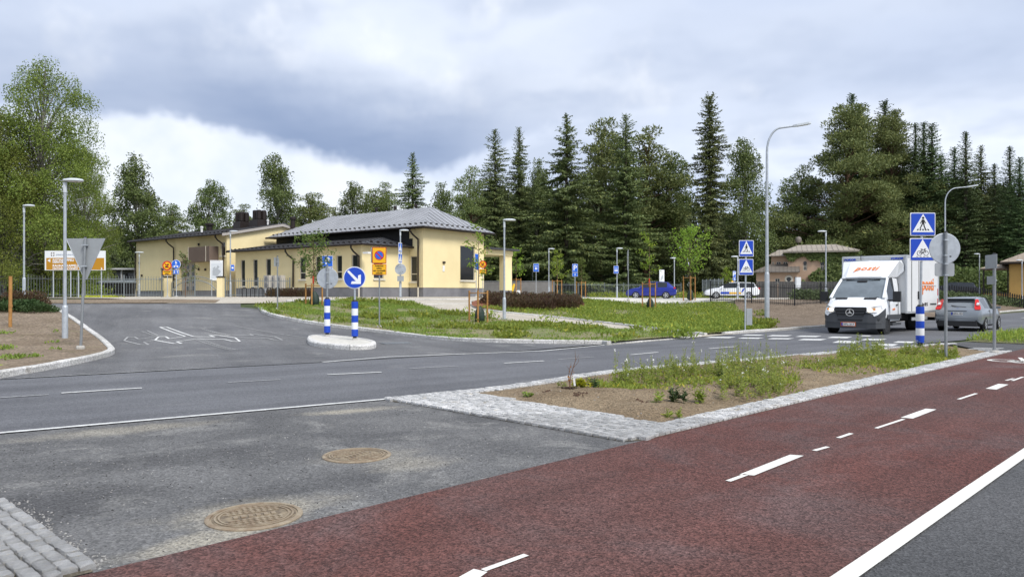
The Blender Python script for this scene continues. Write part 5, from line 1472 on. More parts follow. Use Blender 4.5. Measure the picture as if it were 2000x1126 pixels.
# brown and white direction board
def board():
    Y = 45.0; x0, x1 = xz(88, Y), xz(206, Y); zb = H((x0+x1)/2, Y)
    o = empty('direction_board', (x0, Y, zb), 0, 'white and brown direction board on poles at the left', 'sign board')
    def X(px): return (px - 88) * Y / FPX
    def Z(py): return zz(py, Y) - zb
    MB().bbox(0, X(160.5), -0.03, 0.03, Z(529), Z(489.5)).build('board', m_sw, o) if False else None
    MB().bbox(0, X(206), -0.03, 0.03, Z(527.5), Z(489.5)).build('board', m_sw, o)
    MB().bbox(X(91), X(204), -0.036, -0.0305, Z(526.5), Z(503.5)).build('brown_panel', m_sbrown, o)
    plate(o, 'arrow', [(X(93), Z(508.5)), (X(99), Z(505)), (X(99), Z(512))], m_sw, -0.037, 0)
    plate(o, 'arrow', [(X(201), Z(524.5)), (X(198), Z(521.5)), (X(198), Z(527))], m_sw, -0.037, 0)
    for px in (103, 137, 152, 197): MB().tube([(X(px), 0.06, -0.3), (X(px), 0.06, Z(492))], 0.035, 8).build('pole', m_galv, o, sm=50)
    for k in range(4):
        a = rad(45 + 90*k); c = (X(103.5), Z(496.5)); rr = 0.14
        plate(o, 'emblem_piece', [(c[0] + rr*0.5*math.cos(a-0.5), c[1] + rr*0.5*math.sin(a-0.5)), (c[0] + rr*math.cos(a-0.4), c[1] + rr*math.sin(a-0.4)), (c[0] + rr*math.cos(a+0.4), c[1] + rr*math.sin(a+0.4)), (c[0] + rr*0.5*math.cos(a+0.5), c[1] + rr*0.5*math.sin(a+0.5))], m_brown, -0.031, 0, th=0.003)
    text('JOENSUUN SEURAKUNTAYHTYMÄ', 0.105, M('print_blue_grey', (0.22, 0.28, 0.38), 0.6), o, (X(110), -0.032, Z(497.5)), align='LEFT', bold=0.001)
    for s, py, sz in (('RISTINKAPPELI', 508, 0.20), ('KREMATORIO', 512.3, 0.125), ('RAUHANKAPPELI', 519, 0.20), ('HAUTAUSMAAN TOIMISTO', 524.2, 0.125)):
        text(s, sz, m_sw, o, (X(103.5), -0.038, Z(py)), align='LEFT', bold=0.006)
board()

# orange-yellow no parking sign with text plate, another plate behind it edge-on
def no_parking():
    p = gp(741, 639, 0.1); Y = p.y
    o = empty('no_parking_sign', p, rad(3), 'square yellow no parking sign with text plate on the lawn', 'traffic sign')
    s = Y / FPX
    def Z(py): return zz(py, Y) - p.z
    w = 27.5 * s
    post(o, Z(483), 0.03, m_galvd)
    cz = Z(498.5); hgt = 31.5 * s
    plate(o, 'sign_plate', rrect(w, hgt, 0.03), m_sr, -0.05, cz); plate(o, 'yellow_face', rrect(w - 0.05, hgt - 0.05, 0.02), m_sy, -0.061, cz, th=0.002)
    plate(o, 'red_ring', circle(w*0.335, 32), m_sr, -0.064, cz, th=0.002); plate(o, 'blue_disc', circle(w*0.27, 32), m_blue2, -0.067, cz, th=0.002)
    plate(o, 'red_bar', seg((-w*0.2, w*0.2), (w*0.2, -w*0.2), 0.055), m_sr, -0.070, cz, th=0.002)
    tz = Z(526); th = 21 * s
    plate(o, 'text_plate', rrect(w, th, 0.02), m_sr, -0.05, tz); plate(o, 'yellow_face', rrect(w - 0.035, th - 0.035, 0.015), m_sy, -0.061, tz, th=0.002)
    for i, t in enumerate(('Pysäköinti', 'sallittu', 'vain merkityillä', 'paikoilla')):
        text(t, 0.082, m_sk, o, (0, -0.0655, tz + th*(0.33 - 0.22*i)), bold=0.002)
    MB().bbox(-w/2 - 0.05, -w/2 - 0.03, -0.03, 0.32, Z(513), Z(483)).build('side_plate', m_signb, o)
    clamp(o, cz); clamp(o, tz)
no_parking()

# parking sign behind the sapling
def p_sign(px, Y, ytop, ybot, label, w=0.62, sub=None, rz=0.0, letter='P', group='blue parking signs', zpost=None):
    x = xz(px, Y); zb = H(x, Y); s = Y / FPX
    o = empty('parking_sign', (x, Y, zb), rz, label, 'traffic sign', group)
    top = zz(ytop, Y) - zb; bot = zz(ybot, Y) - zb
    post(o, top + 0.04, 0.03, m_galv, False)
    h = top - bot
    main = h if not sub else h * 0.66
    c = top - main/2
    plate(o, 'sign_plate', rrect(w, main - 0.01, 0.03), m_sw, -0.05, c); plate(o, 'blue_face', rrect(w - 0.04, main - 0.05, 0.02), m_blue2, -0.061, c, th=0.002)
    if letter: text(letter, main*0.86, m_sw, o, (0, -0.065, c), bold=0.01)
    if sub:
        c2 = bot + h*0.16
        plate(o, 'sub_plate', rrect(w, h*0.30, 0.02), m_sw, -0.05, c2); plate(o, 'blue_face', rrect(w - 0.04, h*0.30 - 0.035, 0.015), m_blue2, -0.061, c2, th=0.002)
        if sub == 'wheelchair':
            plate(o, 'wheelchair_mark', circle(0.05, 12, 0.0, 0.0), m_sw, -0.064, c2 - 0.03, th=0.002); plate(o, 'wheelchair_mark', seg((0, 0.0), (0.01, 0.13), 0.035), m_sw, -0.0645, c2 - 0.01, th=0.002)
        else:
            plate(o, 'arrow_mark', [(-0.14, 0), (-0.06, 0.05), (-0.06, 0.02), (0.14, 0.02), (0.14, -0.02), (-0.06, -0.02), (-0.06, -0.05)], m_sw, -0.064, c2, th=0.002)
    return o
p_sign(640, 44, 499, 532, 'blue parking sign partly hidden by the leafy sapling on the lawn', 0.64, 'arrow')
p_sign(1123, 69, 515, 540, 'blue parking sign with wheelchair plate beside the far saplings', 0.52, 'wheelchair')
p_sign(1434, 66, 529, 548, 'narrow blue parking sign left of the pair of crossing signs', 0.28, 'wheelchair', rad(0))
def bus_bay(px, Y, ytop, ybot, w, n, label, has_post=True):
    x = xz(px, Y); zb = H(x, Y)
    o = empty('bay_sign', (x, Y - 0.06, zb), 0, label, 'traffic sign', 'blue bay signs')
    top, bot = zz(ytop, Y) - zb, zz(ybot, Y) - zb; c = (top+bot)/2; h = top - bot
    if has_post: post(o, top, 0.03, m_galv, False)
    plate(o, 'sign_plate', rrect(w, h, 0.03), m_sw, -0.05, c); plate(o, 'blue_face', rrect(w - 0.05, h - 0.05, 0.02), m_blue2, -0.061, c, th=0.002)
    plate(o, 'white_bar', seg((-w*0.34, 0), (w*0.34, 0), 0.035), m_sw, -0.064, c + h*0.22, th=0.002)
    for k in range(n): plate(o, 'white_mark', rrect(w*0.16, h*0.3, 0.005), m_sw, -0.064, c - h*0.1, x=(k - (n-1)/2)*w*0.22, th=0.002)
bus_bay(1047, 71, 514.5, 530.5, 0.54, 2, 'blue bay sign with two white bars behind the dark shrubs')
bus_bay(1203, 70.8, 519, 534, 0.46, 3, 'blue bay plate with three white bars on a lamp pole', False)

# edge-on plates on lamp 782 and the disc and small plate seen from behind
def lamp_plates():
    Y = 50.4; x = xz(782, Y); zb = H(x, Y)
    o = empty('edge_on_sign', (x, Y - 0.09, zb), 0, 'two blue sign plates seen almost edge-on high on a lamp pole', 'traffic sign')
    for a, b in ((474, 492.5), (493.5, 514.5)):
        z1, z0 = zz(a, Y) - zb, zz(b, Y) - zb
        MB().box((0, 0, (z0+z1)/2), (0.62, 0.012, z1 - z0), rad(76)).build('sign_plate', m_sw, o)
        Mr = Matrix.Rotation(rad(76), 4, 'Z')
        MB().prism([(-0.28, -0.28), (0.28, -0.28), (0.28, 0.28), (-0.28, 0.28)], 0, 0.003, Matrix.Translation((0, 0, (z0+z1)/2)) @ Mr @ face_at(0, -0.008, 0)).build('blue_face', m_blue2, o)
        MB().prism([(-0.25, -0.22), (0.25, -0.22), (0.0, 0.24)], 0, 0.003, Matrix.Translation((0, 0, (z0+z1)/2)) @ Mr @ face_at(0, -0.012, 0)).build('white_triangle', m_sw, o)
    MB().bbox(-0.03, 0.03, 0.0, 0.06, zz(514, Y) - zb, zz(474, Y) - zb).build('clamp', m_galv, o)
    o2, cz, r = back_disc(782, 50.25, 525.5, 21.5, 'small round sign seen from behind on the lamp before the annex', False, z0=zb)
    MB().bbox(-0.22, 0.22, 0.05, 0.062, zz(549, Y) - zb, zz(538.5, Y) - zb).build('small_plate', m_signb, o2)
lamp_plates()
def lamp450_plate():
    Y = 55.5; x = xz(455, Y); zb = H(x, Y)
    o = empty('blue_plate', (x, Y - 0.08, zb), rad(20), 'small blue plate fixed to the lamp right of the gate', 'traffic sign')
    z1, z0 = zz(516.5, Y) - zb, zz(529, Y) - zb; c = (z0+z1)/2
    plate(o, 'sign_plate', rrect(0.26, z1 - z0, 0.02), m_sw, 0, c); plate(o, 'blue_face', rrect(0.22, z1 - z0 - 0.04, 0.02), m_blue2, -0.012, c, th=0.002)
    plate(o, 'white_mark', rrect(0.12, 0.14, 0.01), m_sw, -0.015, c, th=0.002)
lamp450_plate()

# bare pole with an edge-on sign on the lawn's left tip, another by the blue car, and the near one on the right
def edge_pole(px, ybase, ytop, label, plates, r=0.032, dz=0.08, Yf=None):
    p = gp(px, ybase, dz) if Yf is None else Vector((xz(px, Yf), Yf, H(xz(px, Yf), Yf)))
    o = empty('edge_on_sign_post', p, 0, label, 'traffic sign')
    post(o, zz(ytop, p.y) - p.z, r, m_galvd)
    for a, b, w, ang, dx in plates:
        z1, z0 = zz(a, p.y) - p.z, zz(b, p.y) - p.z
        MB().box((dx, 0.04, (z0+z1)/2), (w, 0.014, z1 - z0), rad(ang)).build('sign_plate', m_signb, o)
        clamp(o, (z0+z1)/2)
    return o
edge_pole(542, 604, 500, 'grey pole with an edge-on sign at the left tip of the lawn', [(503, 520, 0.6, 86, -0.06)])
edge_pole(1227, 586, 487, 'grey pole with edge-on plates directly left of the blue car', [(490, 506, 0.6, 85, -0.05), (507, 527, 0.6, 85, -0.05)])
edge_pole(1942, 690, 496, 'near grey pole with edge-on plates at the right, by the red path', [(497, 524, 0.72, 78, -0.06), (539, 555, 0.5, 80, -0.05)], 0.042, 0.02)
o, cz, r = back_disc(1847.5, 18.2, 485, 60, 'large round sign seen from behind above a small square plate, at the right', False, z0=0.08)
post(o, cz + r + 0.02, 0.036, m_galvd, False)
MB().prism(rrect(38*18.2/FPX, 26*18.2/FPX, 0.05), -0.004, 0.012, face_at(0, 0.062, zz(526, 18.2) - 0.08)).build('small_plate', m_signb, o)
clamp(o, zz(515, 18.2) - 0.08); clamp(o, zz(537, 18.2) - 0.08)

# pedestrian and cycle crossing signs
def pedestrian(o, s, y, cz):
    def pl(P): plate(o, 'walking_figure_piece', [(a*s, b*s) for a, b in P], m_sk, y, cz, th=0.002)
    plate(o, 'walking_figure_piece', circle(0.055*s, 16, 0.0, 0.255*s), m_sk, y, cz, th=0.002)
    pl([(-0.055, 0.18), (0.055, 0.18), (0.05, 0.0), (-0.05, 0.0)])
    pl([(-0.05, 0.02), (0.01, 0.02), (-0.06, -0.13), (-0.13, -0.26), (-0.17, -0.23), (-0.10, -0.1)])
    pl([(-0.01, 0.02), (0.05, 0.02), (0.075, -0.12), (0.13, -0.25), (0.08, -0.27), (0.02, -0.12)])
    pl([(-0.055, 0.18), (-0.115, 0.05), (-0.15, 0.0), (-0.12, -0.02), (-0.085, 0.03), (-0.04, 0.11)])
    pl([(0.05, 0.18), (0.10, 0.06), (0.14, 0.03), (0.125, 0.0), (0.07, 0.04), (0.04, 0.11)])
    for k, x0 in enumerate((-0.30, -0.18, -0.04, 0.10, 0.22)):
        sk = 0.04 if x0 < -0.1 else (-0.04 if x0 > 0.08 else 0)
        pl([(x0, -0.325), (x0 + 0.075, -0.325), (x0 + 0.065 + sk, -0.255), (x0 + sk, -0.255)])
def bicycle(o, s, y, cz):
    def ring(cx, cy, r):
        n = 20
        for k in range(n):
            a, b = 2*math.pi*k/n, 2*math.pi*(k+1)/n
            plate(o, 'cycle_symbol_piece', seg((cx + r*math.cos(a), cy + r*math.sin(a)), (cx + r*math.cos(b), cy + r*math.sin(b)), 0.022*s), m_sk, y, cz, th=0.002)
    r = 0.105*s; a = (-0.155*s, -0.155*s); b = (0.155*s, -0.155*s)
    ring(*a, r); ring(*b, r)
    P = {'A': a, 'B': b, 'C': (0.0, -0.16*s), 'S': (-0.05*s, 0.0), 'Hd': (0.10*s, 0.015*s)}
    for u, v in (('A', 'C'), ('A', 'S'), ('C', 'S'), ('C', 'Hd'), ('S', 'Hd'), ('Hd', 'B')):
        plate(o, 'cycle_symbol_piece', seg(P[u], P[v], 0.024*s), m_sk, y - 0.0004, cz, th=0.002)
    plate(o, 'cycle_symbol_piece', seg((-0.10*s, 0.035*s), (-0.01*s, 0.035*s), 0.03*s), m_sk, y, cz, th=0.002)
    plate(o, 'cycle_symbol_piece', seg((0.07*s, 0.055*s), (0.15*s, 0.04*s), 0.024*s), m_sk, y, cz, th=0.002)
    for x0 in (-0.30, -0.14, 0.02, 0.18): plate(o, 'cycle_symbol_piece', seg((x0*s, -0.31*s), ((x0 + 0.09)*s, -0.31*s), 0.022*s), m_sk, y, cz, th=0.002)
def crossing_signs(px, Y, z0, y1, y2, w, label, marker_h=None, lean=0.0, tilt=0.0, rz=0.0, back=False):
    x = xz(px, Y)
    o = empty('crossing_sign', (x, Y, z0), rz, label, 'traffic sign', 'pedestrian and cycle crossing signs')
    for i, (a, b) in enumerate((y1, y2)):
        top, bot = zz(a, Y) - z0, zz(b, Y) - z0; c = (top+bot)/2; h = top - bot; dx = lean * c
        R_ = Matrix.Translation((dx, 0, c)) @ Matrix.Rotation(tilt*(0.7 if i else 1), 4, 'Y') @ Matrix.Translation((-dx, 0, -c))
        u = bpy.data.objects.new('sign_plate', None); COL.objects.link(u); u.parent = o; u.location = (dx, 0, 0)
        plate(u, 'white_border', rrect(w, h, 0.03), m_sw, -0.05, c); plate(u, 'blue_face', rrect(w - 0.05, h - 0.05, 0.02), m_blue, -0.0615, c, th=0.002)
        k = w*0.92
        tri = [(-k*0.46, -h*0.345), (k*0.46, -h*0.345), (0.0, h*0.45)]
        plate(u, 'white_triangle', tri, m_sw, -0.0645, c, th=0.002)
        if i == 0: pedestrian(u, w*0.86, -0.0675, c + 0.03*w)
        else: bicycle(u, w*0.86, -0.0675, c - 0.015*w)
    top = zz(y1[0], Y) - z0
    MB().tube([(0, 0, -0.2), (lean*top, 0, top)], 0.034, 10).build('pole', m_galv, o, sm=50)
    if marker_h:
        marker(o, 0.0, marker_h, 0.115)
    return o
crossing_signs(1797, 21.7, 0.08, (415.5, 460.5), (465, 509.5), 0.735, 'pedestrian and cycle crossing signs over a striped marker in the near bed', 1.05, 0.015)
p_ = gp(1455, 646, 0.05)
o = crossing_signs(1455, p_.y, p_.z, (469, 501), (505.5, 537), 28.5*p_.y/FPX, 'far pair of pedestrian and cycle crossing signs left of the tall lamp', None, 0.012)
MB().bbox(0.06, 0.30, -0.02, 0.02, 0.25, zz(602, p_.y) - p_.z).build('edge_on_plate', m_signb, o)

# prohibited for vehicles (yellow ring) with its plate, pedestrians and cyclists sign
def motor_sign(px, Y, cy, dia, label, py=(0, 0), rz=0.0, txt=('Huoltoajo', 'sallittu')):
    x = xz(px, Y); zb = H(x, Y); s = Y / FPX
    o = empty('vehicle_ban_sign', (x, Y, zb), rz, label, 'traffic sign', 'round yellow vehicle ban signs')
    c = zz(cy, Y) - zb; r = dia * s / 2
    post(o, c + r*0.8, 0.03, m_galv)
    plate(o, 'sign_plate', circle(r, 32), m_sr, -0.05, c); plate(o, 'yellow_disc', circle(r*0.76, 32), m_sy, -0.061, c, th=0.002)
    plate(o, 'car_symbol', [(-r*.45, -r*.42), (r*.35, -r*.42), (r*.35, -r*.28), (r*.2, -r*.12), (-r*.25, -r*.12), (-r*.45, -r*.26)], m_sk, -0.064, c, th=0.002)
    plate(o, 'motorcycle_symbol', [(-r*.4, r*.12), (-r*.1, r*.12), (0, r*.3), (r*.3, r*.4), (r*.45, r*.1), (r*.2, r*.08), (r*.05, 0), (-r*.4, 0)], m_sk, -0.064, c, th=0.002)
    plate(o, 'red_bar', seg((-r*0.54, r*0.54), (r*0.54, -r*0.54), r*0.16), m_sr, -0.067, c, th=0.002)
    if py[1]:
        t, b = zz(py[0], Y) - zb, zz(py[1], Y) - zb
        plate(o, 'text_plate', rrect(r*2*0.93, t - b, 0.02), m_sr, -0.05, (t+b)/2); plate(o, 'yellow_face', rrect(r*2*0.93 - 0.04, t - b - 0.04, 0.015), m_sy, -0.061, (t+b)/2, th=0.002)
        for i, w in enumerate(txt): text(w, 0.11, m_sk, o, (0, -0.065, (t+b)/2 + (0.22 - 0.46*i)*(t - b)), bold=0.003)
    return o
motor_sign(327, 50.6, 518.5, 18.5, 'round yellow vehicle ban sign left of the chapel gate', (528, 536.5))
motor_sign(943, 56.3, 516, 14.5, 'round yellow vehicle ban sign in front of the chapel porch', (525.5, 534.5))
def bike_ped(px, Y, cy, dia, label, sub=None):
    x = xz(px, Y); zb = H(x, Y); s = Y/FPX
    o = empty('path_sign', (x, Y, zb), 0, label, 'traffic sign', 'round blue path signs')
    c = zz(cy, Y) - zb; r = dia*s/2
    post(o, c + r*0.6, 0.03, m_galv)
    plate(o, 'sign_plate', circle(r, 32), m_sw, -0.05, c); plate(o, 'blue_disc', circle(r*0.93, 32), m_blue2, -0.061, c, th=0.002)
    plate(o, 'figure', [(-r*.18, r*.1), (-r*.18, r*.62), (-r*.02, r*.78), (-r*.02, r*.1)], m_sw, -0.064, c, th=0.002); plate(o, 'figure', [(r*.04, r*.1), (r*.04, r*.55), (r*.2, r*.55), (r*.2, r*.1)], m_sw, -0.064, c, th=0.002)
    for sx in (-1, 1): plate(o, 'cycle', [(sx*r*.32 + a, -r*.45 + b) for a, b in circle(r*.2, 14)], m_sw, -0.064, c, th=0.002)
    plate(o, 'cycle', [(-r*.3, -r*.4), (0, -r*.05), (r*.3, -r*.4), (0, -r*.25)], m_sw, -0.0645, c, th=0.002)
    if sub:
        t, b = zz(sub[0], Y) - zb, zz(sub[1], Y) - zb
        plate(o, 'arrow_plate', rrect(r*1.25, t - b, 0.02), m_sw, -0.05, (t+b)/2); plate(o, 'blue_face', rrect(r*1.25 - 0.03, t - b - 0.03, 0.02), m_blue2, -0.061, (t+b)/2, th=0.002)
        for sx, d in ((-1, -1), (1, 1)): plate(o, 'arrow', [(sx*r*.3 - 0.02, -d*0.10), (sx*r*.3 + 0.02, -d*0.10), (sx*r*.3 + 0.02, d*0.02), (sx*r*.3 + 0.06, d*0.02), (sx*r*.3, d*0.10), (sx*r*.3 - 0.06, d*0.02), (sx*r*.3 - 0.02, d*0.02)], m_sw, -0.064, (t+b)/2, th=0.002)
bike_ped(344.5, 50.6, 516, 18, 'round blue foot and cycle path sign left of the chapel gate', (526.5, 535))
def edge_blue():
    Y = 56.4; x = xz(930, Y); zb = H(x, Y)
    o = empty('edge_on_sign', (x, Y, zb), rad(62), 'blue sign plates seen edge-on beside the big chapel window', 'traffic sign')
    post(o, zz(494, Y) - zb, 0.03, m_galv)
    for a, b in ((495, 512), (513, 527)):
        z1, z0 = zz(a, Y) - zb, zz(b, Y) - zb
        plate(o, 'sign_plate', rrect(0.55, z1 - z0 - 0.02, 0.03), m_sw, -0.05, (z0+z1)/2); plate(o, 'blue_face', rrect(0.5, z1 - z0 - 0.07, 0.03), m_blue2, -0.061, (z0+z1)/2, th=0.002)
edge_blue()

# ------------------------------------------------------------------ covers in the asphalt
m_iron = M('rusty_sandy_iron', (0.225, 0.165, 0.11), 0.85, 0.1, var=(9, 0.5), col2=(0.34, 0.285, 0.205), bump=(30, 0.6))
m_irond = M('dark_iron', (0.115, 0.09, 0.065), 0.85, 0.1, var=(14, 0.4), col2=(0.30, 0.24, 0.16))
def manhole(px, py, label, seed):
    p = gp(px, py)
    o = empty('manhole_cover', (p.x, p.y, 0.006), 0.5 * seed, label, 'manhole cover', 'round iron manhole covers')
    MB().lathe([(0.335, -0.02), (0.335, 0.006), (0.325, 0.012), (0.30, 0.012), (0.298, 0.002), (0.29, 0.002)], 48).build('frame_ring', m_iron, o)
    MB().lathe([(0.287, -0.01), (0.287, 0.005), (0.0, 0.006)][:2], 48).build('lid', m_irond, o)
    for r in (0.272, 0.245):
        MB().lathe([(r, 0.004), (r, 0.012), (r - 0.013, 0.012), (r - 0.013, 0.004)], 48).build('raised_ring', m_iron, o)
    tr = MB()
    n = 11; st = 0.042
    for i in range(-n, n + 1):
        for j in range(-n, n + 1):
            x, y = i*st, j*st
            if x*x + y*y < 0.218**2 and abs(y) > 0.045:
                tr.box((x, y, 0.0085), (0.027, 0.027, 0.008), rad(45))
    tag(tr.build('tread_studs', m_iron, o), kind='stuff')
    for k in range(6): MB().box((-0.13 + k*0.052, 0, 0.0095), (0.03, 0.05, 0.008)).build('cast_bar', m_iron, o)
    return o
manhole(497, 1009, 'nearest sandy iron manhole cover, close to the red path', 1)
manhole(697, 890, 'farther rusty iron manhole cover in the grey asphalt', 2)
def drain():
    p = gp(773, 670.5)
    o = empty('drain_grate', (p.x, p.y, H(p.x, p.y) + 0.012), 0.5, 'iron drain grate in the side street right of the traffic island', 'drain')
    MB().bbox(-0.45, 0.45, -0.28, -0.24, 0, 0.015).bbox(-0.45, 0.45, 0.24, 0.28, 0, 0.015).bbox(-0.45, -0.41, -0.24, 0.24, 0, 0.015).bbox(0.41, 0.45, -0.24, 0.24, 0, 0.015).build('frame', m_galvd, o)
    for k in range(10): MB().bbox(-0.37 + k*0.08, -0.33 + k*0.08, -0.24, 0.24, 0.001, 0.013).build('bar', m_galvd, o)
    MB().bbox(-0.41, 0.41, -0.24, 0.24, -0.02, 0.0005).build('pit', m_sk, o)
drain()

# ------------------------------------------------------------------ fences and gates
def fence(name, pts, h, label, mat, bay=2.4, bar=0.12, rb=0.011, group=None, rails=(0.12, 0.86), post_r=0.045, over=0.0, z0=None):
    """posts and rails single pieces; the thin bars are joined"""
    o = empty(name, (pts[0][0], pts[0][1], 0), 0, label, 'fence', group)
    ox, oy = pts[0]
    bars = MB()
    def P(x, y): return Vector((x - ox, y - oy, H(x, y)))
    for (xa, ya), (xb, yb) in zip(pts, pts[1:]):
        L = math.hypot(xb - xa, yb - ya); n = max(1, round(L / bay))
        for i in range(n):
            a = P(lerp(xa, xb, i/n), lerp(ya, yb, i/n)); b = P(lerp(xa, xb, (i+1)/n), lerp(ya, yb, (i+1)/n))
            MB().tube([a - Vector((0, 0, 0.3)), a + Vector((0, 0, h + 0.08))], post_r, 6).build('post', mat, o)
            for rl in rails: MB().tube([a + Vector((0, 0, h*rl)), b + Vector((0, 0, h*rl))], 0.022, 4).build('rail', mat, o)
            m = max(2, int((b - a).length / bar))
            for k in range(1, m):
                q = a.lerp(b, k/m); bars.tube([q + Vector((0, 0, 0.06)), q + Vector((0, 0, h + over))], rb, 4, False)
        e_ = P(xb, yb)
    MB().tube([e_ - Vector((0, 0, 0.3)), e_ + Vector((0, 0, h + 0.08))], post_r, 6).build('post', mat, o)
    tag(bars.build('bars', mat, o), kind='stuff')
    return o
def at(px, Y): return (xz(px, Y), Y)
fence('steel_fence', [at(-120, 48), at(55, 49), at(166, 50), at(316, 51.5)], 1.45, 'grey steel fence running left from the chapel gate', m_fence, 2.6, 0.16, 0.014)
fence('steel_fence', [at(440, 52.2), at(566, 54)], 1.35, 'grey steel fence running right from the chapel gate', m_fence, 2.4, 0.14, 0.014)
fence('steel_fence', [at(1078, 77), at(1180, 78), at(1330, 80)], 1.55, 'grey steel fence behind the blue car', m_fence, 2.4, 0.15, 0.016, rails=(0.12, 0.9))
fence('steel_fence', [at(1372, 78), at(1412, 72)], 1.9, 'grey steel fence leaf above the white car bonnet', m_fence, 1.2, 0.16, 0.016, rails=(0.08, 0.9))
fence('black_fence', [at(1388, 52.5), at(1552, 50.0), at(1700, 52.5)], 1.42, 'black bar fence in front of the white car', m_blackp, 2.5, 0.125, 0.012)
fence('dark_board_fence', [at(1478, 74), at(1600, 76), at(1680, 77)], 1.7, 'grey board fence along the villa garden', M('grey_boards', (0.10, 0.098, 0.095), 0.85), 2.4, 0.17, 0.075)
fence('dark_board_fence', [at(1800, 72), at(1920, 70.5), at(2080, 70)], 1.25, 'dark fence in front of the ochre house', m_blackp, 2.4, 0.2, 0.06)
# gate between yellow pillars
def gate():
    Y = 51.8; m_g = m_fence
    z0 = H(*at(380, Y))
    for px, lb in ((328, 'left yellow gate pillar with dark cap'), (431, 'right yellow gate pillar with dark cap')):
        x = xz(px, Y)
        o = empty('gate_pillar', (x, Y, H(x, Y)), 0, lb, 'pillar', 'yellow gate pillars')
        h = zz(541.5, Y) - H(x, Y)
        MB().bbox(-0.2, 0.2, -0.2, 0.2, -0.3, h).build('pillar_shaft', m_yellow, o)
        MB().bbox(-0.24, 0.24, -0.24, 0.24, h, h + 0.05).bbox(-0.16, 0.16, -0.16, 0.16, h + 0.05, h + 0.09).build('cap', m_pipe, o)
    for (pa, pb), lb in (((336, 380), 'left leaf of the arched steel gate'), ((381, 423.5), 'right leaf of the arched steel gate')):
        x0, x1 = xz(pa, Y), xz(pb, Y); w = x1 - x0
        o = empty('gate_leaf', (x0, Y, z0), 0, lb, 'gate', 'arched steel gate leaves')
        left = pa < 350
        def top(t): 
            u = t if left else 1 - t
            return 1.05 + 0.42 * math.sin(u * math.pi / 2)
        def arc(t):
            u = t if left else 1 - t
            return 0.18 + 1.0 * math.sqrt(max(0, 1 - (1 - u)**2))
        MB().tube([(w*t/12, 0, top(t/12)) for t in range(13)], 0.025, 6).build('top_rail', m_g, o, sm=50)
        MB().tube([(w*t/12, 0, arc(t/12)) for t in range(13)], 0.03, 6).build('arch', m_g, o, sm=50)
        MB().tube([(0, 0, 0.1), (w, 0, 0.1)], 0.025, 6).build('bottom_rail', m_g, o)
        for t in (0, 1): MB().tube([(w*t, 0, 0.05), (w*t, 0, top(t))], 0.035, 6).build('stile', m_g, o)
        b = MB()
        for k in range(1, 11): b.tube([(w*k/11, 0, 0.1), (w*k/11, 0, top(k/11))], 0.012, 4, False)
        tag(b.build('bars', m_g, o), kind='stuff')
gate()
# grey plank wall behind the porch
def plank_wall():
    Y = 74; x0, x1 = xz(946, Y), xz(1082, Y); z0 = H(x0, Y)
    o = empty('plank_wall', (x0, Y, z0), 0, 'grey horizontal plank wall right of the chapel porch', 'wall')
    m_pl = M('grey_planks', (0.235, 0.225, 0.215), 0.85, var=(2, 0.2))
    n = 8; h = zz(549.5, Y) - z0; w = x1 - x0
    for i in range(n):
        MB().bbox(0, w, -0.03 + 0.006*(i % 2), 0.02, i*h/n + 0.012, (i+1)*h/n).build('plank', m_pl, o)
    for k in range(5): MB().bbox(w*k/4 - 0.05, w*k/4 + 0.05, -0.045, -0.031, -0.2, h + 0.02).build('post', m_pl, o)
    MB().bbox(0, w, 0.021, 0.05, -0.2, h).build('backing', m_pipe, o)
    MB().bbox(-0.02, w + 0.02, -0.07, 0.07, h + 0.021, h + 0.06).build('coping', m_galvd, o)
plank_wall()

# ------------------------------------------------------------------ smaller things by the chapel
def map_board():
    Y = 55.0; x0, x1 = xz(410.5, Y), xz(434.5, Y); zb = H(x0, Y)
    o = empty('map_board', (x0, Y, zb), rad(4), 'white cemetery map board behind the gate', 'sign board')
    z0, z1 = zz(547, Y) - zb, zz(508, Y) - zb; w = x1 - x0
    MB().bbox(0, w, -0.03, 0.03, z0, z1).build('board', m_sw, o)
    for t in (0.12, 0.88): MB().tube([(w*t, 0.0, -0.2), (w*t, 0.0, z0)], 0.03, 8).build('pole', m_galv, o)
    mg = M('map_grey', (0.40, 0.43, 0.46), 0.7); mg2 = M('map_pale', (0.62, 0.66, 0.70), 0.7)
    plate(o, 'map_area', [(w*.08, z0 + .12), (w*.93, z0 + .12), (w*.93, z1 - .2), (w*.08, z1 - .2)], mg2, -0.031, 0, th=0.002)
    for k, P in enumerate(([(.2,.25),(.55,.2),(.85,.42),(.8,.5),(.5,.62),(.2,.5)], [(.5,.62),(.6,.75),(.75,.68),(.62,.56)], [(.25,.52),(.45,.62),(.4,.68),(.2,.6)])):
        h = z1 - z0
        plate(o, 'map_plot', [(w*a, z0 + h*b) for a, b in P], mg, -0.0335 - k*0.0006, 0, th=0.002)
    plate(o, 'map_title', [(w*.08, z1 - .1), (w*.8, z1 - .1), (w*.8, z1 - .06), (w*.08, z1 - .06)], mg, -0.0335, 0, th=0.002)
map_board()
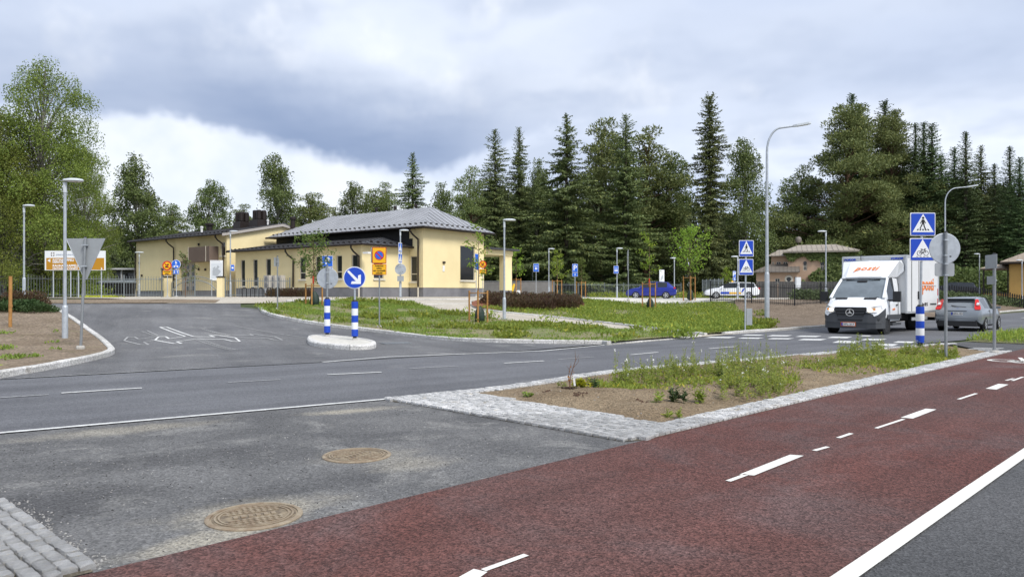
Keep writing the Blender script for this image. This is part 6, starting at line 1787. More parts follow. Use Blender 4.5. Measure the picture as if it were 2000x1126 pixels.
for i, (px, lb) in enumerate(((477.5, 'first black bicycle hoop from the gate'), (493.5, 'second black bicycle hoop from the gate'), (509.5, 'third black bicycle hoop from the gate'), (525.5, 'fourth black bicycle hoop from the gate'), (542, 'fifth black bicycle hoop from the gate'))):
    Y = 51.5; x = xz(px, Y); zb = H(x, Y)
    pts = [(-0.12, 0, -0.1), (-0.12, 0, 0.55)] + [(-0.12*math.cos(rad(a)), 0, 0.55 + 0.12*math.sin(rad(a))) for a in range(20, 180, 20)] + [(0.12, 0, 0.55), (0.12, 0, -0.1)]
    b = MB().tube([(p[0]*1.0, p[0]*0.6, p[2]) for p in pts], 0.03, 8).build('bicycle_hoop', m_blackp, None, (x, Y, zb), sm=50)
    tag(b, lb, 'bike rack', 'black bicycle hoops')
def heat_pumps():
    m_hp = M('heat_pump_beige', (0.48, 0.45, 0.40), 0.6)
    Y = 55.2; 
    for i, (px, lb) in enumerate(((524.5, 'left outdoor heat pump unit on the rack'), (536, 'middle outdoor heat pump unit on the rack'), (547.5, 'right outdoor heat pump unit on the rack'))):
        x = xz(px, Y); zb = H(x, Y)
        o = empty('heat_pump', (x, Y, zb + 0.62), rad(-37), lb, 'heat pump', 'heat pump units by the annex wall')
        MB().bbox(-0.33, 0.33, -0.2, 0.2, 0, 1.0).build('casing', m_hp, o)
        for z in (0.27, 0.72): MB().lathe([(0.19, 0), (0.19, 0.02), (0.16, 0.03)], 20, face_at(0, -0.2, z)).build('fan_grille', m_plinth, o)
    x0, x1 = xz(520, Y), xz(553, Y); zb = H(x0, Y)
    r = empty('pump_rack', (x0, Y, zb), 0, 'steel rack carrying the heat pump units', 'rack')
    MB().bbox(-0.1, x1 - x0, -0.25, -0.2, 0.54, 0.60).bbox(-0.1, x1 - x0, 0.2, 0.25, 0.54, 0.60).build('rail', m_galv, r)
    for a in (0, 0.6, 1.2): MB().bbox(a, a + 0.06, -0.25, -0.19, -0.2, 0.54).build('leg', m_galv, r)
heat_pumps()
def bins():
    Y = 56
    for i, (p0, p1, lb) in enumerate(((188, 204, 'first dark lidded bin behind the fence, from the left'), (205, 221, 'second dark lidded bin behind the fence, from the left'), (222, 238, 'third dark lidded bin behind the fence, from the left'), (239, 257, 'rightmost dark lidded bin behind the fence'))):
        x0, x1 = xz(p0, Y), xz(p1, Y); zb = H(x0, Y); w = x1 - x0
        o = empty('refuse_bin', (x0, Y, zb), 0, lb, 'bin', 'dark bins behind the fence')
        h = zz(552, Y) - zb
        MB().add([(0.05, 0.05, 0.05), (w-.05, 0.05, 0.05), (w-.05, 0.6, 0.05), (0.05, 0.6, 0.05), (0, 0, h), (w, 0, h), (w, 0.7, h), (0, 0.7, h)], [(3,2,1,0),(0,1,5,4),(1,2,6,5),(2,3,7,6),(3,0,4,7),(4,5,6,7)]).build('body', m_blackp, o)
        MB().add([(-.02, -.03, h), (w+.02, -.03, h), (w+.02, 0.74, h), (-.02, 0.74, h), (0.04, 0.02, h + 0.1), (w-.04, 0.02, h+0.1), (w-.04, 0.7, h + 0.22), (0.04, 0.7, h + 0.22)], [(0,1,5,4),(1,2,6,5),(2,3,7,6),(3,0,4,7),(4,5,6,7)]).build('lid', m_fence, o)
bins()
# white info totem, bollard-like ticket pillar, pale stone blocks, rolled hose reel
def totem(px, Y, ytop, w, d, label, name='info_totem', mat=None, fig=False):
    x = xz(px, Y); zb = H(x, Y); h = zz(ytop, Y) - zb
    o = empty(name, (x, Y, zb), 0, label, 'info post')
    MB().bbox(-w/2, w/2, -d/2, d/2, 0.10, h).build('panel', mat or m_sw, o)
    MB().bbox(-w/2 + 0.03, w/2 - 0.03, -d/2 + 0.02, d/2 - 0.02, -0.1, 0.099).build('foot', m_galvd, o)
    if fig: 
        mg = M('totem_print', (0.45, 0.50, 0.52), 0.7)
        for k, P in enumerate(([(-.1, .3), (.05, .5), (.1, .9), (-.02, .8)], [(-.12, 1.0), (.1, 1.2), (.12, 1.45), (-.05, 1.3)])): plate(o, 'print', [(a*w/0.45, b*h/1.9) for a, b in P], mg, -d/2 - 0.001, 0.2, th=0.002)
    return o
totem(1292.5, 76, 526.5, 0.5, 0.12, 'white info panel with a sketch behind the blue car', fig=True)
totem(1558.5, 66, 541, 0.40, 0.35, 'white upright service pillar by the villa fence', 'service_pillar', M('service_grey', (0.6, 0.62, 0.64), 0.5))
def hose():
    m_y = M('yellow_plastic', (0.80, 0.50, 0.02), 0.5)
    Y = 68; x = xz(1004, Y); zb = H(x, Y)
    o = empty('folded_slide', (x, Y, zb), rad(15), 'yellow plastic tube leaning on the stakes of a far sapling', 'tube')
    MB().tube([(-0.25, 0, 0.35), (-0.2, 0, 0.7), (-0.05, 0, 1.05), (0.02, 0, 1.25)], [0.16, 0.17, 0.13, 0.08], 10).build('tube_body', m_y, o, sm=50)
    o2 = empty('white_disc', (xz(1012.5, Y), Y - 0.2, H(x, Y)), 0, 'round white disc leaning behind the dark shrubs', 'disc')
    MB().lathe([(0.30, -0.03), (0.31, 0), (0.30, 0.03)], 28, face_at(0, 0, 0.36)).build('disc', m_sw, o2, sm=40)
hose()
# tall timber stake at the left edge
p = gp(20, 638, 0.09)
o = empty('timber_stake', p, 0, 'round timber stake standing in the soil at the left edge', 'stake')
MB().tube([(0, 0, -0.2), (0.01, 0, zz(539, p.y) - p.z)], 0.055, 10).build('stake', m_pine_post, o, sm=50)
MB().tube([(0.01, 0.0, 0.66), (0.01, 0.0, 0.74)], 0.064, 10).build('tie', m_pine_post, o, sm=50)
# ------------------------------------------------------------------ vehicles
m_tyre = M('tyre_rubber', (0.018, 0.018, 0.019), 0.85)
m_rim = M('alloy_rim', (0.50, 0.51, 0.53), 0.35, 0.7)
m_rimd = M('steel_rim_dark', (0.06, 0.06, 0.065), 0.5, 0.4)
m_carglass = M('car_glass', (0.02, 0.024, 0.028), 0.06, 0.0, 0.5)
m_screen = M('windscreen_glass', (0.20, 0.235, 0.26), 0.05, 0.0, 0.6, var=(1.1, 0.35))
m_rearglass = M('rear_window_glass', (0.16, 0.18, 0.195), 0.05, 0.0, 1.0, coat=1.0)
m_plastic = M('black_plastic', (0.022, 0.023, 0.025), 0.6)
m_greyplastic = M('grey_bumper_plastic', (0.058, 0.062, 0.068), 0.6)
m_red = M('tail_light_red', (0.60, 0.02, 0.02), 0.2)
m_clear = M('lamp_clear', (0.72, 0.72, 0.72), 0.12, 0.3)
m_lit = M('lit_headlamp', (0.9, 0.85, 0.75), 0.2, emit=((1.0, 0.86, 0.62), 1.6))
m_amber = M('amber_lamp', (0.85, 0.32, 0.04), 0.25)
m_platew = M('number_plate_white', (0.80, 0.80, 0.78), 0.5)
m_euro = M('number_plate_blue', (0.01, 0.04, 0.4), 0.5)
m_silver = M('silver_paint', (0.25, 0.275, 0.30), 0.3, 0.45, coat=0.6)
m_bluep = M('blue_car_paint', (0.008, 0.022, 0.26), 0.28, 0.25, coat=0.7)
m_whitep = M('white_car_paint', (0.80, 0.82, 0.84), 0.3, 0.0, coat=0.7)
m_darkp = M('dark_car_paint', (0.018, 0.020, 0.026), 0.3, 0.3, coat=0.7)

def section(x, zb, w, zbelt, wbelt, zr, wr):
    """half section from the belly to the roof line"""
    return [(x, 0, zb), (x, w*0.80, zb), (x, w*0.955, zb + 0.09), (x, w, lerp(zb, zbelt, 0.42)), (x, w*0.995, lerp(zb, zbelt, 0.74)), (x, wbelt, zbelt), (x, wr, zr - 0.055 if zr - zbelt > 0.12 else lerp(zbelt, zr, 0.55)), (x, wr*0.70, zr), (x, 0, zr + 0.012)]
def loft_car(root, st, paint, pick):
    """st: station tuples; pick(i, j) -> part name or None for body"""
    S = [section(*s) for s in st]; parts = {}
    ns = len(S[0])
    def face(i, j, side):
        q = [S[i][j], S[i+1][j], S[i+1][j+1], S[i][j+1]]
        q = [(a, b*side, c) for a, b, c in q]
        return q if side > 0 else q[::-1]
    for i in range(len(S) - 1):
        for j in range(ns - 1):
            for side in (1, -1):
                k = pick(i, j)
                key = (k or 'body', side if k in ('side_window', 'side_window_rear') else 0, k if k else None)
                mb = parts.setdefault(key, MB())
                mb.add(face(i, j, side), [(0, 1, 2, 3)])
    b = parts[('body', 0, None)]
    for S_, fl in ((S[0], 1), (S[-1], -1)):
        V = [(a, y, z) for a, y, z in S_] + [(a, -y, z) for a, y, z in S_[1:-1]][::-1]
        b.add(V, [tuple(range(len(V)))[::(1 if fl > 0 else -1)]])
    for (k, side, kk), mb in parts.items():
        me = mb.mesh(k, {'body': paint, 'rear_window': m_rearglass}.get(k, m_carglass if 'window' in k or k == 'windscreen' else m_plastic))
        bm = bmesh.new(); bm.from_mesh(me); bmesh.ops.remove_doubles(bm, verts=bm.verts, dist=1e-4); bmesh.ops.recalc_face_normals(bm, faces=bm.faces); bm.to_mesh(me); bm.free()
        if k == 'body': smooth(me, 38)
        else: smooth(me, 50)
        link(k, me, root)
def wheel(root, x, y, r, w, side, rim=None, spokes=5, name='wheel'):
    """wheel > tyre, rim"""
    o = bpy.data.objects.new(name, None); COL.objects.link(o); o.parent = root; o.location = (x, y, r)
    A = Matrix.Rotation(rad(-90*side), 4, 'X')
    MB().lathe([(r*0.66, -w/2), (r*0.93, -w/2), (r, -w*0.34), (r, w*0.34), (r*0.93, w/2), (r*0.68, w/2), (r*0.64, w*0.40)], 28, A).build('tyre', m_tyre, o, sm=40)
    rm = MB(); rm.lathe([(r*0.67, w*0.30), (r*0.67, w*0.46), (r*0.60, w*0.47), (r*0.58, w*0.28), (r*0.1, w*0.26)], 28, A)
    for k in range(spokes):
        a = 2*math.pi*k/spokes
        Mk = A @ Matrix.Rotation(a, 4, 'Z')
        rm.prism([(r*0.10, -r*0.09), (r*0.62, -r*0.13), (r*0.62, r*0.13), (r*0.10, r*0.09)], w*0.30, w*0.42, Mk)
    rm.lathe([(r*0.18, w*0.3), (r*0.18, w*0.44)], 14, A)
    rm.build('rim', rim or m_rim, o, sm=40)
    return o
def arch(root, x, y, r, side):
    A = Matrix.Rotation(rad(-90*side), 4, 'X')
    MB().lathe([(r*1.13, -0.05), (r*1.13, 0.006)], 28, Matrix.Translation((x, y, r)) @ A).build('wheel_arch', m_plastic, root)
def number_plate(root, x, y, z, txt, facing, w=0.44, h=0.115, edge=None):
    """facing +1: forward end, -1: rear"""
    o = bpy.data.objects.new('number_plate', None); COL.objects.link(o); o.parent = root; o.location = (x, y, z)
    t = 0.01 * facing
    if edge is not None: MB().bbox(-t*0.6, t*0.3, -w/2 - 0.03, w/2 + 0.03, -h/2 - 0.03, h/2 + 0.03).build('plate_holder', edge, o)
    MB().bbox(t*0.31, t, -w/2, w/2, -h/2, h/2).build('plate', m_platew, o)
    ey = (w/2 - 0.025) * (-1 if facing < 0 else 1) * -1
    ex = -w/2 + 0.025 if facing > 0 else w/2 - 0.025
    MB().bbox(t*1.05, t*1.3, ex - 0.025, ex + 0.025, -h/2, h/2).build('plate_band', m_euro, o)
    xa = (0, 1, 0) if facing > 0 else (0, -1, 0)
    text(txt, h*0.86, m_sk, o, (t*1.35, 0.02*facing, 0), xa, (0, 0, 1), bold=0.002, ext=0.001, space=1.05)
def mirror(root, x, y, z, side, mat, s=1.0):
    MB().box((x, y + side*0.10*s, z), (0.10*s, 0.17*s, 0.11*s)).box((x + 0.02*s, y + side*0.01*s, z - 0.03*s), (0.05*s, 0.08*s, 0.04*s)).build('mirror', mat, root)

def hatchback(name, loc, rz, label, paint, L=4.34, Hh=1.49, W=0.90, wagon=0.0, rim=None, scale=1.0, group=None):
    o = empty(name, loc, rz, label, 'car', group)
    k = Hh / 1.49; e = wagon
    st = [(0.00, 0.40, W*0.84, 0.74, W*0.82, 0.80, W*0.70), (0.05, 0.30, W*0.94, 0.88, W*0.93, 0.92, W*0.80), (0.14, 0.26, W*0.985, 0.97*k, W*0.95, 1.00*k, W*0.83), (0.22 + 0.0*e, 0.24, W*0.995, 0.99*k, W*0.955, 1.03*k, W*0.82),
          (0.64 - 0.30*e, 0.20, W, 0.995*k, W*0.96, 1.405*k, W*0.70), (0.78 - 0.25*e, 0.20, W, 0.99*k, W*0.965, 1.44*k, W*0.71), (1.60, 0.19, W, 0.965*k, W*0.97, 1.485*k, W*0.72), (1.70, 0.19, W, 0.963*k, W*0.97, 1.49*k, W*0.72),
          (2.40, 0.19, W, 0.945*k, W*0.97, 1.465*k, W*0.71), (2.85, 0.19, W, 0.935*k, W*0.965, 1.255*k, W*0.74), (3.28, 0.20, W, 0.93*k, W*0.955, 0.985*k, W*0.80), (3.85, 0.21, W*0.99, 0.83*k, W*0.94, 0.90*k, W*0.78), (4.18, 0.22, W*0.93, 0.70, W*0.86, 0.77, W*0.70), (4.30, 0.26, W*0.82, 0.60, W*0.76, 0.66, W*0.6), (4.34, 0.32, W*0.72, 0.52, W*0.66, 0.58, W*0.5)]
    sc = L / 4.34
    st = [((s[0] - 2.17) * sc, *s[1:]) for s in st]
    def pick(i, j):
        if j in (6, 7) and i == 3: return 'rear_window'
        if j in (6, 7) and i in (8, 9): return 'windscreen'
        if j == 5 and i in (5,): return 'side_window_rear'
        if j == 5 and i == 4 and e > 0.5: return 'side_window_rear'
        if j == 5 and i in (7, 8): return 'side_window'
        if j in (0, 1) : return 'underbody'
        return None
    loft_car(o, st, paint, pick)
    r = 0.315
    for xw in (-1.30*sc, 1.28*sc):
        for s in (-1, 1):
            arch(o, xw, s*(W - 0.035), r, s); wheel(o, xw, s*(W - 0.085), r, 0.2, s, rim)
    for s in (-1, 1):
        mirror(o, 0.82*sc, s*W*0.96, 1.0*k, s, paint)
        for xh in (-0.62, 0.32): MB().box((xh*sc, s*W*0.995, 0.86*k), (0.16, 0.02, 0.03)).build('door_handle', paint, o)
        for xd in (-0.52, 0.62): MB().box((xd*sc, s*W*0.998, 0.62), (0.012, 0.012, 0.62)).build('door_gap', m_plastic, o)
    return o, sc, k

# silver hatchback driving away on the right
fx, fy = xz(1893, 32.2), 32.2
ang = math.atan2(0.745, 0.667)
o, sc, k = hatchback('silver_hatchback', (fx + 0.75, fy + 1.2, 0.0), ang - rad(2), 'silver grey hatchback driving away on the right', m_silver)
for s in (-1, 1):
    P = [(-2.06, s*0.845, 0.93), (-1.99, s*0.845, 1.0), (-1.66, s*0.685, 1.37), (-1.78, s*0.60, 1.36), (-2.04, s*0.62, 1.0), (-2.10, s*0.66, 0.93)]
    V = P + [(a - 0.03, b + s*0.012, c + 0.012) for a, b, c in P]
    mb = MB(); mb.add(V, [(0,1,2,3,4,5), (11,10,9,8,7,6)] + [(i, (i+1) % 6, 6 + (i+1) % 6, 6 + i) for i in range(6)])
    mb.build('tail_lamp', m_red, o)
    MB().box((-1.90, s*0.735, 1.15), (0.16, 0.10, 0.11), mat=Matrix.Rotation(rad(-38), 3, 'Y')).build('tail_lamp_clear', m_clear, o)
    MB().bbox(-2.155, -2.14, s*0.40, s*0.62, 0.40, 0.46).build('reflector', m_red, o)
number_plate(o, -2.165, 0, 0.76, 'RZH-153', -1)
MB().bbox(-2.16, -2.11, -0.36, 0.36, 0.86, 0.885).build('hatch_handle_strip', m_plastic, o)
MB().lathe([(0.05, 0), (0.05, 0.012)], 18, Matrix.Translation((-2.06, 0, 0.945)) @ Matrix.Rotation(rad(-75), 4, 'Y') @ Matrix.Scale(1.6, 4, (0, 1, 0))).build('badge', m_euro, o)
MB().bbox(-2.185, -2.10, -0.80, 0.80, 0.53, 0.60).build('bumper_ridge', m_silver, o)
MB().bbox(-2.195, -2.05, -0.74, 0.74, 0.22, 0.45).build('bumper_lower', m_plastic, o)
MB().tube([(-1.98, -0.02, 1.06), (-1.90, 0.28, 1.11)], 0.013, 6).build('wiper', m_plastic, o)
MB().tube([(-1.98, -0.3, 1.05), (-1.97, 0.0, 1.07)], 0.011, 6).build('wiper_arm', m_plastic, o)
MB().box((-1.56, 0, 1.42), (0.24, 1.10, 0.035), mat=Matrix.Rotation(rad(-10), 3, 'Y')).build('roof_spoiler', m_silver, o)
MB().add([(-1.62, -0.56, 1.362), (-1.62, 0.56, 1.362), (-1.735, 0.58, 1.265), (-1.735, -0.58, 1.265)], [(0, 1, 2, 3)]).build('rear_window_band', m_carglass, o)
MB().tube([(-2.2, 0.45, 0.27), (-1.9, 0.45, 0.27)], 0.035, 8).build('exhaust', m_rimd, o)

# blue hatchback in the car park, seen from its rear left quarter
bx, by = xz(1272, 63.0), 63.0
o, sc, k = hatchback('blue_hatchback', (bx, by, H(bx, by) + 0.02), rad(180 - 14), 'bright blue hatchback parked behind a staked sapling', m_bluep, 4.2, 1.47, 0.89)
for s in (-1, 1):
    MB().box((-2.03*sc, s*0.70, 0.92), (0.14, 0.36, 0.13)).build('tail_lamp', m_red, o)
MB().bbox(-2.13, -2.10, -0.22, 0.22, 0.60, 0.72).build('number_plate', m_platew, o)
MB().box((-1.53, 0, 1.41), (0.22, 1.08, 0.035), mat=Matrix.Rotation(rad(-10), 3, 'Y')).build('roof_spoiler', m_plastic, o)

# white estate car with blue and yellow stickers
wx, wy_ = xz(1428, 66.0), 66.0
o, sc, k = hatchback('white_estate_car', (wx, wy_, H(wx, wy_) + 0.02), rad(180 - 10), 'white estate car with blue and yellow stickers behind black bars', m_whitep, 4.68, 1.47, 0.90, 0.8, m_rim)
MB().box((-0.1, 0, 1.53), (0.14, 0.34, 0.11)).build('roof_sign', m_sy, o)
for s in (1,):
    MB().bbox(0.25, 1.0, s*0.902, s*0.908, 0.42, 0.60).build('blue_sticker', m_blue, o)
    MB().bbox(-0.75, 0.25, s*0.902, s*0.908, 0.42, 0.56).build('yellow_sticker', m_sy, o)
    MB().add([(-0.85, s*0.903, 0.55), (-0.72, s*0.903, 0.55), (-0.95, s*0.903, 0.92), (-1.12, s*0.903, 0.92)], [(0,1,2,3)]).build('blue_sticker', m_blue, o)
for s in (-1, 1): MB().box((-2.10*sc, s*0.66, 0.90), (0.16, 0.4, 0.11)).build('tail_lamp', m_red, o)

# dark car behind the fence on the right
dx_, dy_ = xz(1858, 76.0), 76.0
o, sc, k = hatchback('dark_estate_car', (dx_, dy_, H(dx_, dy_) + 0.1), rad(180 - 25), 'dark estate car parked behind the hedge at the right', m_darkp, 4.6, 1.55, 0.92, 0.9)

# ------------------------------------------------------------------ the delivery van
def van():
    m_vw = M('van_white', (0.82, 0.84, 0.86), 0.32, 0.0, coat=0.6)
    m_box = M('van_box_white', (0.74, 0.75, 0.75), 0.5, var=(1.2, 0.06))
    m_alu = M('box_aluminium', (0.58, 0.60, 0.62), 0.4, 0.5)
    m_or = M('orange_print', (0.85, 0.22, 0.03), 0.5)
    m_inside = M('cab_interior', (0.12, 0.12, 0.125), 0.8)
    # heading towards the camera along the road
    hd = math.atan2(-0.715, -0.70)
    cx, cy = xz(1661, 29.6), 29.6
    o = empty('delivery_van', (cx, cy, 0.0), hd, 'white delivery van with box body and orange lettering', 'van')
    o.scale = (1.1, 1.13, 1.0)
    # origin: on the ground below the front bumper; x forward
    W = 0.99
    F0 = 0.0
    #            x      zb    w        zbelt wbelt    zr    wr
    st = [(-2.30, 0.42, W*0.98, 1.30, W*0.97, 2.30, W*0.84), (-1.80, 0.42, W*0.99, 1.30, W*0.975, 2.33, W*0.84), (-1.55, 0.42, W, 1.30, W*0.975, 2.315, W*0.83), (-1.38, 0.42, W, 1.30, W*0.975, 2.27, W*0.82),
          (-1.00, 0.42, W, 1.29, W*0.97, 1.90, W*0.88), (-0.62, 0.42, W, 1.27, W*0.965, 1.46, W*0.93), (-0.32, 0.42, W*0.99, 1.12, W*0.95, 1.27, W*0.88), (-0.13, 0.42, W*0.96, 1.00, W*0.91, 1.13, W*0.82), (-0.05, 0.44, W*0.91, 0.90, W*0.85, 1.00, W*0.74), (-0.01, 0.50, W*0.80, 0.80, W*0.76, 0.90, W*0.64)]
    S = [section(*s) for s in st]
    parts = {}
    for i in range(len(S) - 1):
        for j in range(8):
            for side in (1, -1):
                q = [S[i][j], S[i+1][j], S[i+1][j+1], S[i][j+1]]; q = [(a, b*side, c) for a, b, c in q]
                if side < 0: q = q[::-1]
                key = 'cab_body'
                if i in (3, 4) and j in (6, 7): key = 'windscreen'
                elif i in (1, 2, 3) and j == 5: key = 'side_window%d' % side
                elif j <= 1 or (j == 2 and i >= 5): key = 'dark_lower_body'
                elif j == 3 and i >= 5: key = 'dark_lower_body'
                parts.setdefault(key, MB()).add(q, [(0, 1, 2, 3)])
    V = [p for p in S[-1]] + [(a, -y, z) for a, y, z in S[-1][1:-1]][::-1]
    parts['dark_lower_body'].add(V, [tuple(range(len(V)))[::-1]])
    V = [p for p in S[0]] + [(a, -y, z) for a, y, z in S[0][1:-1]][::-1]
    parts['cab_body'].add(V, [tuple(range(len(V)))])
    for kx, mb in parts.items():
        mt = {'cab_body': m_vw, 'windscreen': m_screen, 'dark_lower_body': m_greyplastic}.get(kx, m_carglass)
        me = mb.mesh(kx.rstrip('-1'), mt); bm = bmesh.new(); bm.from_mesh(me); bmesh.ops.remove_doubles(bm, verts=bm.verts, dist=1e-4); bmesh.ops.recalc_face_normals(bm, faces=bm.faces); bm.to_mesh(me); bm.free()
        smooth(me, 40); link(kx.rstrip('-1'), me, o)
    # bumper
    bp = MB()
    prof = [(-0.55, W*1.005), (-0.22, W*0.985), (0.0, W*0.86), (0.055, W*0.6), (0.07, 0.0)]
    for (zA, zB, off) in ((0.24, 0.46, 0.0), (0.46, 0.50, 0.015), (0.50, 0.80, -0.01)):
        ring = [(x + off, y) for x, y in prof] + [(x + off, -y) for x, y in prof[:-1]][::-1]
        n = len(ring)
        bp.add([(x, y, zA) for x, y in ring] + [(x - (0.03 if zB > 0.7 else 0), y*0.992, zB) for x, y in ring], [(i, i+1, n+i+1, n+i) for i in range(n-1)] + [tuple(range(n)), tuple(range(n, 2*n))[::-1]])
    bp.build('bumper', m_greyplastic, o)
    # grille with bars and star
    gr = bpy.data.objects.new('grille', None); COL.objects.link(gr); gr.parent = o
    MB().prism([(-0.42, 0.64), (0.42, 0.64), (0.55, 0.98), (0.53, 1.08), (-0.53, 1.08), (-0.55, 0.98)], -0.02, 0.03, Matrix(((0,0,1,0.0),(1,0,0,0),(0,1,0,0),(0,0,0,1)))).build('grille_panel', m_plastic, gr)
    for z in (0.73, 0.85, 0.97): MB().box((0.04, 0, z), (0.03, 0.84 + (z - 0.73)*0.7, 0.03)).build('grille_bar', m_greyplastic, gr)
    star = bpy.data.objects.new('emblem', None); COL.objects.link(star); star.parent = o
    MX = Matrix(((0,0,1,0.062),(1,0,0,0),(0,1,0,0.87),(0,0,0,1)))
    for k in range(28):
        a, b = 2*math.pi*k/28, 2*math.pi*(k+1)/28
        MB().prism(seg((0.135*math.cos(a), 0.135*math.sin(a)), (0.135*math.cos(b), 0.135*math.sin(b)), 0.022), 0, 0.012, MX).build('ring_piece', m_clear, star)
    for k in range(3):
        a = rad(90 + 120*k); MB().prism([(0.13*math.cos(a), 0.13*math.sin(a)), (0.028*math.cos(a+1.05), 0.028*math.sin(a+1.05)), (0, 0), (0.028*math.cos(a-1.05), 0.028*math.sin(a-1.05))], 0, 0.014, MX).build('star_point', m_clear, star)
    MB().bbox(0.03, 0.058, -0.42, 0.42, 0.54, 0.61).build('lower_grille', m_plastic, o)
    number_plate(o, 0.085, -0.05, 0.40, 'XPL-217', 1, 0.46, 0.12, M('plate_holder_orange', (0.45, 0.12, 0.04), 0.6))
    # head lamps
    for s in (1, -1):
        h = bpy.data.objects.new('headlamp', None); COL.objects.link(h); h.parent = o
        P = [(0.01, s*0.55, 0.88), (0.0, s*0.56, 1.05), (-0.10, s*0.76, 1.13), (-0.34, s*0.93, 1.17), (-0.36, s*0.965, 1.02), (-0.08, s*0.86, 0.88)]
        V = P + [(a + 0.05, b*1.015, c) for a, b, c in P]
        MB().add(V, [(0,1,2,3,4,5), (11,10,9,8,7,6)] + [(i, (i+1) % 6, 6+(i+1) % 6, 6+i) for i in range(6)]).build('lens', m_clear, h)
        MB().lathe([(0.07, 0), (0.06, 0.02)], 16, Matrix.Translation((0.045, s*0.66, 0.98)) @ Matrix.Rotation(rad(90), 4, 'Y')).build('lit_bulb', m_lit, h)
        MB().lathe([(0.045, 0), (0.04, 0.02)], 16, Matrix.Translation((-0.035, s*0.79, 1.0)) @ Matrix.Rotation(rad(90), 4, 'Y')).build('indicator', m_amber, h)
        # mirrors on arms
        mi = bpy.data.objects.new('mirror', None); COL.objects.link(mi); mi.parent = o
        MB().box((-0.92, s*1.26, 1.50), (0.14, 0.24, 0.42)).build('housing', m_plastic, mi)
        MB().box((-0.88, s*1.08, 1.36), (0.07, 0.22, 0.06)).build('arm', m_plastic, mi)
        # hood vents, wipers
        MB().box((-0.52, s*0.5, 1.43), (0.10, 0.42, 0.02), mat=Matrix.Rotation(rad(30), 3, 'Y')).build('hood_vent', m_plastic, o)
        # doors
        MB().box((-1.02, s*(W + 0.001), 0.95), (0.014, 0.012, 0.86)).build('door_gap', m_plastic, o)
        MB().box((-1.98, s*(W - 0.004), 1.3), (0.014, 0.012, 1.5)).build('door_gap', m_plastic, o)
        MB().box((-1.82, s*(W + 0.012), 1.16), (0.17, 0.03, 0.05)).build('door_handle', m_plastic, o)
        MB().bbox(-2.25, -0.75, s*(W + 0.002), s*(W + 0.02), 0.60, 0.78).build('rub_strip', m_greyplastic, o)
        MB().bbox(-2.2, -1.25, s*(W - 0.08), s*(W + 0.03), 0.34, 0.44).build('step', m_greyplastic, o)
        wheel(o, -0.78, s*(W - 0.13), 0.345, 0.23, s, m_rimd, 6); arch(o, -0.78, s*(W - 0.03), 0.345, s)
    MB().tube([(-0.70, -0.55, 1.52), (-0.66, 0.1, 1.50)], 0.012, 6).build('wiper', m_plastic, o); MB().tube([(-0.68, 0.15, 1.51), (-0.64, 0.75, 1.47)], 0.012, 6).build('wiper', m_plastic, o)
    for s in (1, -1): MB().tube([(-1.39, s*W*0.80, 2.24), (-1.0, s*W*0.865, 1.87), (-0.60, s*W*0.925, 1.44)], [0.05, 0.05, 0.06], 8).build('windscreen_pillar', m_vw, o, sm=50)
    MB().tube([(-1.36, -W*0.78, 2.27), (-1.33, 0, 2.275), (-1.36, W*0.78, 2.27)], 0.045, 8).build('windscreen_header', m_vw, o, sm=50)
    MB().add([(-1.345, -W*0.60, 2.235), (-1.345, W*0.60, 2.235), (-1.245, W*0.60, 2.148), (-1.245, -W*0.60, 2.148)], [(0, 1, 2, 3)]).build('tinted_band', m_carglass, o)
    MB().box((-1.21, 0, 2.12), (0.10, 0.34, 0.05), mat=Matrix.Rotation(rad(44), 3, 'Y')).build('sensor_pod', m_plastic, o)
    # roof fairing
    fa_ = MB()
    lo = [(-1.30, W*0.62, 2.30), (-1.42, W*0.80, 2.29), (-2.30, W*0.86, 2.30)]; up = [(-2.02, W*0.70, 2.98), (-2.10, W*1.0, 2.98), (-2.34, W*1.08, 2.80)]
    for s in (1, -1):
        A = [(x, y*s, z) for x, y, z in lo]; B = [(x, y*s, z) for x, y, z in up]
        C = [(-2.34, W*1.08*s, 2.55)]
        fa_.add(A + B + C, [(0, 1, 4, 3), (1, 2, 6, 5, 4)] if s > 0 else [(3, 4, 1, 0), (4, 5, 6, 2, 1)])
        fa_.add([B[1], B[2], (-2.34, W*1.0*s, 3.0)], [(0, 1, 2) if s > 0 else (2, 1, 0)])
    fa_.add([(-1.30, W*0.62, 2.30), (-2.02, W*0.70, 2.98), (-2.02, -W*0.70, 2.98), (-1.30, -W*0.62, 2.30), (-1.24, 0, 2.31), (-1.98, 0, 3.0)], [(0, 1, 5, 4), (4, 5, 2, 3)])
    fa_.add([(-2.02, W*0.70, 2.98), (-2.10, W, 2.98), (-2.34, W, 3.0), (-2.34, -W, 3.0), (-2.10, -W, 2.98), (-2.02, -W*0.70, 2.98), (-1.98, 0, 3.0)], [(6, 5, 4, 3, 2, 1, 0)])
    fo = fa_.build('roof_fairing', m_vw, o)
    nrm = Vector((0.69, 0, 0.74)).normalized()
    text('posti', 0.36, m_or, o, Vector((-1.63, 0.0, 2.655)) + nrm*0.02, (0, 1, 0), (-0.73, 0, 0.68), shear=0.35, space=1.1, bold=0.006)
    # box body
    bx0, bx1, by_, bz0, bz1 = -2.42, -6.6, 1.13, 0.82, 3.18
    MB().bbox(bx1, bx0, -by_, by_, bz0, bz1).build('box_body', m_box, o)
    t = 0.05
